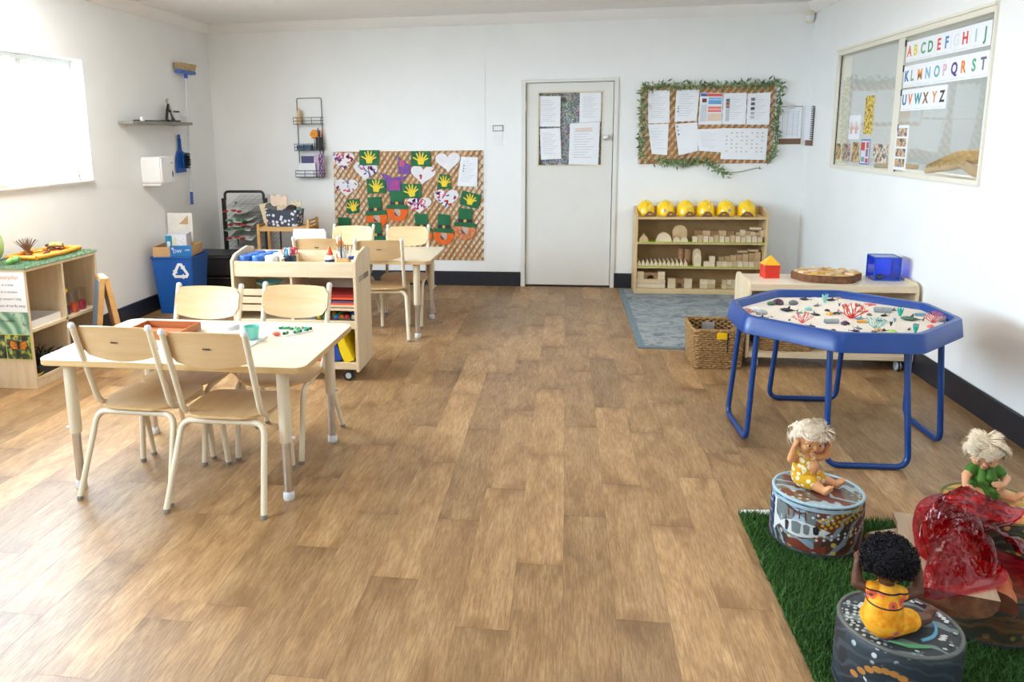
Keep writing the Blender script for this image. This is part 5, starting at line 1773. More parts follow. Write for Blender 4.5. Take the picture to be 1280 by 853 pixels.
RX0, RX1, RY0, RY1 = .520, 1.95, 5.41, 7.55
rg = thing('area_rug', 'faded blue-grey patterned rug in front of the block shelf', 'rug', (0, 0, 0))
part(rg, 'rug_pile', MB().box(RX0 + .05, RY0 + .05, 0, RX1 - .05, RY1 - .05, .010), rug_mat(), 0, 0)
bo = MB().box(RX0, RY0, 0, RX0 + .05, RY1, .009).box(RX1 - .05, RY0, 0, RX1, RY1, .009).box(RX0 + .05, RY0, 0, RX1 - .05, RY0 + .05, .009).box(RX0 + .05, RY1 - .05, 0, RX1 - .05, RY1, .009)
part(rg, 'rug_border', bo, plain('rug_border_blue', hexc('#74858f'), .95, .12, 40))
SX0, SX1, SY0, SY1 = .647, 1.823, 7.317, 7.61
Z0 = .010
bs_ = thing('block_shelf', 'low pine block shelf with green shelf mats under the notice board', 'shelf', (0, 0, Z0))
for x0, x1 in ((SX0, SX0 + .022), (SX1 - .022, SX1)):
    mb = MB()
    mb.T = Matrix(((0, 0, 1, 0), (1, 0, 0, 0), (0, 1, 0, 0), (0, 0, 0, 1)))
    mb.prism([(SY0, 0), (SY1, 0), (SY1, .80), (SY1 - .12, .80), (SY0, .745)], x0, x1)
    part(bs_, 'end_panel', mb, PINEZ, .002)
part(bs_, 'top_board', MB().box(SX0 + .022, SY0 + .004, .700, SX1 - .022, SY1 - .012, .722), PINE, .002)
part(bs_, 'top_back_rail', MB().box(SX0 + .022, SY1 - .012, .722, SX1 - .022, SY1, .80), PINE, .002)
part(bs_, 'plinth', MB().box(SX0 + .022, SY0 + .004, 0, SX1 - .022, SY0 + .02, .050), PINE, .002)
part(bs_, 'back_panel', MB().box(SX0 + .022, SY1 - .012, .0, SX1 - .022, SY1 - .004, .70), plain('back_ply', hexc('#b4905f'), .6, .05))
GM = plain('lime_shelf_mat', hexc('#a9b845'), .6, .05)
shz = []
for zz in (.050, .258, .486):
    part(bs_, 'shelf', MB().box(SX0 + .022, SY0 + .006, zz - .018, SX1 - .022, SY1 - .012, zz), PINE, .001)
    if zz > .06:
        part(bs_, 'shelf_mat', MB().box(SX0 + .024, SY0 + .003, zz - .006, SX1 - .024, SY1 - .02, zz + .004), GM)
    shz.append(Z0 + zz + (.004 if zz > .06 else 0))
HELM = plain('helmet_yellow', hexc('#ffd320'), .25, .02, coat=.3)
hx = (.747, .929, 1.110, 1.290, 1.471, 1.659)
TOYB = plain('toy_brown', hexc('#8a5f3e'), .6, .15, 60)
hz_ = Z0 + .722
for i, x in enumerate(hx):
    h = thing('toy_helmet', 'yellow hard hat on the block shelf top, %s from left' % ORD[i], 'helmet', (x, 7.475, hz_), 0, 'yellow hard hats')
    prof = [(.090, .0), (.094, .006), (.090, .012), (.086, .02), (.086, .05), (.078, .09), (.058, .122), (.03, .138), (0, .142)]
    part(h, 'helmet_shell', MB().lathe(prof, 28, (0, 0, 0), .95, 1.05), HELM, 0, 50)
    brim = MB().prism([(.1 * math.cos(q) * .75, -.055 - .055 * math.sin(q)) for q in [PI * k / 10 for k in range(11)]], .002, .009)
    part(h, 'visor', brim, HELM, .002)
    rd = MB().tube([(0, -.093 + .0 * k, .02) if k == 0 else (0, -.09 * math.cos(k / 8 * PI), .045 + .10 * math.sin(k / 8 * PI)) for k in range(9)], .007, 6)
    part(h, 'crown_ridge', rd, HELM, 0, 60)
    tx = x + (.03, .035, .022, .0, -.035, -.02)[i]
    ty = thing('toy_figure', 'small brown wooden toy in front of the %s yellow hard hat' % ORD[i], 'toy', (tx, 7.352, hz_), 0, 'brown toys before the hats')
    w = (.055, .042, .05, .048, .052, .055)[i]
    part(ty, 'toy_base', MB().box(-w, -.012, 0, w, .012, .016), TOYB, .004)
    part(ty, 'toy_top', MB().tube([(-w * .7, 0, .014), (-w * .2, 0, .040), (w * .3, 0, .036), (w * .8, 0, .014)], .011, 8), TOYB, 0, 60)
    if i in (1, 4):
        solo('sticker', 'small lilac sticker on the front of the %s yellow hard hat' % ORD[i], 'sticker', MB().lathe([(0, 0), (.012, 0), (.012, .0015), (0, .0015)], 12), col_mat('#8d84b8'), (x - .01 + .03 * (i == 4), 7.475 - .089, hz_ + .055), rot=(PI / 2 - .1, 0, 0))

# wooden blocks, each one a thing
BLK = [plain('block_wood_%d' % k, hexc(c), .6, .05, 20) for k, c in enumerate(('#d6bd96', '#c9ab80', '#e0cba9', '#b8946b'))]
BRK = plain('block_bark', hexc('#9c7450'), .75, .12, 30)
GB = 'wooden blocks on the block shelf'


def blk(lab, x, z, w, h, d=.05, y=7.36, m=0, kind='box', rz=0):
    mb = MB()
    if kind == 'box':
        mb.box(-w / 2, -d / 2, 0, w / 2, d / 2, h)
    elif kind == 'arch':
        mb.T = Matrix(((1, 0, 0, 0), (0, 0, -1, 0), (0, 1, 0, 0), (0, 0, 0, 1)))
        po_ = [(w / 2 * math.cos(PI * k / 12), h * math.sin(PI * k / 12)) for k in range(13)]
        mb.prism(po_, -d / 2, d / 2)
    elif kind == 'tomb':
        mb.T = Matrix(((1, 0, 0, 0), (0, 0, -1, 0), (0, 1, 0, 0), (0, 0, 0, 1)))
        po_ = [(w / 2 * math.cos(PI * k / 12), h - w / 2 + w / 2 * math.sin(PI * k / 12)) for k in range(13)] + [(-w / 2, 0), (w / 2, 0)]
        mb.prism(po_, -d / 2, d / 2)
    elif kind == 'tri':
        mb.T = Matrix(((1, 0, 0, 0), (0, 0, -1, 0), (0, 1, 0, 0), (0, 0, 0, 1)))
        mb.prism([(-w / 2, 0), (w / 2, 0), (w / 2, h * .3), (0, h), (-w / 2, h * .3)], -d / 2, d / 2)
    elif kind == 'bridge':
        mb.T = Matrix(((1, 0, 0, 0), (0, 0, -1, 0), (0, 1, 0, 0), (0, 0, 0, 1)))
        po_ = [(-w / 2, 0), (-w / 2, h), (w / 2, h), (w / 2, 0), (w * .3, 0)] + [(w * .3 * math.cos(PI * k / 8), h * .6 * math.sin(PI * k / 8)) for k in range(1, 8)] + [(-w * .3, 0)]
        mb.prism(po_[::-1], -d / 2, d / 2)
    elif kind == 'rod':
        mb.lathe([(w / 2, 0), (w / 2, h)], 16)
    return solo('wooden_block', lab, 'block', mb, BRK if m == 9 else BLK[m], (x, y, z), rz, GB, bev=.0015 if kind == 'box' else 0)


zt, zm, zb = shz[2], shz[1], shz[0]
blk('small house-shaped block at the left end of the top shelf', .725, zt, .085, .075, .08, 7.37, 1, 'tri')
blk('large pale half-round block, second thing on the top shelf', .909, zt, .140, .086, .05, 7.36, 2, 'arch')
blk('small half-round block, left of the pair under the tall arch', 1.022, zt, .068, .046, .04, 7.345, 2, 'arch')
blk('small half-round block, right of the pair under the tall arch', 1.090, zt, .068, .046, .04, 7.345, 2, 'arch')
blk('tall round-topped striped block standing behind the half-round pair', 1.056, zt, .132, .150, .03, 7.40, 1, 'tomb')
blk('flat half-round block resting behind the pair of small arches', 1.056, zt, .136, .09, .03, 7.433, 0, 'arch')
for i in range(13):
    x = 1.165 + i * .0475
    h = .052 + .006 * ((i * 5) % 3)
    blk('pale upright block in the front row of the top shelf, %s from left' % ORD[i], x + .021, zt, .043, h, .05, 7.35, (i * 7) % 3 if i % 5 else 2)
for i in range(5):
    blk('brown-faced block in the back row of the top shelf, %s from left' % ORD[i], 1.225 + i * .072, zt, .068, .098, .05, 7.42, 1 if i % 2 else 9)
for i in range(6):
    blk('block in the right half of the top shelf back row, %s from its right end' % ORD[5 - i], 1.578 + i * .044, zt, .042, .085 + .02 * ((i * 3) % 4) / 3, .05, 7.42, (i + 1) % 4)
blk('flat block lying on the back row at the right end of the top shelf', 1.735, zt + .108, .10, .022, .05, 7.42, 2)
for i in range(12):
    blk('pale rod-ended block in the left row of the middle shelf, %s from left' % ORD[i], .690 + i * .0385, zm, .034, .056, .13, 7.40, 2, 'tri')
blk('dark brown log block standing at the back of the middle shelf', 1.085, zm, .058, .155, .05, 7.45, 9, 'rod')
blk('brown log block standing behind the tall round-topped pair', 1.145, zm, .066, .150, .05, 7.43, 9, 'rod')
blk('tall round-topped pale block at the front of the middle shelf', 1.217, zm, .066, .120, .03, 7.345, 2, 'tomb')
blk('taller round-topped block right behind the pale one on the middle shelf', 1.217, zm, .068, .158, .04, 7.39, 0, 'tomb')
mid = [(1.300, .052, .045, 2), (1.350, .046, .095, 2), (1.412, .045, .048, 0), (1.460, .046, .046, 2), (1.506, .044, .044, 0), (1.552, .044, .050, 1), (1.598, .044, .048, 2), (1.646, .046, .050, 0), (1.694, .044, .046, 2), (1.740, .044, .052, 1), (1.784, .040, .048, 0)]
for i, (x, w, h, m) in enumerate(mid):
    blk('block in the front row of the middle shelf right half, %s from left' % ORD[i], x, zm, w, h, .05, 7.35, m)
for i in range(7):
    blk('block in the rear row of the middle shelf right half, %s from left' % ORD[i], 1.44 + i * .054, zm, .050, .080 + .008 * i, .05, 7.42, (i * 2 + 1) % 4)
blk('flat tile on top of the rear blocks, left one on the middle shelf', 1.63, zm + .122, .085, .020, .05, 7.42, 1)
blk('flat tile on top of the rear blocks, right one on the middle shelf', 1.725, zm + .132, .09, .020, .05, 7.42, 1)
for i in range(2):
    blk('long plank block at the left of the bottom shelf, %s of two' % ('lower', 'upper')[i], .802, zb + i * .042, .265, .040, .05, 7.36, (2, 0)[i])
for i, (x, m) in enumerate(((.705, 0), (.898, 2))):
    for k in range(2):
        blk('small %s block on the long planks, %s side' % (('lower', 'upper')[k], ('left', 'right')[i]), x, zb + .083 + k * .036, .064, .035, .05, 7.36, m)
blk('brown arched bridge block between the small blocks on the planks', .80, zb + .083, .125, .062, .05, 7.37, 9, 'bridge')
for i, (x, n_, lab) in enumerate(((.994, 2, 'left'), (1.143, 2, 'right'))):
    for k in range(n_):
        blk('%s block of the %s little tower beside the bottom bridge' % (('lower', 'upper')[k], lab), x, zb + k * .046, .070, .045, .05, 7.36, (2, 0)[k])
blk('brown bridge block between the two little towers', 1.068, zb, .075, .085, .05, 7.38, 9, 'bridge')
for i in range(2):
    for k in range(2):
        blk('%s %s block of the square stack in the bottom middle' % (('lower', 'upper')[k], ('left', 'right')[i]), 1.286 + i * .068, zb + k * .042, .066, .041, .05, 7.36, (i + 2 * k) % 3)
for i in range(2):
    for k in range(2):
        blk('%s %s block of the narrow stack by the low white shelf' % (('lower', 'upper')[k], ('left', 'right')[i]), 1.47 + i * .044, zb + k * .043, .042, .042, .05, 7.36, (i + k) % 3)
blk('tall block at the right of the narrow bottom stack', 1.552, zb, .05, .088, .05, 7.36, 0)
# ------------------------------------------------------------------ letter cards and pictures on the internal window
XC = XR - 0.0075
rows = [
    (2.054, 1.926, [(5.590, 5.400, 'A', '#e8762c', 'B', '#e6d73a'), (5.400, 5.190, 'C', '#63a583', 'D', '#4f9a6c'), (5.190, 4.985, 'E', '#dd4a42', 'F', '#3f87bd'), (4.985, 4.765, 'G', '#dfe6ea', 'H', '#dd4436'), (4.765, 4.552, 'I', '#a7cdd0', 'J', '#3f8a62')]),
    (1.902, 1.766, [(5.598, 5.418, 'K', '#2b6fb0', 'L', '#7fa872'), (5.418, 5.185, 'M', '#eea05a', 'N', '#8ab4cf'), (5.185, 4.975, 'O', '#77b3b8', 'P', '#e3b9c6'), (4.975, 4.755, 'Q', '#5a3d8a', 'R', '#ee7f35'), (4.755, 4.545, 'S', '#58a883', 'T', '#6d6480')]),
    (1.752, 1.618, [(5.600, 5.415, 'U', '#2f6f9e', 'V', '#e5783c'), (5.415, 5.185, 'W', '#2f9296', 'X', '#8a5a38'), (5.185, 4.975, 'Y', '#e8925a', 'Z', '#3f3a3a')]),
]
RXM = Euler((PI / 2, 0, -PI / 2))
for ri, (zt_, zb_, cs) in enumerate(rows):
    for (ya, yb_, a, ca, b_, cb2) in cs:
        ya, yb_ = ya * .9966, yb_ * .9966
        yc, zc = (ya + yb_) / 2, (zt_ + zb_) / 2
        t = thing('letter_card', 'white card with the letters %s and %s on the window glass' % (a, b_), 'card', (XC, yc, zc), 0, 'alphabet cards on the internal window')
        w, h = (ya - yb_) / 2 - .001, (zt_ - zb_) / 2
        part(t, 'card_sheet', MB().box(-.0008, -w, -h, .0002, w, h), PAPER, 0, 0)
        text(t, 'letter', a, .092, col_mat(ca, .6), (-.0014, w * .48, .0), RXM)
        text(t, 'letter', b_, .092, col_mat(cb2, .6), (-.0014, -w * .46, .0), RXM)
        part(t, 'print_line', MB().box(-.0012, -w * .8, -h * .86, -.0008, w * .8, -h * .82), col_mat('#c9ccd6', .7), 0, 0)


def photo_mat(name, cols, sc):
    m, nt, N, L, b = newmat(name)
    g = noise_tex(nt, coords(nt), sc, 3, .6)
    st_ = [(.30 + .4 * i / (len(cols) - 1), hexc(c)) for i, c in enumerate(cols)]
    L.new(ramp(nt, g, st_, 'CONSTANT'), b.inputs['Base Color'])
    setin(b, rough=.4)
    return m


PH1 = photo_mat('photo_warm', ['#4a3b2c', '#9a7a4c', '#d9c088', '#c27a3a', '#e8e2d0'], 26)
PH2 = photo_mat('photo_mixed', ['#3a3f48', '#8a6f68', '#d8b7a0', '#5c7a5a', '#e4e0da'], 30)
PH3 = photo_mat('photo_orange', ['#3a332e', '#8d8a80', '#e6dccb', '#e07a30', '#6b6f73'], 26)
PH4 = photo_mat('photo_yellow', ['#4a3a26', '#b08a3a', '#ead04a', '#d8c9a0', '#7a5a2e'], 40)


def win_pic(lab, ya, yb_, z0, z1, m, y_x=.0, sheetb=0.0, tilt=0.0, name='photo_print'):
    ya, yb_ = ya * 1.004, yb_ * 1.004
    yc, zc = (ya + yb_) / 2, (z0 + z1) / 2
    t = thing(name, lab, 'picture', (XR + .009 + y_x, yc, zc), rot=(tilt, 0, 0))
    w, h = abs(ya - yb_) / 2, (z1 - z0) / 2
    if sheetb:
        part(t, 'sheet', MB().box(-.0008, -w, -h, .0002, w, h), PAPER, 0, 0)
    part(t, 'picture', MB().box(-.0014, -w + sheetb, -h + sheetb, -.0008 if sheetb else .0, w - sheetb, h - sheetb), m, 0, 0)
    return t


win_pic('narrow photo at the far left bottom of the internal window', 6.785, 6.680, 1.262, 1.394, PH1)
win_pic('second photo from the left along the window bottom', 6.640, 6.470, 1.262, 1.396, PH2)
win_pic('third photo from the left along the window bottom', 6.425, 6.285, 1.260, 1.408, PH1)
t = win_pic('blue-bordered card with red and pink pictures on the window', 6.250, 6.075, 1.247, 1.431, PAPER, 0, .0)
part(t, 'blue_border', MB().box(-.0010, -.0875, -.092, -.0006, .0875, .092), col_mat('#4a6fb5'), 0, 0)
for c in list(t.children):
    if c.name.startswith('picture'):
        c.data = mesh_from('picture', MB().box(-.0016, -.078, -.083, -.0010, .078, .083), plain('card_pale', hexc('#dfe3ee'), .6), 0, 0)
for (y, z, w, h, cc) in ((.04, .04, .035, .03, '#cf3f3a'), (-.045, .05, .022, .022, '#c45a5a'), (-.04, -.005, .022, .028, '#9a6a78'), (.03, -.055, .032, .018, '#7aa0a0'), (-.045, -.062, .025, .016, '#c0485a')):
    part(t, 'inset_picture', MB().box(-.0022, y - w, z - h, -.0016, y + w, z + h), col_mat(cc), 0, 0)
win_pic('wide photo of orange and grey shapes at the window bottom, beside the mullion', 6.005, 5.750, 1.268, 1.400, PH3)
win_pic('tall narrow yellow and brown picture high in the left window pane', 6.230, 6.060, 1.470, 1.745, PH4)
t = win_pic('white sheet with faint pink handprints in the left window pane', 6.535, 6.305, 1.430, 1.612, PAPER)
hm = MB()
for yy in (.055, -.05):
    hm.T = Matrix.Translation((-.002, yy, -.01)) @ Matrix(((0, 1, 0, 0), (-1, 0, 0, 0), (0, 0, 1, 0), (0, 0, 0, 1)))
    q = hand_poly_mb(.8, 0)
    hm.add(q.v, q.f)
part(t, 'pink_handprints', hm, col_mat('#e2b9ae', .7), 0, 0)
t = win_pic('white strip with four rows of small photos by the window mullion', 5.595, 5.405, 1.237, 1.528, PAPER, -.0165)
for i in range(4):
    for j in range(3):
        part(t, 'small_photo', MB().box(-.0020, -.075 + j * .052, .10 - i * .066 - .028, -.0014, -.075 + j * .052 + .046, .10 - i * .066 + .026), PH1 if (i + j) % 2 else PH2, 0, 0)

# driftwood lying on the far sill
DRIFT = wood('driftwood', hexc('#b98f5a'), hexc('#d6b27c'), 'Y', rough=.8, fine=.9, bumpd=.002)


def branch(lab, pts, rs, group='driftwood on the window ledge'):
    mb = MB()
    P_ = fillet(pts, .12, 6)
    n = len(P_)
    rr = []
    for i in range(n):
        q = i / (n - 1) * (len(rs) - 1)
        k = min(int(q), len(rs) - 2)
        rr.append((rs[k] + (rs[k + 1] - rs[k]) * (q - k)) * (1 + .08 * math.sin(i * 2.3)))
    mb.tube(P_, rr, 10)
    return solo('driftwood_branch', lab, 'driftwood', mb, DRIFT, (0, 0, 0), 0, group, smooth=60)


branch('pale driftwood branch rising to the right across the window ledge', [(XR + .12, 5.42, 1.235), (XR + .15, 5.15, 1.275), (XR + .17, 4.85, 1.345), (XR + .17, 4.50, 1.375)], (.018, .03, .034, .03))
branch('dark-ended driftwood piece lying behind the pale branch', [(XR + .26, 5.70, 1.24), (XR + .27, 5.35, 1.33), (XR + .25, 5.05, 1.34), (XR + .23, 4.86, 1.30)], (.03, .04, .035, .016))
branch('short driftwood piece at the right end of the window ledge', [(XR + .10, 4.95, 1.30), (XR + .09, 4.75, 1.26), (XR + .08, 4.48, 1.235)], (.022, .032, .028))
branch('thin driftwood stick low behind the left window pane', [(XR + .10, 6.2, 1.235), (XR + .14, 5.95, 1.25), (XR + .18, 5.72, 1.245)], (.018, .022, .018))

# ------------------------------------------------------------------ low rolling shelf at the right
LXa, LXb, LYa, LYb = 1.155, 2.160, 5.02, 5.42
ts = thing('rolling_shelf', 'low birch shelf on casters by the right wall, behind the blue sand table', 'shelf', (0, 0, 0))
for x0, x1 in ((LXa, LXa + .020), (LXb - .020, LXb)):
    mb = MB()
    mb.T = Matrix(((0, 0, 1, 0), (1, 0, 0, 0), (0, 1, 0, 0), (0, 0, 0, 1)))
    po_ = [(LYa, .065), (LYb, .065)] + [(LYb - .06 + .06 * math.cos(PI / 2 * k / 6), .51 + .06 * math.sin(PI / 2 * k / 6)) for k in range(7)] + [(LYa + .06 - .06 * math.sin(PI / 2 * k / 6), .505 + .06 * math.cos(PI / 2 * k / 6)) for k in range(7)]
    mb.prism(po_, x0, x1)
    part(ts, 'end_panel', mb, BIRCHZ, .003)
part(ts, 'top_board', MB().box(LXa + .02, LYa + .01, .530, LXb - .02, LYb - .02, .550), TABLETOP, .002)
part(ts, 'top_edge', MB().box(LXa + .02, LYa + .001, .506, LXb - .02, LYa + .010, .5495), BIRCH, .001)
part(ts, 'bottom_board', MB().box(LXa + .02, LYa + .002, .070, LXb - .02, LYb - .02, .100), BIRCH, .002)
part(ts, 'back_panel', MB().box(LXa + .02, LYb - .02, .10, LXb - .02, LYb - .010, .530), BIRCH)
part(ts, 'upright_divider', MB().box(1.66, LYa + .06, .10, 1.676, LYb - .02, .506), BIRCHZ, .001)
for x in (LXa + .07, LXb - .075):
    for y in (LYa + .035, LYb - .06):
        c = part(ts, 'caster', MB().cyl((x - .014, y, .031), (x + .014, y, .031), .031, 20), MATS['caster_grey'], .003)
        part(c, 'wheel_tyre', MB().tube([(x, y + .031 * math.cos(2 * PI * k / 20), .031 + .031 * math.sin(2 * PI * k / 20)) for k in range(20)], .006, 6, True), BLACKP, 0, 60)
        part(c, 'caster_fork', MB().box(x - .010, y - .012, .045, x + .010, y + .03, .070), BLACKM)

LT = .550
RED = plain('red_magnet_tile', hexc('#e23a22'), .2)
YTILE = plain('yellow_magnet_tile', hexc('#f0b428'), .2)
ho = thing('tile_house', 'small red tile house with a yellow pointed roof on the low shelf', 'toy house', (1.338, 5.27, LT), .1)
hb_ = part(ho, 'house_walls', MB().box(-.045, -.045, 0, .045, .045, .085), plain('red_tile', hexc('#d9301c'), .18, .08, 40), .003)
fr_ = MB()
for a in (-1, 1):
    for q in (-1, 1):
        fr_.cyl((a * .045, q * .045, 0), (a * .045, q * .045, .087), .004, 6)
for zz in (.003, .085):
    fr_.tube([(-.046, -.046, zz), (.046, -.046, zz), (.046, .046, zz), (-.046, .046, zz)], .004, 6, True)
part(hb_, 'tile_frame', fr_, RED)
part(ho, 'roof', MB().add([(-.052, -.052, .087), (.052, -.052, .087), (.052, .052, .087), (-.052, .052, .087), (0, 0, .15)], [(0, 1, 4), (1, 2, 4), (2, 3, 4), (3, 0, 4), (3, 2, 1, 0)]), YTILE, .002, 0)
BARK = plain('tree_bark', hexc('#7a5134'), .85, .25, 35, .004)
SLAB = wood('wood_slab', hexc('#c99b5d'), hexc('#e0b878'), 'X', rough=.55)
ws = thing('wood_slab', 'thick round-edged wood slab set with small tiles on the low shelf', 'board', (1.675, 5.21, LT), .02)
ol = [((.205 + .012 * math.sin(3 * a) + .008 * math.sin(5 * a + 1)) * math.cos(a), (.150 + .008 * math.sin(4 * a)) * math.sin(a)) for a in [2 * PI * k / 40 for k in range(40)]]
part(ws, 'bark_edge', MB().prism(ol, 0, .048), BARK, .004)
part(ws, 'cut_face', MB().prism([(x * .965, y * .965) for x, y in ol], .046, .0495), SLAB, 0, 30)
gt = MATS.get('gold_leaf') or plain('gold_leaf', hexc('#dcae5c'), .35)
r7 = random.Random(4)
k = 0
for r_, n in ((.075, 6), (.145, 11)):
    for i in range(n):
        a = 2 * PI * i / n + r7.random() * .3
        t = solo('wood_tile', 'small pale wooden tile on the slab, %s of the %s ring' % (ORD[i], 'inner' if r_ < .1 else 'outer'), 'tile', MB().box(-.026, -.020, 0, .026, .020, .012), (BLK[2], gt, BLK[1])[i % 3],
                 (1.675 + r_ * 1.15 * math.cos(a), 5.21 + r_ * .78 * math.sin(a), LT + .0498), a + .4, 'tiles on the wood slab', bev=.002)
BLUECLEAR = clear('blue_clear', (.02, .46, 1.0), .05, .03)
BLUETILE = plain('blue_tile_edge', hexc('#0a55b4'), .2)
cu = thing('blue_cube', 'see-through blue tile cube on the low shelf', 'cube', (2.035, 5.27, LT), -.05)
S = .075
for ax, sg in ((0, -1), (0, 1), (1, -1), (1, 1), (2, 1)):
    lo, hi = [-S, -S, 0], [S, S, 2 * S]
    if sg < 0:
        hi[ax] = lo[ax] + .003
    else:
        lo[ax] = hi[ax] - .003
    part(cu, 'tile_panel', MB().box(*lo, *hi), BLUECLEAR)
fr_ = MB()
for a in (-S, S):
    for q in (-S, S):
        fr_.box(a - .004, q - .004, 0, a + .004, q + .004, 2 * S)
for zz in (.004, 2 * S - .002):
    for a in (-S, S):
        fr_.box(-S, a - .004, zz - .004, S, a + .004, zz + .004)
        fr_.box(a - .004, -S, zz - .004, a + .004, S, zz + .004)
part(cu, 'tile_edges', fr_, BLUETILE, .001)
solo('dark_stone', 'dark little stone inside the blue cube', 'stone', MB().ball((0, 0, .018), .022, 10, 7, (1.2, 1, .8)), plain('stone_dark', hexc('#3a4a44'), .7), (2.01, 5.25, LT))


# ------------------------------------------------------------------ wicker baskets
def wicker_mat(name, c1, c2):
    m, nt, N, L, b = newmat(name)
    f = noise_tex(nt, coords(nt), 70, 3)
    L.new(ramp(nt, f, [(.3, c1), (.7, c2)]), b.inputs['Base Color'])
    setin(b, rough=.85)
    bump(nt, b, f, .002)
    return m


WICK = wicker_mat('seagrass', hexc('#7a5a36'), hexc('#b8935f'))


def wicker_basket(name, label, loc, w, d, h, rz=0, tag_=False, rows_=17):
    t = thing(name, label, 'basket', loc, rz)
    ro_ = []
    base = rrect(-w / 2, -d / 2, w / 2, d / 2, .03, 3)
    # resample outline
    per = []
    tot = 0
    for i in range(len(base)):
        a, b_ = base[i], base[(i + 1) % len(base)]
        l = math.dist(a, b_)
        m = max(1, int(l / .012))
        for k_ in range(m):
            per.append((a[0] + (b_[0] - a[0]) * k_ / m, a[1] + (b_[1] - a[1]) * k_ / m))
    if len(per) % 2:
        per.pop()
    wv = MB()
    for r_ in range(rows_):
        z = .008 + (h - .016) * r_ / (rows_ - 1)
        fl = .92 + .08 * z / h
        pts = []
        for i, (x, y) in enumerate(per):
            o = .0035 * (1 if ((i // 2) + r_) % 2 else -1)
            l = math.hypot(x, y)
            pts.append((x * fl + x / l * o, y * fl + y / l * o, z + .0015 * math.sin(i * 1.7 + r_ * 2)))
        wv.tube(pts, h / rows_ * .58, 5, True)
    part(t, 'woven_wall', wv, WICK, 0, 60, kind='stuff')
    rim_ = MB().tube([(x, y, h) for x, y in per], .009, 6, True)
    part(t, 'rim', rim_, WICK, 0, 60)
    part(t, 'basket_floor', MB().prism([(x * .9, y * .9) for x, y in base], .002, .01), WICK)
    liner = MB()
    k_ = len(base)
    liner.add([(x * .90, y * .90, .008) for x, y in base] + [(x * .965, y * .965, h - .01) for x, y in base], [(i, (i + 1) % k_, k_ + (i + 1) % k_, k_ + i) for i in range(k_)])
    part(t, 'inner_wall', liner, plain('seagrass_dark', hexc('#4a341f'), .9), 0, 60)
    if tag_:
        yt = part(t, 'yellow_tag', MB().box(-.015, -d / 2 - .014, h - .055, .048, -d / 2 - .006, h - .010), YELP, .003, label='yellow fabric tag over the rim')
        part(t, 'dark_slit', MB().box(.05, -d / 2 - .010, h - .14, .056, -d / 2 - .004, h - .015), BLACKP)
        part(t, 'grey_liner_tag', MB().box(-.05, d / 2 - .032, h - .075, .03, d / 2 - .024, h - .025), col_mat('#a9adb2'))
    return t


wicker_basket('wicker_basket', 'open square seagrass basket with a yellow tag on the floor by the rug', (.978, 5.14, 0), .315, .36, .255, 0, True)
wicker_basket('wicker_basket', 'seagrass basket on the bottom board of the low rolling shelf, left one', (1.42, 5.21, .101), .34, .28, .19, 0, False, 13)
wicker_basket('wicker_basket', 'seagrass basket on the bottom board of the low rolling shelf, right one', (1.89, 5.22, .101), .34, .26, .16, 0, False, 11)
ls2 = thing('storage_tray', 'pale shallow box stored high inside the low rolling shelf', 'box', (1.43, 5.22, .293))
part(ls2, 'box_body', MB().box(-.2, -.13, 0, .2, .13, .09), col_mat('#b99a86'), .003)

# ------------------------------------------------------------------ blue sand table
OX, OY, OZ = 1.341, 3.950, .634
st_ = thing('sand_table', 'blue octagonal sand tray on a blue tubular stand', 'table', (OX, OY, 0), .0276)
r_o, e_o = .482, .168
octo = [(-r_o, -e_o), (-e_o, -r_o), (e_o, -r_o), (r_o, -e_o), (r_o, e_o), (e_o, r_o), (-e_o, r_o), (-r_o, e_o)]


def octs(s, z, rr=.035, n=4):
    pts = []
    k_ = len(octo)
    P_ = [Vector((x * s, y * s, z)) for x, y in octo]
    for i in range(k_):
        p, a, b_ = P_[i], P_[i - 1], P_[(i + 1) % k_]
        q0, q1 = p + (a - p).normalized() * rr, p + (b_ - p).normalized() * rr
        for j in range(n + 1):
            t_ = j / n
            pts.append(q0 * (1 - t_) ** 2 + p * 2 * t_ * (1 - t_) + q1 * t_ * t_)
    return pts


prof = [(1.03, .548), (1.035, .550), (1.012, .628), (1.000, .634), (.955, .634), (.943, .628), (.915, .572), (.90, .568), (.0, .568)]
mb = MB()
loops = [octs(s, z) for s, z in prof[:-1]]
m = len(loops[0])
for l in loops:
    mb.v += [tuple(p) for p in l]
for i in range(len(loops) - 1):
    for j in range(m):
        mb.f.append((i * m + j, i * m + (j + 1) % m, (i + 1) * m + (j + 1) % m, (i + 1) * m + j))
mb.f.append(tuple((len(loops) - 1) * m + j for j in range(m)))
# underside
lo_ = [octs(.985, .550), octs(.93, .562)]
o = len(mb.v)
for l in lo_:
    mb.v += [tuple(p) for p in l]
for j in range(m):
    mb.f.append((j, o + j, o + (j + 1) % m, (j + 1) % m))
    mb.f.append((o + j, o + m + j, o + m + (j + 1) % m, o + (j + 1) % m))
mb.f.append(tuple(o + m + j for j in range(m - 1, -1, -1)))
tray = part(st_, 'tray', mb, BLUEP, 0, 40)
fr4 = [((-.456, -.19), (-.456, .20)), ((.456, -.14), (.456, .23)), ((-.175, .456), (.185, .456)), ((-.175, -.456), (.175, -.456))]
for (a, b_) in fr4:
    pts = fillet([(a[0] * .93, a[1] * .80, .56), (a[0] * 1.0, a[1], .014), (b_[0] * 1.0, b_[1], .014), (b_[0] * .93, b_[1] * .80, .56)], .06, 7)
    part(st_, 'leg_frame', MB().tube(pts, .0135, 12), BLUEM, 0, 60)
part(st_, 'under_frame', MB().tube([(-.42, -.15, .552), (-.15, -.42, .552), (.15, -.42, .552), (.42, -.15, .552), (.42, .15, .552), (.15, .42, .552), (-.15, .42, .552), (-.42, .15, .552)], .012, 8, True), BLUEM, 0, 60)


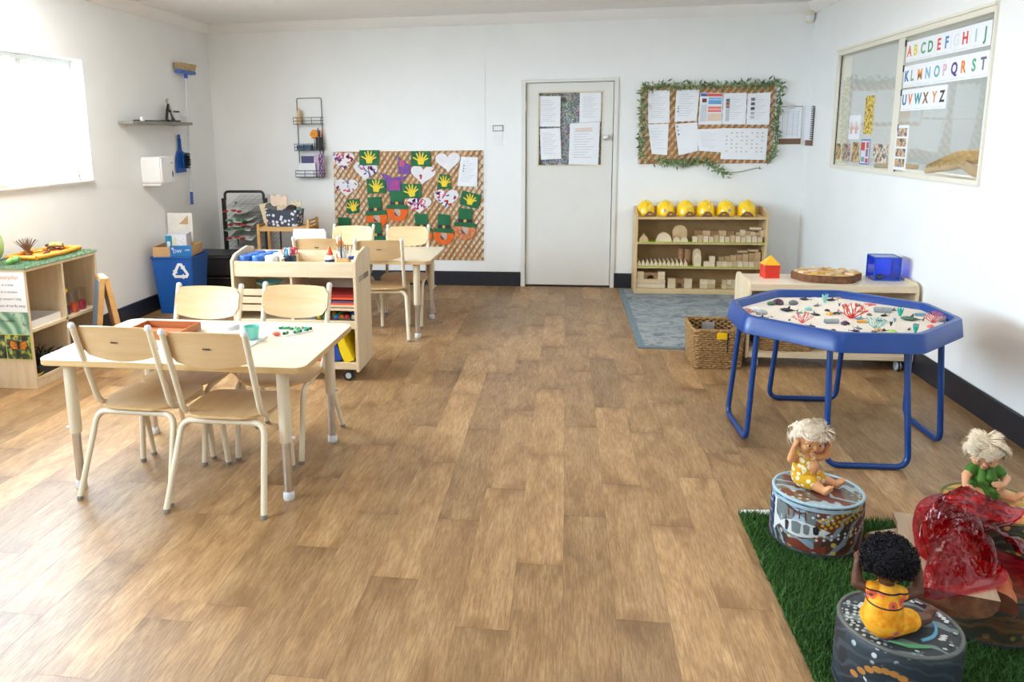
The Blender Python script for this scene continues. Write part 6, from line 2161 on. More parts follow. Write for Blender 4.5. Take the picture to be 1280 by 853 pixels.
def sand_mat():
    m, nt, N, L, b = newmat('sand')
    f = noise_tex(nt, coords(nt), 420, 2)
    g = noise_tex(nt, coords(nt), 9, 4)
    a = ramp(nt, f, [(.3, hexc('#cfc5b8')), (.6, hexc('#e6ddd1')), (.8, hexc('#f1eae0'))])
    L.new(a, b.inputs['Base Color'])
    setin(b, rough=.95, spec=.1)
    bump(nt, b, g, .02, .5)
    return m


# sand surface: gently heaped
mb = MB()
N_ = 26
SZ = .598


def sand_h(x, y):
    return SZ + .008 * noise.noise(Vector((x * 7, y * 7, 1.3))) + .004 * noise.noise(Vector((x * 19, y * 19, 4)))


bo_ = octs(.925, 0, .03, 4)
rings = 9
for k_ in range(rings + 1):
    q = k_ / rings
    for p in bo_:
        x, y = p.x * q, p.y * q
        mb.v.append((x, y, sand_h(x, y)))
for k_ in range(rings):
    for j in range(m):
        mb.f.append((k_ * m + j, (k_ + 1) * m + j, (k_ + 1) * m + (j + 1) % m, k_ * m + (j + 1) % m))
sand = part(st_, 'sand', mb, sand_mat(), 0, 70, kind='stuff')

# toys in the sand
TOY = {k: plain('sand_toy_' + k, hexc(v), .45, .08, 50) for k, v in dict(black='#23262b', grey='#6d7276', palegrey='#a9b0b2', stone='#9aa3a6', red='#dd3a32', coral='#e2706a', teal='#2fae9d', aqua='#8fc9c0', plum='#4a2c45', white='#e9eaec', amber='#e2a544', lime='#9cc24c', tan='#c9a27c', blue='#6f9fb5', brown='#5e4b3e', green='#4b6a5a').items()}


def fish_mb(l, fat=.16, tall=.2):
    mb = MB()
    pts, rr = [], []
    for k_ in range(8):
        q = k_ / 7
        pts.append(((q - .5) * l, 0, l * fat * .9))
        rr.append(max(.0008, l * fat * math.sin(PI * min(1, q * 1.02 + .04)) ** .8 * (1 - .55 * q)))
    mb.tube(pts, rr, 7)
    z0 = l * fat * .9
    e = .5 * l
    mb.add([(e - .04 * l, 0, z0), (e + .12 * l, .0, z0 + tall * l * .8), (e + .05 * l, 0, z0), (e + .1 * l, 0, z0 - .5 * tall * l)], [(0, 1, 2), (0, 2, 3), (2, 1, 0), (3, 2, 0)])
    mb.add([(-.08 * l, 0, z0 + fat * l * .7), (.10 * l, 0, z0 + fat * l * .7), (.10 * l, 0, z0 + fat * l * .7 + tall * l)], [(0, 1, 2), (2, 1, 0)])
    for s in (-1, 1):
        mb.add([(-.12 * l, s * fat * l * .6, z0 * .8), (.04 * l, s * fat * l * .6, z0 * .8), (.06 * l, s * (fat + .16) * l, z0 * .4)], [(0, 1, 2), (2, 1, 0)])
    return mb


def coral_mb(h, seed, n=7, flat_=.35):
    r = random.Random(seed)
    mb = MB()

    def grow(p, d, l, rad, lev):
        e = p + d * l
        mid_ = p + d * l * .5 + Vector((r.uniform(-.1, .1), 0, 0)) * l
        mb.tube([p, mid_, e], [rad, rad * .85, rad * .6], 5)
        if lev == 0:
            return
        for _ in range(2 if lev > 1 else 3):
            dd_ = (d + Vector((r.uniform(-.8, .8), r.uniform(-.8, .8) * flat_, r.uniform(.0, .4)))).normalized()
            grow(e, dd_, l * .72, rad * .68, lev - 1)
    for i in range(n):
        a = (i / (n - 1) - .5) * 1.9
        grow(Vector((0, 0, 0)), Vector((math.sin(a), r.uniform(-.2, .2), math.cos(a))), h * .42, h * .045, 2)
    return mb


def lump_mb(r_, seed, n=14):
    r = random.Random(seed)
    mb = MB()
    for i in range(n):
        a, b_ = r.uniform(0, 6.28), r.uniform(.1, 1.5)
        mb.ball((r_ * .62 * math.cos(a) * math.cos(b_), r_ * .62 * math.sin(a) * math.cos(b_), r_ * .5 * math.sin(b_)), r_ * .38, 7, 5)
    return mb


def star_mb(r_):
    mb = MB()
    po_ = []
    for i in range(10):
        a = PI * i / 5
        q = r_ if i % 2 == 0 else r_ * .42
        po_.append((q * math.cos(a), q * math.sin(a)))
    return mb.prism(po_, 0, .007)


def weed_mb(h, seed, n=6):
    r = random.Random(seed)
    mb = MB()
    for i in range(n):
        a = 2 * PI * i / n
        dx, dy = math.cos(a) * .35, math.sin(a) * .35
        mb.tube([(0, 0, 0), (dx * h * .4, dy * h * .4, h * .5), (dx * h * .8, dy * h * .8, h * r.uniform(.75, 1))], [h * .07, h * .10, h * .02], 5)
    return mb


# every toy in the sand: (kind, colour, size, x, y, yaw, label)
sand_toys = [
    ('coral', 'coral', .075, .897, 3.927, .2, 'pink branching coral at the far left of the sand'),
    ('stone', 'white', .036, .953, 4.005, 0, 'round white stone beside the left pink coral'),
    ('stone', 'palegrey', .040, .977, 3.950, .4, 'grey stone in front of the white stone on the left'),
    ('fish', 'black', .085, .959, 3.868, .1, 'flat black fish just inside the left front rim'),
    ('lump', 'grey', .018, 1.013, 3.901, 0, 'small dark creature right of the left grey stone'),
    ('lump', 'plum', .048, 1.117, 4.198, 0, 'large plum anemone near the back left rim'),
    ('stone', 'green', .030, 1.075, 4.165, .3, 'flat grey-green stone in front of the back plum anemone'),
    ('stone', 'grey', .034, 1.192, 4.189, .2, 'flat grey stone right of the back plum anemone'),
    ('fish', 'black', .120, 1.122, 4.021, -.45, 'long black shark in the left middle of the sand'),
    ('fish', 'teal', .060, 1.180, 4.012, -.2, 'small teal fish right of the long black shark'),
    ('fish', 'black', .055, 1.081, 3.844, 1.2, 'black and white orca left of the pink coral'),
    ('lump', 'blue', .010, 1.068, 3.762, 0, 'tiny blue-grey shell by the left front rim'),
    ('coral', 'coral', .095, 1.124, 3.790, 0, 'wide pink branching coral near the front left'),
    ('fish', 'black', .060, 1.140, 3.708, 2.6, 'small dark fish at the front rim right of the pink coral'),
    ('stone', 'aqua', .026, 1.236, 4.081, 0, 'pale aqua shell in the middle left'),
    ('fish', 'black', .085, 1.228, 3.953, 2.5, 'black shark nose-down left of the amber toy'),
    ('fish', 'grey', .080, 1.307, 4.176, .55, 'slim grey shark between teal weed and aqua shell'),
    ('fish', 'black', .085, 1.288, 4.321, -.3, 'dark shark close to the back rim'),
    ('star', 'white', .030, 1.357, 4.376, 0, 'white star leaning on the back rim'),
    ('weed', 'aqua', .085, 1.368, 4.256, 0, 'aqua seaweed standing near the back rim'),
    ('fish', 'black', .090, 1.420, 4.307, .15, 'dark shark right of the aqua seaweed'),
    ('star', 'tan', .040, 1.476, 4.386, .5, 'tan starfish against the back rim'),
    ('weed', 'grey', .034, 1.416, 4.179, 0, 'small grey upright figure in the back middle'),
    ('lump', 'black', .022, 1.325, 4.076, 0, 'small dark creature behind the amber toy'),
    ('lump', 'amber', .032, 1.301, 3.964, 0, 'amber sponge-like toy left of the red coral'),
    ('fish', 'black', .085, 1.345, 3.985, .2, 'black and white whale between amber toy and red coral'),
    ('stone', 'white', .020, 1.365, 4.020, 0, 'small white stone behind the black whale'),
    ('log', 'stone', .095, 1.259, 3.803, .15, 'pale grey stone log in the front middle'),
    ('lump', 'plum', .034, 1.312, 3.772, 0, 'plum anemone right of the grey stone log'),
    ('coral', 'red', .135, 1.385, 3.905, 0, 'tall bright red coral in the centre of the sand'),
    ('lump', 'brown', .020, 1.222, 3.654, 0, 'brown shell at the front rim corner'),
    ('star', 'coral', .045, 1.590, 4.235, .3, 'pink lobster-like toy against the back rim'),
    ('log', 'stone', .115, 1.581, 4.058, -.12, 'grey hollow log in the right back of the sand'),
    ('fish', 'grey', .065, 1.510, 4.171, .3, 'grey fish left of the hollow log'),
    ('fish', 'tan', .075, 1.474, 4.041, .25, 'tan fish right of the red coral tip'),
    ('lump', 'grey', .022, 1.485, 3.966, 0, 'dark turtle-like toy below the tan fish'),
    ('fish', 'blue', .085, 1.412, 3.872, .1, 'blue fish at the foot of the red coral'),
    ('fish', 'black', .070, 1.559, 3.969, .3, 'black ray in front of the grey hollow log'),
    ('weed', 'teal', .085, 1.635, 3.985, 0, 'bright teal seaweed clump right of the hollow log'),
    ('fish', 'grey', .070, 1.655, 4.115, -.5, 'grey shark behind the teal seaweed clump'),
    ('star', 'brown', .026, 1.721, 4.190, 0, 'brown crab-like toy at the right back rim'),
    ('fish', 'green', .140, 1.645, 3.885, -.4, 'long grey-green whale right of the centre'),
    ('log', 'blue', .070, 1.731, 3.993, .05, 'blue-grey short log near the right rim'),
    ('coral', 'coral', .100, 1.715, 3.823, .1, 'pink branching coral at the right end of the sand'),
    ('stone', 'stone', .036, 1.768, 3.872, 0, 'grey stone behind the right pink coral'),
    ('lump', 'black', .018, 1.765, 3.815, 0, 'tiny dark shell at the right rim corner'),
    ('log', 'amber', .065, 1.399, 3.811, .05, 'amber yellow stick toy left of the aqua coral'),
    ('coral', 'aqua', .100, 1.425, 3.710, 0, 'pale aqua branching coral at the front middle'),
    ('fish', 'grey', .065, 1.490, 3.835, .1, 'grey fish right of the aqua coral'),
    ('weed', 'blue', .040, 1.560, 3.855, 0, 'blue-grey fin standing in the right middle'),
    ('weed', 'black', .038, 1.506, 3.757, 0, 'black fin standing right of the aqua coral'),
    ('fish', 'black', .060, 1.559, 3.691, .9, 'black and white orca near the front right rim'),
    ('weed', 'teal', .070, 1.562, 3.635, 0, 'teal seahorse-like weed at the front right rim'),
    ('lump', 'grey', .020, 1.626, 3.787, 0, 'grey shell behind the front right seahorse'),
    ('fish', 'black', .065, 1.304, 3.632, 2.8, 'dark fish at the front rim left of the amber shell'),
    ('fish', 'grey', .065, 1.335, 3.680, 2.3, 'grey turtle-like fish behind the front dark fish'),
    ('lump', 'tan', .032, 1.412, 3.655, 0, 'tan shell in front of the aqua coral'),
    ('lump', 'brown', .026, 1.374, 3.600, 0, 'dark brown shell at the front rim'),
    ('fish', 'black', .060, 1.440, 3.665, .1, 'black fish behind the lime shell'),
    ('lump', 'lime', .042, 1.452, 3.598, 0, 'lime green dome shell at the front rim'),
    ('fish', 'black', .050, 1.510, 3.605, 1.0, 'tiny black shark tail-up at the front rim'),
    ('lump', 'coral', .028, 1.670, 3.737, 0, 'pale pink shell in the front right corner'),
]
CAT = {'coral': 'coral', 'stone': 'stone', 'fish': 'toy animal', 'lump': 'toy animal', 'star': 'toy animal', 'weed': 'toy plant', 'log': 'stone'}
NAM = {'coral': 'toy_coral', 'stone': 'pebble', 'fish': 'toy_sea_animal', 'lump': 'toy_shell', 'star': 'toy_starfish', 'weed': 'toy_seaweed', 'log': 'stone_log'}
_ca, _sa = math.cos(-.0276), math.sin(-.0276)
for i, (k, c, s, x, y, a, lab) in enumerate(sand_toys):
    s *= .66
    dx, dy = x - OX, y - OY
    z = sand_h(dx * _ca - dy * _sa, dx * _sa + dy * _ca) - .002
    if k == 'coral':
        mb = coral_mb(s, i)
    elif k == 'stone':
        mb = MB().ball((0, 0, s * .45), s, 12, 8, (1.15, .85, .62))
    elif k == 'fish':
        mb = fish_mb(s)
    elif k == 'lump':
        mb = lump_mb(s, i)
    elif k == 'star':
        mb = star_mb(s)
    elif k == 'weed':
        mb = weed_mb(s, i)
    else:
        mb = MB()
        mb.T = Matrix.Translation((0, 0, s * .2)) @ Matrix.Rotation(PI / 2, 4, 'Y')
        r_ = s * .21
        mb.lathe([(r_ * .7, -s / 2 + .001), (r_ * .98, -s / 2), (r_, -s / 2 + .004), (r_ * 1.03, 0), (r_, s / 2 - .004), (r_ * .98, s / 2), (r_ * .72, s / 2 - .001), (r_ * .70, -s / 2 + .001)], 14)
    o = solo(NAM[k], lab, CAT[k], mb, TOY[c], (x, y, z), a, 'toys in the sand table', smooth=50)
    if lab.startswith('black and white'):
        part(o, 'white_belly', MB().ball((-.1 * s, 0, s * .10), s * .13, 8, 6, (1.6, 1.1, .6)), TOY['white'])

# ------------------------------------------------------------------ artificial grass mat with paper under it
gm_ = thing('grass_mat', 'dark green artificial grass mat in the right foreground', 'mat', (0, 0, 0))
GX0, GX1, GY0, GY1 = .700, 2.10, 1.20, 2.98
part(gm_, 'mat_backing', MB().box(GX0, GY0, 0, GX1, GY1, .006), plain('turf_base', hexc('#1c3f1a'), .9, .1))
gbm = blades(MB(), GX0 - .005, 1.45, 1.55, GY1 + .004, .005, 42000, .030, .0042, 8, .75)
blades(gbm, 1.45, GX1, 1.55, GY1 + .004, .005, 9000, .030, .0055, 12, .75)
part(gm_, 'grass_pile', gbm, GRASS, 0, 0, kind='stuff')
solo('paper_slip', 'small white paper slip sticking out from under the grass mat corner', 'paper', MB().box(-.06, -.02, 0, .06, .02, .004), PAPER, (.775, 3.005, .0005), .12)


# ------------------------------------------------------------------ painted drum stools
def pouf_mat(name, base, dots, patch, band, dsc=30, seed=0.0, thr=.46):
    m, nt, N, L, b = newmat(name)
    tc = node(nt, 'ShaderNodeTexCoord')
    mp = node(nt, 'ShaderNodeMapping')
    mp.inputs['Location'].default_value = (seed, seed * .7, seed * 1.3)
    L.new(tc.outputs['Object'], mp.inputs['Vector'])
    v = mp.outputs[0]
    n1 = noise_tex(nt, v, 6, 3, .5, 1.2)
    w = node(nt, 'ShaderNodeTexWave')
    w.wave_type = 'RINGS'
    w.inputs['Scale'].default_value = 9
    w.inputs['Distortion'].default_value = 9
    w.inputs['Detail'].default_value = 2
    L.new(v, w.inputs['Vector'])
    vo = node(nt, 'ShaderNodeTexVoronoi')
    vo.inputs['Scale'].default_value = dsc
    vo.inputs['Randomness'].default_value = .35
    L.new(v, vo.inputs['Vector'])
    a = mix_col(nt, ramp(nt, n1, [(.46, 0), (.50, 1)]), base, patch)
    a = mix_col(nt, ramp(nt, w.outputs['Fac'], [(.80, 0), (.88, .8)]), a, band)
    n2 = noise_tex(nt, v, 4.3, 1, .5, .5)
    msk = node(nt, 'ShaderNodeMath', operation='MULTIPLY')
    L.new(ramp(nt, vo.outputs['Distance'], [(.26, 1), (.34, 0)]), msk.inputs[0])
    L.new(ramp(nt, n2, [(thr, 0), (thr + .05, 1)]), msk.inputs[1])
    n3 = noise_tex(nt, v, 2.6, 1)
    dc = ramp(nt, n3, [(.42, dots[0]), (.5, dots[1]), (.58, dots[2])])
    a = mix_col(nt, msk.outputs[0], a, dc)
    L.new(a, b.inputs['Base Color'])
    setin(b, rough=.55)
    return m


def pouf_prof(r, h):
    return [(0, .0), (r * .96, 0), (r * .985, .012), (r, .03), (r * 1.005, h * .5), (r, h - .028), (r * .975, h - .008), (r * .93, h)]


def pouf(label, loc, r, h, mat_s, mat_t, rimc):
    t = thing('drum_stool', label, 'stool', loc)
    part(t, 'side_cover', MB().lathe(pouf_prof(r, h), 48), mat_s, 0, 50)
    part(t, 'top_cover', MB().lathe([(r * .93, h), (r * .85, h + .003), (r * .5, h + .006), (0, h + .007)], 48), mat_t, 0, 50)
    part(t, 'rim_piping', MB().tube([(r * .955 * math.cos(q), r * .955 * math.sin(q), h - .001) for q in [2 * PI * k / 48 for k in range(48)]], .006, 8, True), rimc, 0, 60)
    part(t, 'base_band', MB().lathe([(r * .99, .004), (r * 1.008, .006), (r * 1.008, .022), (r * .995, .024)], 48), BLACKP, 0, 50)
    return t


def on_side(t, name, poly_top, poly_bot, r, mat, lift=.0015):
    """strip decal on a drum side: matching lists of (angle from local -Y towards +X, height)"""
    mb = MB()
    n = len(poly_top)
    vs = [((r + lift) * math.sin(a), -(r + lift) * math.cos(a), z) for a, z in poly_top] + [((r + lift) * math.sin(a), -(r + lift) * math.cos(a), z) for a, z in poly_bot]
    mb.add(vs, [(n + i, n + i + 1, i + 1, i) for i in range(n - 1)])
    return part(t, name, mb, mat, 0, 0)


def dots_side(t, name, pts, r, rad, mat):
    mb = MB()
    for a, z in pts:
        c = Vector((r * math.sin(a), -r * math.cos(a), z))
        nrm = Vector((math.sin(a), -math.cos(a), 0))
        u = Vector((math.cos(a), math.sin(a), 0))
        k0 = len(mb.v)
        mb.add([c + nrm * .0018] + [c + nrm * .0016 + u * rad * math.cos(2 * PI * j / 8) + Vector((0, 0, 1)) * rad * math.sin(2 * PI * j / 8) for j in range(8)], [(0, 1 + j, 1 + (j + 1) % 8) for j in range(8)])
    return part(t, name, mb, mat, 0, 0)


PM1 = pouf_mat('painted_cloth_a', hexc('#3a3532'), (hexc('#c9a03a'), hexc('#d8d4cc'), hexc('#c9b25a')), hexc('#6b3a2c'), hexc('#8aa5b5'), 34, .0)
PT1 = pouf_mat('painted_cloth_a_top', hexc('#6d675c'), (hexc('#c8b98a'), hexc('#9fae8a'), hexc('#d6d0c0')), hexc('#6d3a2a'), hexc('#9db9c6'), 42, 1.7)
PM2 = pouf_mat('painted_cloth_b', hexc('#20242b'), (hexc('#9fb3bd'), hexc('#c8cdd0'), hexc('#7fa8bb')), hexc('#23303a'), hexc('#3c4750'), 40, 3.1, .56)
PT2 = pouf_mat('painted_cloth_b_top', hexc('#34383b'), (hexc('#b9c2c2'), hexc('#6fa3b5'), hexc('#cfcac0')), hexc('#2b3034'), hexc('#77888c'), 62, 4.4, .57)
PM3 = pouf_mat('painted_cloth_c', hexc('#5a3c24'), (hexc('#8a6a3a'), hexc('#5f6a3a'), hexc('#7a5230')), hexc('#38372a'), hexc('#6d4a2a'), 30, 6.2)
PM4 = pouf_mat('painted_cloth_d', hexc('#2d2b26'), (hexc('#d0a53f'), hexc('#7c8a4a'), hexc('#8a6a3a')), hexc('#3c4430'), hexc('#4f5a3a'), 26, 8.0)
PT4 = pouf_mat('painted_cloth_d_top', hexc('#c99a45'), (hexc('#d8b25a'), hexc('#5f7a4a'), hexc('#c9803f')), hexc('#b98a3c'), hexc('#4f6a3f'), 30, 9.0)
PALEBLUE = plain('paint_pale_blue', hexc('#9dbccb'), .5, .05)
PWHITE = plain('paint_white', hexc('#d5d8d8'), .5, .05)
POCHRE = plain('paint_ochre', hexc('#b07a3c'), .5, .08)
PYEL = plain('paint_yellow', hexc('#c9a435'), .5, .06)
PRUST = plain('paint_rust', hexc('#7a3524'), .5, .08)
PSLATE = plain('paint_slate', hexc('#6f7b7e'), .5, .08)
R1, H1 = .157, .200
p1 = pouf('painted drum stool with a white fish on its side, under the yellow-suited doll', (.930, 2.812, .006), R1, H1, PM1, PT1, PALEBLUE)
yaw1 = math.atan2(-.93, 2.812) * -1
p1.rotation_euler = (0, 0, -math.atan2(.93, 2.812))
# side painting: slate ground, fish, dots, red shapes, striped edge
on_side(p1, 'slate_patch', [(-.95 + .12 * i, .168 + .01 * math.sin(i)) for i in range(9)], [(-.95 + .12 * i, .075 + .012 * math.sin(i * 1.4)) for i in range(9)], R1, PSLATE, .0006)
fa = [(-.82 + 1.15 * i / 16, None) for i in range(17)]
top = [(a, .098 + .030 * math.sin(PI * min(1, (i / 16) ** .8 * 1.0)) ** .9 + .012 * i / 16) for i, (a, _) in enumerate(fa)]
bot = [(a, .098 - .030 * math.sin(PI * min(1, (i / 16) ** .8)) ** .9 + .012 * i / 16) for i, (a, _) in enumerate(fa)]
on_side(p1, 'fish_figure', top, bot, R1, PWHITE)
on_side(p1, 'fish_tail', [(-1.02, .140), (-.92, .122), (-.80, .104)], [(-1.02, .055), (-.92, .075), (-.80, .092)], R1, PWHITE)
on_side(p1, 'fish_fin', [(-.45, .150), (-.32, .156), (-.2, .148)], [(-.5, .124), (-.35, .128), (-.2, .126)], R1, PALEBLUE)
for a0, a1, z0, z1 in ((-.66, -.56, .084, .116), (-.50, -.28, .086, .124), (-.24, -.10, .092, .122), (-.04, .10, .098, .122)):
    on_side(p1, 'fish_marking', [(a0, z1), ((a0 + a1) / 2, z1 + .006), (a1, z1)], [(a0 + .02, z0), ((a0 + a1) / 2, z0 - .003), (a1 - .02, z0)], R1, BLACKP if a0 < -.6 or a0 > -.1 else PSLATE, .0028)
r8 = random.Random(2)
dots_side(p1, 'yellow_dots', [(.10 + .115 * i + .05 * (j % 2), .118 + .0165 * j + .006 * i) for i in range(9) for j in range(3)], R1, .0062, PYEL)
dots_side(p1, 'white_dots', [(.05 + .15 * i, .076 + .014 * (j) + .004 * i) for i in range(9) for j in range(2)], R1, .0052, PWHITE)
dots_side(p1, 'white_dots', [(-.05 + .10 * i, .158 + .012 * (i % 2)) for i in range(5)], R1, .005, PWHITE)
on_side(p1, 'red_shape', [(-.55 + .1 * i, .052 + .012 * math.sin(i * .9)) for i in range(9)], [(-.55 + .1 * i, .028 + .004 * math.cos(i)) for i in range(9)], R1, PRUST)
for i in range(4):
    on_side(p1, 'red_stripe', [(-.62 + .13 * i, .172), (-.59 + .13 * i, .174)], [(-.60 + .13 * i, .140), (-.57 + .13 * i, .142)], R1, PRUST, .002)
for i in range(2):
    on_side(p1, 'edge_stripe', [(-1.15 + .13 * i, .182), (-1.08 + .13 * i, .182)], [(-1.15 + .13 * i, .060), (-1.08 + .13 * i, .060)], R1, (BLUEP, PWHITE)[i], .002)
    dots_side(p1, 'stripe_dots', [(-1.115 + .13 * i, .07 + .018 * k) for k in range(7)], R1, .0045, (PALEBLUE, PRUST)[i])
on_side(p1, 'blue_wave', [(-1.25 + .12 * i, .193 - .010 * (i < 3) * (3 - i) / 3) for i in range(20)], [(-1.25 + .12 * i, .180 - .012 * (i < 3) * (3 - i) / 3) for i in range(20)], R1 * .992, PALEBLUE, .002)

R2, H2 = .150, .200
p2 = pouf('dark painted drum stool with brown oval dots, under the dark-haired doll', (.895, 2.010, .006), R2, H2, PM2, PT2, plain('piping_grey', hexc('#5d625f'), .6))
p2.rotation_euler = (0, 0, -math.atan2(.895, 2.010))
od = MB()
for i in range(11):
    a = -.62 + .125 * i
    z = .160 - .080 * ((i - 5) / 5.5) ** 2 - .003 * i
    c = Vector((R2 * math.sin(a), -R2 * math.cos(a), z))
    nrm, u = Vector((math.sin(a), -math.cos(a), 0)), Vector((math.cos(a), math.sin(a), 0))
    od.add([c + nrm * .002] + [c + nrm * .0018 + u * .0125 * math.cos(2 * PI * j / 10) + Vector((0, 0, 1)) * .0090 * math.sin(2 * PI * j / 10) for j in range(10)], [(0, 1 + j, 1 + (j + 1) % 10) for j in range(10)])
part(p2, 'ochre_ovals', od, POCHRE, 0, 0)
on_side(p2, 'pale_blade', [(-.45, .105), (-.2, .072), (-.02, .052)], [(-.45, .098), (-.2, .055), (-.02, .04)], R2, PWHITE)
on_side(p2, 'pale_blade', [(.05, .05), (.2, .085), (.27, .11)], [(.05, .03), (.2, .07), (.25, .10)], R2, PWHITE)
tp_ = MB()
for i in range(17):
    a = 2 * PI * i / 17 + .4 * math.sin(i)
    for q in (1,):
        rr = R2 * (.84 if q else .62)
        tp_.ball((rr * math.cos(a + .1 * q), rr * math.sin(a + .1 * q), H2 + .0062), .0052, 6, 3, (1.3, .9, .25))
part(p2, 'top_dots', tp_, plain('paint_grey_white', hexc('#aeb6b6'), .5, .05), 0, 50, kind='stuff')
tb2 = MB().tube([(R2 * .55 * math.cos(q), R2 * .55 * math.sin(q), H2 + .006) for q in [-.9 + .12 * k for k in range(12)]], .0045, 6)
part(p2, 'blue_arc', tb2, plain('paint_blue', hexc('#5a9fc0'), .5, .05), 0, 50)
part(p2, 'green_stroke', MB().tube([(-.02, -R2 * .72, H2 + .005), (.03, -R2 * .70, H2 + .006), (.075, -R2 * .55, H2 + .006)], [.003, .007, .003], 6), plain('paint_green', hexc('#5a9a68'), .5, .05), 0, 50)

db_ = MB()
for (a, q, n_) in ((.5, .80, 6), (2.7, .62, 7), (-.35, .66, 6), (1.35, .78, 5)):
    for k in range(n_):
        an = a + .05 * k
        rr = R2 * (q + .035 * (k % 2))
        db_.ball((rr * math.cos(an), rr * math.sin(an), H2 + .0055), .0055, 6, 3, (1.2, .8, .25))
part(p2, 'pale_dabs', db_, PWHITE, 0, 50, kind='stuff')
R3, H3 = .180, .155
p3 = pouf('brown painted drum stool carrying the logs and red cellophane', (1.285, 2.392, .006), R3, H3, PM3, PM3, plain('piping_green', hexc('#2f3a2c'), .6))
R4, H4 = .165, .200
p4 = pouf('dark drum stool with a yellow patterned top, under the green-dressed doll', (1.500, 2.770, .006), R4, H4, PM4, PT4, plain('piping_olive', hexc('#6a6a3a'), .6))

# ------------------------------------------------------------------ logs of the pretend fire
LOGTOP = wood('log_face', hexc('#94806a'), hexc('#b09a80'), 'Y', rough=.8, fine=1.0, bumpd=.002)
LOGRED = wood('log_face_red', hexc('#9a5a36'), hexc('#b87548'), 'Y', rough=.7, fine=1.0, bumpd=.002)
LOGEND = plain('log_end', hexc('#6d3b26'), .8, .15, 30)
BARKP = plain('pale_bark', hexc('#b9a48c'), .85, .18, 30, .004)


def half_log(label, loc, rz, L, w, h, top, bark, tilt=(0, 0)):
    t = thing('split_log', label, 'log', loc, 0, 'logs of the pretend fire', rot=(tilt[0], tilt[1], rz))
    n = 12
    # bark: rounded underside, flat face up
    def sec(y, s):
        return [(-w / 2 * s * math.cos(PI * k / n), y, h - h * (math.sin(PI * k / n) ** .75) * (1 if 0 < k < n else 0)) for k in range(n + 1)]
    mb = MB()
    S_ = [sec(-L / 2 + L * i / 6, 1 + .04 * math.sin(i * 2.1)) for i in range(7)]
    for s in S_:
        mb.v += s
    for i in range(6):
        for k in range(n):
            a = i * (n + 1) + k
            mb.f.append((a, a + 1, a + n + 2, a + n + 1))
    mb.f.append(tuple(range(n, -1, -1)))
    mb.f.append(tuple(6 * (n + 1) + k for k in range(n + 1)))
    part(t, 'bark', mb, bark, 0, 50)
    fc = MB()
    for i in range(6):
        a, b_ = S_[i], S_[i + 1]
        fc.add([a[0], a[n], b_[n], b_[0]], [(0, 1, 2, 3)])
    fc.v = [(x, y, z + .001) for x, y, z in fc.v]
    part(t, 'split_face', fc, top, 0, 0)
    return t


lg1 = half_log('broad pale split log lying on the brown stool, its flat side up', (1.138, 2.340, .168), -.245, .47, .20, .072, LOGTOP, BARK)
part(lg1, 'crack', MB().add([(-.045, -.25, .0742), (-.043, -.25, .0742), (-.030, .20, .0742), (-.034, .20, .0742)], [(0, 1, 2, 3)]), INK, 0, 0)
lg2 = half_log('short reddish half log with a dark end facing front', (1.222, 2.240, .232), PI - .35, .17, .135, .06, LOGRED, LOGRED, (0, PI))
part(lg2, 'dark_end', MB().add([(-.0675 * math.cos(PI * k / 12), .0865, .06 - .06 * math.sin(PI * k / 12) ** .75) for k in range(13)], [tuple(range(13))]).add([(-.0675 * math.cos(PI * k / 12), .0867, .06 - .06 * math.sin(PI * k / 12) ** .75) for k in range(13)], [tuple(range(12, -1, -1))]), LOGEND, 0, 0)
sl = thing('round_log', 'thin round log lying on the grass behind the pale split log', 'log', (1.190, 2.800, .036), rot=(PI / 2, 0, -1.2))
part(sl, 'bark', MB().cyl((0, 0, -.09), (0, 0, .09), .030, 18), BARKP, .003)
part(sl, 'cut_end', MB().cyl((0, 0, .0895), (0, 0, .091), .027, 18).cyl((0, 0, -.091), (0, 0, -.0895), .027, 18), SLAB)

# red cellophane crumpled over the logs
CELL = None


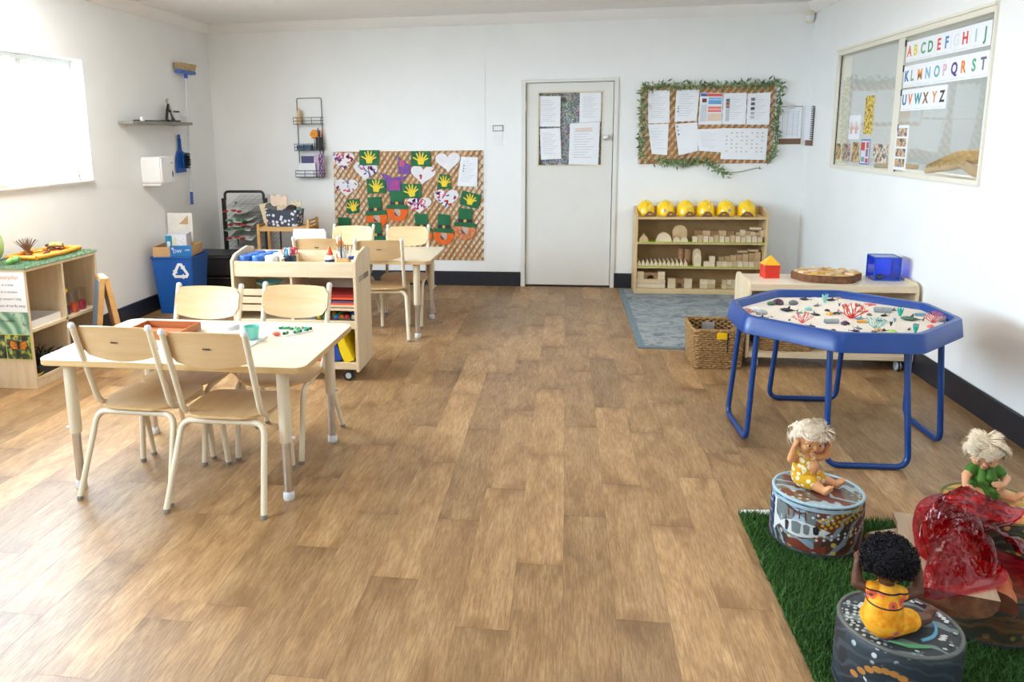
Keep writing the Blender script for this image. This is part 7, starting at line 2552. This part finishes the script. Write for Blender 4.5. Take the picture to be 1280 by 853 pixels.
def cell_mat():
    m, nt, N, L, b = newmat('red_cellophane')
    N.remove(b)
    tr = node(nt, 'ShaderNodeBsdfTransparent')
    tr.inputs[0].default_value = (.74, .010, .045, 1)
    gl = node(nt, 'ShaderNodeBsdfGlossy')
    gl.inputs['Roughness'].default_value = .02
    gl.inputs[0].default_value = (1, .93, .95, 1)
    df = node(nt, 'ShaderNodeBsdfTranslucent')
    df.inputs[0].default_value = (.60, .01, .03, 1)
    d2 = node(nt, 'ShaderNodeBsdfDiffuse')
    d2.inputs[0].default_value = (.60, .008, .03, 1)
    fr_n = node(nt, 'ShaderNodeLayerWeight')
    fr_n.inputs[0].default_value = .5
    f = noise_tex(nt, coords(nt), 60, 3)
    bp_n = node(nt, 'ShaderNodeBump')
    bp_n.inputs['Distance'].default_value = .0012
    L.new(f, bp_n.inputs['Height'])
    L.new(bp_n.outputs[0], gl.inputs['Normal'])
    m0 = node(nt, 'ShaderNodeMixShader')
    m0.inputs[0].default_value = .5
    L.new(df.outputs[0], m0.inputs[1])
    L.new(d2.outputs[0], m0.inputs[2])
    m1 = node(nt, 'ShaderNodeMixShader')
    m1.inputs[0].default_value = .045
    L.new(tr.outputs[0], m1.inputs[1])
    L.new(m0.outputs[0], m1.inputs[2])
    pw_ = node(nt, 'ShaderNodeMath', operation='POWER')
    pw_.inputs[1].default_value = 3.5
    L.new(fr_n.outputs['Facing'], pw_.inputs[0])
    ad = node(nt, 'ShaderNodeMath', operation='MULTIPLY_ADD')
    ad.inputs[1].default_value = .42
    ad.inputs[2].default_value = .028
    L.new(pw_.outputs[0], ad.inputs[0])
    mx = node(nt, 'ShaderNodeMixShader')
    L.new(ad.outputs[0], mx.inputs[0])
    L.new(m1.outputs[0], mx.inputs[1])
    L.new(gl.outputs[0], mx.inputs[2])
    L.new(mx.outputs[0], N['Material Output'].inputs[0])
    return m


def crumple(x, y, s):
    """sharp folded facets"""
    v = Vector((x * s, y * s, 2.7))
    d, _ = noise.voronoi(v)
    return min(1.0, d[1] - d[0])


cel_out = [(1.134, 2.527), (1.209, 2.662), (1.296, 2.734), (1.367, 2.740), (1.4, 2.705), (1.449, 2.668), (1.53, 2.654), (1.471, 2.569), (1.373, 2.513), (1.322, 2.471), (1.29, 2.368), (1.265, 2.252),
           (1.244, 2.190), (1.184, 2.145), (1.125, 2.118), (1.056, 2.085), (.995, 2.065), (.98, 2.105), (1.028, 2.197), (1.069, 2.254), (1.06, 2.316), (1.092, 2.416)]
cc_ = (1.20, 2.42)
n_a, n_r = 170, 50
per_ = []
P2 = [Vector((x, y, 0)) for x, y in cel_out]
for i in range(n_a):
    s = i / n_a * len(P2)
    k_ = int(s)
    t_ = s - k_
    a, b_, c, d = P2[k_ - 1], P2[k_ % len(P2)], P2[(k_ + 1) % len(P2)], P2[(k_ + 2) % len(P2)]
    per_.append(.5 * ((2 * b_) + (-a + c) * t_ + (2 * a - 5 * b_ + 4 * c - d) * t_ * t_ + (-a + 3 * b_ - 3 * c + d) * t_ ** 3))


def ridge(x, y, s, k_):
    return 1 - abs(noise.noise(Vector((x * s, y * s, k_)))) * 2.2


rj = random.Random(31)
mb = MB()
for r_ in range(n_r + 1):
    q = r_ / n_r
    for i in range(n_a):
        jq = min(1, max(0, q + (rj.uniform(-.2, .2) / n_r if 0 < r_ < n_r else 0)))
        x = cc_[0] + (per_[i].x - cc_[0]) * jq
        y = cc_[1] + (per_[i].y - cc_[1]) * jq
        an = math.atan2(y - cc_[1], x - cc_[0])
        pm_ = max(0.0, min(1.0, (noise.noise(Vector((x * 8 + 5, y * 8, 7.7))) + .12) * 3.5))
        z = .305 - .040 * q ** 1.5 + .034 * math.sin(an * 6 + 2.5 * q) * q * (1.2 - q) * 2 + .030 * ridge(x, y, 8, .3) * (1 - .4 * q)
        z += pm_ * (.013 * ridge(x, y, 30, 2.0) + .007 * ridge(x, y, 70, 5.0)) + .004 * ridge(x, y, 22, 9.0)
        z -= .028 * max(0, q - .85) / .15
        mb.v.append((x + rj.uniform(-.0008, .0008), y + rj.uniform(-.0008, .0008), max(z - .022, .252 if q < .98 else .246)))
for r_ in range(n_r):
    for i in range(n_a):
        a, b_, c, d = r_ * n_a + i, (r_ + 1) * n_a + i, (r_ + 1) * n_a + (i + 1) % n_a, r_ * n_a + (i + 1) % n_a
        if rj.random() < .5:
            mb.f += [(a, b_, c), (a, c, d)]
        else:
            mb.f += [(a, b_, d), (b_, c, d)]
o = solo('red_cellophane', 'crumpled shiny red cellophane sheet spread over the logs', 'cellophane', mb, cell_mat(), (0, 0, 0), smooth=32)
# the sheet is folded double: an inner layer under the outer one
inn = MB()
inn.v = [(cc_[0] + .02 + (x - cc_[0]) * .80, cc_[1] + (y - cc_[1]) * .78, .246 + max(0, (z - .246)) * (.62 + .3 * noise.noise(Vector((x * 14, y * 14, 3.3))))) for x, y, z in mb.v]
inn.f = list(mb.f)
link('inner_fold', mesh_from('inner_fold', inn, MATS['red_cellophane'], 0, 32), o)
# a second, folded layer at the right side falling down by the stool
mb = MB()
for i in range(21):
    for j in range(17):
        u, v_ = i / 20, j / 16
        x = 1.30 + .17 * u + .03 * math.sin(v_ * 4)
        y = 2.22 + .26 * v_ + .03 * u
        z = .285 - .13 * u ** 1.3 + .035 * crumple(x, y, 17) + .012 * crumple(x, y + 4, 33)
        mb.v.append((x, y, z))
for i in range(20):
    for j in range(16):
        a = i * 17 + j
        mb.f.append((a, a + 17, a + 18, a + 1))
o2 = link('loose_fold', mesh_from('loose_fold', mb, MATS['red_cellophane'], 0, 30), o)
# ------------------------------------------------------------------ dolls
def skin_mat(name, c):
    m, nt, N, L, b = newmat(name)
    f = noise_tex(nt, coords(nt), 14, 2)
    L.new(ramp(nt, f, [(.3, tuple(x * .93 for x in c)), (.7, c)]), b.inputs['Base Color'])
    setin(b, rough=.42, sss=.0, spec=.4)
    return m


SKIN1 = skin_mat('doll_skin_tan', hexc('#d69a68'))
SKIN2 = skin_mat('doll_skin_peach', hexc('#dba278'))
SKIN3 = skin_mat('doll_skin_brown', hexc('#5f3a28'))
LIP = plain('doll_lip', hexc('#b8584a'), .4)
LIPD = plain('doll_lip_dark', hexc('#6d3530'), .4)
EYEW = plain('eye_white', hexc('#e8e4df'), .2)
EYED = plain('eye_dark', hexc('#2a1c16'), .15)


def fused(mb, voxel, smooth_n):
    """one continuous skin grown over overlapping limbs"""
    me = bpy.data.meshes.new('raw')
    me.from_pydata(mb.v, [], mb.f)
    o = bpy.data.objects.new('raw', me)
    COL.objects.link(o)
    rm = o.modifiers.new('r', 'REMESH')
    rm.mode = 'VOXEL'
    rm.voxel_size = voxel
    sm = o.modifiers.new('s', 'SMOOTH')
    sm.factor = .5
    sm.iterations = smooth_n
    dg = bpy.context.evaluated_depsgraph_get()
    dg.update()
    out = bpy.data.meshes.new_from_object(o.evaluated_get(dg))
    bpy.data.objects.remove(o)
    bpy.data.meshes.remove(me)
    out.polygons.foreach_set('use_smooth', [True] * len(out.polygons))
    return out


def limb(mb, pts, rs, n=12):
    """tapered limb with round ends"""
    pts = [Vector(p) for p in pts]
    P_, R_ = [], []
    for i in range(len(pts) - 1):
        for k in range(5):
            q = k / 5
            P_.append(pts[i].lerp(pts[i + 1], q))
            R_.append(rs[i] + (rs[i + 1] - rs[i]) * q)
    P_.append(pts[-1])
    R_.append(rs[-1])
    mb.tube(P_, R_, n)
    mb.ball(P_[0], R_[0], n, 8)
    mb.ball(P_[-1], R_[-1], n, 8)
    for i in range(1, len(pts) - 1):
        mb.ball(pts[i], rs[i], n, 8)


def hand(mb, wrist, tip_dir, palm_n, s=1.0):
    """palm, four fingers of different lengths with a bend, and a thumb from the side"""
    d = Vector(tip_dir).normalized()
    nrm = Vector(palm_n)
    nrm = (nrm - d * nrm.dot(d)).normalized()
    side = d.cross(nrm)
    w = Vector(wrist)
    c = w + d * .010 * s
    for k in (-1, 0, 1):
        limb(mb, [w + side * k * .0028 * s, c + side * k * .0055 * s + d * .005 * s], [.0062 * s, .0058 * s], 8)
    for k, l in ((-1.5, .011), (-.5, .0135), (.5, .0128), (1.5, .0095)):
        b_ = c + side * k * .0042 * s + d * .006 * s
        m_ = b_ + d * l * .6 * s + nrm * .0015 * s
        limb(mb, [b_, m_, m_ + d * l * .45 * s + nrm * .004 * s], [.0030 * s, .0028 * s, .0023 * s], 7)
    b_ = w + d * .005 * s + side * .007 * s
    limb(mb, [b_, b_ + side * .007 * s + d * .005 * s, b_ + side * .0085 * s + d * .011 * s + nrm * .003 * s], [.0036 * s, .0032 * s, .0026 * s], 7)


def foot(mb, ankle, toe_dir, up, s=1.0):
    d = Vector(toe_dir).normalized()
    u = Vector(up)
    u = (u - d * u.dot(d)).normalized()
    side = d.cross(u)
    a = Vector(ankle)
    limb(mb, [a, a + d * .020 * s], [.0125 * s, .011 * s], 10)
    for k in range(5):
        b_ = a + d * .026 * s + side * (k - 2) * .0045 * s
        limb(mb, [b_ - d * .008 * s, b_ + d * (.006 - .0012 * abs(k - 1)) * s], [.0042 * s, .0034 * s], 7)


def face_frame(d):
    d = Vector(d).normalized()
    r_ = d.cross(Vector((0, 0, 1))).normalized()
    return d, r_, r_.cross(d)


def head_shapes(mb, c, d, r):
    c = Vector(c)
    f, s, u = face_frame(d)
    M = Matrix((( s.x, f.x, u.x, c.x), (s.y, f.y, u.y, c.y), (s.z, f.z, u.z, c.z), (0, 0, 0, 1)))
    keep = mb.T
    mb.T = M
    mb.ball((0, -.05 * r, .08 * r), r, 20, 14, (.95, 1.0, 1.02))
    mb.ball((0, .28 * r, -.38 * r), r * .62, 14, 10, (1.05, .95, .9))       # jaw
    for k in (-1, 1):
        mb.ball((k * .40 * r, .56 * r, -.32 * r), r * .34, 12, 8)            # cheeks
        mb.ball((k * .97 * r, -.10 * r, -.12 * r), r * .17, 10, 8, (.5, 1, 1.25))   # ears
        mb.ball((k * .36 * r, .80 * r, .10 * r), r * .20, 10, 8, (1.2, .6, .6))     # brow
    mb.ball((0, .99 * r, -.20 * r), r * .115, 10, 8, (1.1, 1, .9))           # nose
    mb.ball((0, .94 * r, -.09 * r), r * .075, 8, 6, (.8, 1, 1.7))
    mb.ball((0, .72 * r, -.72 * r), r * .20, 10, 8)                          # chin
    mb.ball((0, .86 * r, -.47 * r), r * .12, 10, 8, (1.5, .8, .6))           # lips
    mb.T = keep
    return M


def face_parts(t, M, r, lip, lid=0.0):
    """eyes, brows and mouth as parts"""
    for k in (-1, 1):
        e = MB()
        e.T = M
        e.ball((k * .34 * r, .800 * r, -.06 * r), r * .115, 12, 8, (1.15, .9, .8 - lid))
        eo = part(t, 'eye', e, EYEW, 0, 60)
        p_ = MB()
        p_.T = M
        p_.ball((k * .34 * r, .862 * r, -.065 * r), r * .078, 12, 8, (1, .75, .9 - lid))
        part(eo, 'pupil', p_, EYED, 0, 60)
        b_ = MB()
        b_.T = M
        b_.tube([(k * (.20 + .07 * i) * r, (.905 - .03 * i) * r, (.115 + .022 * math.sin(i * .8)) * r) for i in range(5)], [.018 * r] * 5, 5)
        part(t, 'eyebrow', b_, plain('doll_brow', hexc('#8a6244'), .7), 0, 60)
    m_ = MB()
    m_.T = M
    m_.ball((0, .945 * r, -.455 * r), r * .10, 12, 6, (1.5, .45, .36))
    m_.ball((0, .935 * r, -.515 * r), r * .09, 12, 6, (1.25, .45, .36))
    part(t, 'mouth', m_, lip, 0, 60)


def blond_hair(t, M, r, seed, mat, n=1500, L=.055, fringe=.0):
    rr = random.Random(seed)
    cap = MB()
    cap.T = M
    for (z0, sc) in ((.10, 1.07),):
        prof = [(0, 1.09)] + [(1.09 * math.sin(a), 1.09 * math.cos(a)) for a in [PI * .62 * k / 12 for k in range(1, 13)]]
        vs, fs = [], []
        n_ = 28
        for (q, z) in prof:
            for j in range(n_):
                a = 2 * PI * j / n_
                x, y = q * math.cos(a), q * math.sin(a)
                zz = z + .06
                # lift the cap off the face
                if y > .25:
                    zz = max(zz, .30 + .25 * (y - .25))
                vs.append((x * r, (y - .06) * r, zz * r))
        for i in range(len(prof) - 1):
            for j in range(n_):
                fs.append((i * n_ + j, (i + 1) * n_ + j, (i + 1) * n_ + (j + 1) % n_, i * n_ + (j + 1) % n_))
        cap.add(vs, fs)
    h = part(t, 'hair', cap, mat, 0, 60)
    st_ = MB()
    st_.T = M
    tufts = []
    for i in range(90):
        v_ = Vector((rr.gauss(0, 1), rr.gauss(0, 1), rr.gauss(0, 1))).normalized()
        tufts.append((v_, Vector((rr.gauss(0, .5), rr.gauss(0, .5), rr.gauss(0, .35))), rr.random() ** 1.6 * .55))
    crown = Vector((.15, -.35, 1)).normalized()
    cen = Vector((0, -.06, .06))
    for i in range(n):
        a = rr.uniform(0, 2 * PI)
        zc_ = rr.uniform(-.35, 1)
        q_ = math.sqrt(1 - zc_ * zc_)
        p = Vector((q_ * math.cos(a), q_ * math.sin(a), zc_))
        if p.y > .20 and p.z < .52 + .1 * math.sin(p.x * 9):
            continue
        tf_ = max(tufts, key=lambda t_: t_[0].dot(p))
        tang = (p - crown * p.dot(crown)) * .8 + tf_[1] + Vector((rr.gauss(0, .12), rr.gauss(0, .12), rr.gauss(0, .12)))
        tang -= p * tang.dot(p)
        if tang.length < .05:
            continue
        tang.normalize()
        l = L * rr.uniform(.7, 1.15)
        pts = []
        for k in range(4):
            s_ = l * k / 3
            d_ = (p * math.cos(s_) + tang * math.sin(s_))
            if d_.y > .42 and d_.z < .30 + fringe:
                d_.z = .30 + fringe + .05 * math.sin(d_.x * 20)
                d_.normalize()
            rad = 1.08 + tf_[2] * (k / 3) ** .8 + rr.uniform(0, .03)
            pts.append((d_ * rad + cen) * r)
        wv = tang.cross(p).normalized() * rr.uniform(.0008, .0019)
        st_.add([pts[0] - wv, pts[0] + wv, pts[1] + wv, pts[1] - wv, pts[2] + wv * .8, pts[2] - wv * .8, pts[3]], [(0, 1, 2, 3), (3, 2, 4, 5), (5, 4, 6)])
    part(h, 'hair_strands', st_, mat, 0, 0, kind='stuff')


def hair_mat(name, c1, c2):
    m, nt, N, L, b = newmat(name)
    f = noise_tex(nt, coords(nt), 130, 3)
    L.new(ramp(nt, f, [(.3, c1), (.7, c2)]), b.inputs['Base Color'])
    setin(b, rough=.6, spec=.2)
    return m


HAIR1 = hair_mat('hair_silver_blond', hexc('#dcc8ab'), hexc('#f9f0e0'))
HAIR2 = hair_mat('hair_cream_blond', hexc('#d2bb9a'), hexc('#f2e7d2'))
HAIR3 = hair_mat('hair_black', hexc('#0d0c0f'), hexc('#1e1c22'))


def flower_cloth(name, base, flower, sc, thr=.30):
    m, nt, N, L, b = newmat(name)
    vo = node(nt, 'ShaderNodeTexVoronoi')
    vo.inputs['Scale'].default_value = sc
    L.new(coords(nt), vo.inputs['Vector'])
    n_ = noise_tex(nt, coords(nt), 25, 3)
    a = mix_col(nt, ramp(nt, n_, [(.35, .5), (.65, 0)]), base, tuple(x * .72 for x in base))
    ring_ = ramp(nt, vo.outputs['Distance'], [(.0, 0), (.12, 0), (.17, 1), (thr, 1), (thr + .05, 0)])
    L.new(mix_col(nt, ring_, a, flower), b.inputs['Base Color'])
    setin(b, rough=.85, spec=.15)
    bump(nt, b, n_, .002, .6)
    return m


CLOTH1 = flower_cloth('mustard_floral', hexc('#d7a52c'), hexc('#efe3c4'), 52, .40)
CLOTH2 = plain('leaf_green_cloth', hexc('#4c7a2c'), .85, .18, 22, .003)


def band_cloth():
    m, nt, N, L, b = newmat('orange_batik')
    tc = node(nt, 'ShaderNodeTexCoord')
    sp = node(nt, 'ShaderNodeSeparateXYZ')
    L.new(tc.outputs['Object'], sp.inputs[0])
    n_ = noise_tex(nt, coords(nt), 40, 3)
    base = ramp(nt, n_, [(.35, hexc('#e08a1e')), (.5, hexc('#eda62c')), (.7, hexc('#f3bd45'))])
    vo = node(nt, 'ShaderNodeTexVoronoi')
    vo.inputs['Scale'].default_value = 38
    L.new(coords(nt), vo.inputs['Vector'])
    spots = mix_col(nt, ramp(nt, vo.outputs['Distance'], [(.16, 0), (.20, 1)]), hexc('#7a4a58'), hexc('#e2684a'))
    fac = ramp(nt, vo.outputs['Distance'], [(.44, 1), (.50, 0)])
    band = ramp(nt, sp.outputs['Z'], [(.0, 0), (.092, 0), (.0925, 1), (.124, 1), (.1245, 0)], 'CONSTANT')
    mu = node(nt, 'ShaderNodeMath', operation='MULTIPLY')
    L.new(fac, mu.inputs[0])
    L.new(band, mu.inputs[1])
    a = mix_col(nt, mu.outputs[0], base, spots)
    n2 = noise_tex(nt, coords(nt), 11, 1)
    lone = node(nt, 'ShaderNodeMath', operation='MULTIPLY')
    L.new(ramp(nt, n2, [(.60, 0), (.64, 1)]), lone.inputs[0])
    L.new(fac, lone.inputs[1])
    a = mix_col(nt, lone.outputs[0], a, hexc('#c2567a'))
    lines = ramp(nt, sp.outputs['Z'], [(.0, 0), (.0885, 0), (.0890, 1), (.0910, 1), (.0915, 0), (.1245, 0), (.125, 1), (.127, 1), (.1275, 0)], 'CONSTANT')
    a = mix_col(nt, lines, a, hexc('#2f2a38'))
    L.new(a, b.inputs['Base Color'])
    setin(b, rough=.85, spec=.15)
    bump(nt, b, n_, .0015, .5)
    return m


CLOTH3 = band_cloth()
VX = .0019

# --- doll 1: arms up, on the fish stool
D1 = (.882, 2.820, .213)
t = thing('doll', 'blond doll in a yellow flowered suit sitting with both arms raised', 'doll', D1)
b_ = MB()
limb(b_, [(0, .004, .040), (0, 0, .075), (0, 0, .105)], [.040, .039, .033], 16)
limb(b_, [(.002, 0, .110), (.006, 0, .150)], [.020, .019])
fd = (.10, -1, -.16)
hc, hr = (.008, -.004, .187), .0555
M1 = head_shapes(b_, hc, fd, hr)
limb(b_, [(-.030, 0, .112), (-.055, -.016, .108), (-.048, -.028, .165)], [.0165, .0145, .0095])
hand(b_, (-.047, -.029, .168), (.25, .1, 1), (1, .2, -.2), 1.15)
limb(b_, [(.034, 0, .114), (.066, -.010, .124), (.072, -.014, .166)], [.0165, .0145, .0095])
hand(b_, (.072, -.014, .168), (-.1, .1, 1), (-1, .2, 0), 1.15)
limb(b_, [(-.012, -.018, .030), (.020, -.050, .028), (.046, -.078, .018)], [.025, .021, .014])
foot(b_, (.048, -.080, .016), (.55, -.45, .75), (-.3, .3, .8), 1.1)
limb(b_, [(.020, .002, .030), (.064, -.004, .028), (.104, -.014, .018)], [.025, .021, .014])
foot(b_, (.106, -.015, .016), (.75, -.2, .7), (-.6, .1, .8), 1.1)
b_.ball((.020, -.028, .086), .022, 14, 10, (.9, 1, 1.3))
link('body', fused(b_, VX, 3), t).data.materials.append(SKIN1)
face_parts(t, M1, hr, LIP)
blond_hair(t, M1, hr, 3, HAIR1, 3000, .62)
c_ = MB()
limb(c_, [(0, .004, .040), (0, 0, .075), (0, 0, .100)], [.0455, .0435, .0355], 18)
limb(c_, [(-.018, -.016, .118), (-.024, 0, .126), (-.018, .016, .118)], [.011, .011, .011], 8)
limb(c_, [(.020, -.016, .118), (.026, 0, .126), (.020, .016, .118)], [.011, .011, .011], 8)
limb(c_, [(-.012, -.016, .034), (.010, -.040, .032)], [.031, .0285], 14)
limb(c_, [(.018, .002, .034), (.048, -.002, .032)], [.031, .0285], 14)
cl_ = link('romper', fused(c_, VX, 2), t)
cl_.data.materials.append(CLOTH1)

# --- doll 2: in green, looking down
D2 = (1.470, 2.800, .213)
t = thing('doll', 'blond doll in a leaf-green dress looking down over the red cellophane', 'doll', D2)
b_ = MB()
limb(b_, [(0, .004, .040), (0, 0, .075), (-.002, -.002, .100)], [.040, .039, .033], 16)
limb(b_, [(-.002, -.002, .105), (-.006, -.010, .145)], [.020, .019])
hc, hr = (-.010, -.016, .176), .052
M2 = head_shapes(b_, hc, (-.34, -.80, -.50), hr)
limb(b_, [(-.034, -.002, .106), (-.064, -.020, .088), (-.078, -.046, .066)], [.0165, .0150, .0095])
hand(b_, (-.078, -.047, .065), (.15, -.8, -.45), (.3, -.2, -1), 1.15)
limb(b_, [(.034, .0, .106), (.070, -.012, .078), (.040, -.052, .072)], [.0165, .0150, .0095])
hand(b_, (.038, -.053, .072), (-1, -.25, .1), (-.2, .9, -.2), 1.15)
limb(b_, [(-.018, -.014, .030), (-.040, -.060, .028), (-.055, -.102, .018)], [.025, .021, .014])
foot(b_, (-.056, -.104, .016), (-.2, -.6, .75), (.1, .5, .8), 1.1)
limb(b_, [(.022, -.006, .030), (.056, -.024, .026), (.088, -.036, .018)], [.025, .021, .014])
foot(b_, (.090, -.036, .016), (.65, -.3, .7), (-.5, .2, .8), 1.1)
link('body', fused(b_, VX, 3), t).data.materials.append(SKIN2)
face_parts(t, M2, hr, LIP, .35)
blond_hair(t, M2, hr, 8, HAIR2, 3000, .55)
c_ = MB()
limb(c_, [(0, .006, .036), (0, 0, .070), (-.002, -.002, .104)], [.054, .046, .0365], 18)
limb(c_, [(-.030, -.002, .110), (-.046, -.010, .101)], [.022, .0205], 12)
limb(c_, [(.030, .0, .110), (.050, -.006, .098)], [.022, .0205], 12)
for q in range(14):
    a = q * .45
    c_.ball((.050 * math.cos(a), .050 * math.sin(a), .024 + .012 * (q % 3)), .012, 8, 6)
limb(c_, [(-.024, -.038, .112), (-.030, -.050, .085), (-.014, -.048, .070)], [.010, .011, .008], 10)
limb(c_, [(.0, -.040, .112), (-.008, -.050, .095)], [.010, .010], 10)
link('dress', fused(c_, VX, 1), t).data.materials.append(CLOTH2)

# --- doll 3: dark curls, seen from behind
D3 = (.826, 1.945, .213)
t = thing('doll', 'dark-skinned doll with black curls in an orange patterned suit, back to the viewer', 'doll', D3)
b_ = MB()
limb(b_, [(0, 0, .042), (.002, .004, .080), (.004, .006, .112)], [.042, .040, .034], 16)
limb(b_, [(.004, .006, .115), (.004, .008, .150)], [.020, .019])
hc, hr = (.006, .012, .196), .054
M3 = head_shapes(b_, hc, (.35, .90, -.22), hr)
limb(b_, [(-.032, .012, .118), (-.062, .022, .126), (-.060, .034, .176)], [.0165, .0148, .0095])
hand(b_, (-.060, .035, .178), (.15, .15, 1), (1, .2, 0), 1.15)
limb(b_, [(.038, -.004, .114), (.080, .010, .122), (.084, .022, .172)], [.0165, .0150, .0095])
hand(b_, (.084, .023, .174), (-.1, .1, 1), (-1, .3, 0), 1.15)
limb(b_, [(.024, -.004, .034), (.085, .024, .030), (.130, .054, .020)], [.026, .021, .014])
foot(b_, (.132, .056, .018), (.55, .45, .75), (-.5, -.2, .8), 1.1)
limb(b_, [(-.012, .020, .034), (.012, .080, .030), (.030, .122, .020)], [.026, .021, .014])
foot(b_, (.031, .124, .018), (.2, .65, .75), (-.1, -.5, .8), 1.1)
link('body', fused(b_, VX, 3), t).data.materials.append(SKIN3)
face_parts(t, M3, hr, LIPD)
c_ = MB()
limb(c_, [(0, 0, .042), (.002, .004, .080), (.004, .006, .108)], [.0480, .0450, .0385], 18)
limb(c_, [(-.022, .006, .122), (-.030, .008, .122)], [.020, .020], 12)
limb(c_, [(.028, .0, .120), (.036, -.002, .118)], [.020, .020], 12)
limb(c_, [(.020, -.004, .038), (.068, .016, .034)], [.036, .030], 14)
limb(c_, [(-.012, .020, .038), (.004, .056, .034)], [.036, .030], 14)
link('romper', fused(c_, VX, 2), t).data.materials.append(CLOTH3)
cap = MB()
cap.T = M3
cap.ball((0, -.10 * hr, .14 * hr), hr * 1.13, 24, 16, (1.0, .98, 1.0))
# open the cap over the face
capv, capf = [], []
inv = M3.inverted()
loc_ = [inv @ Vector(v) for v in cap.v]
bad = {i for i, v in enumerate(loc_) if v.y > .35 * hr and v.z < .45 * hr or v.z < -.62 * hr}
cap.f = [f for f in cap.f if not any(i in bad for i in f)]
hp_ = part(t, 'hair', cap, HAIR3, 0, 60)
cu_ = MB()
cu_.T = M3
rr = random.Random(17)
for i in range(620):
    a = rr.uniform(0, 2 * PI)
    z = rr.uniform(-.55, 1)
    q = math.sqrt(max(0, 1 - z * z))
    p = Vector((q * math.cos(a), q * math.sin(a), z))
    if (p.y > .35 and p.z < .42):
        continue
    c = Vector((p.x, p.y * .98 - .10, p.z + .14)) * hr * rr.uniform(1.10, 1.22)
    u = p.orthogonal().normalized()
    u = Matrix.Rotation(rr.uniform(0, 6.28), 3, p) @ u
    w = p.cross(u)
    rad = rr.uniform(.0035, .0062)
    cu_.tube([c + (u * math.cos(k * .95) + p * math.sin(k * .95)) * rad + w * rad * .28 * k for k in range(8)], .0012, 4)
part(hp_, 'curls', cu_, HAIR3, 0, 60, kind='stuff')

# lettering becomes real mesh
_dg = bpy.context.evaluated_depsgraph_get()
for _o in [o for o in bpy.data.objects if o.type == 'FONT']:
    _me = bpy.data.meshes.new_from_object(_o.evaluated_get(_dg))
    _n = link(_o.name.split('.')[0], _me, _o.parent, _o.location, _o.rotation_euler)
    if 'label' in _o:
        _n['label'] = _o['label']
    bpy.data.objects.remove(_o)
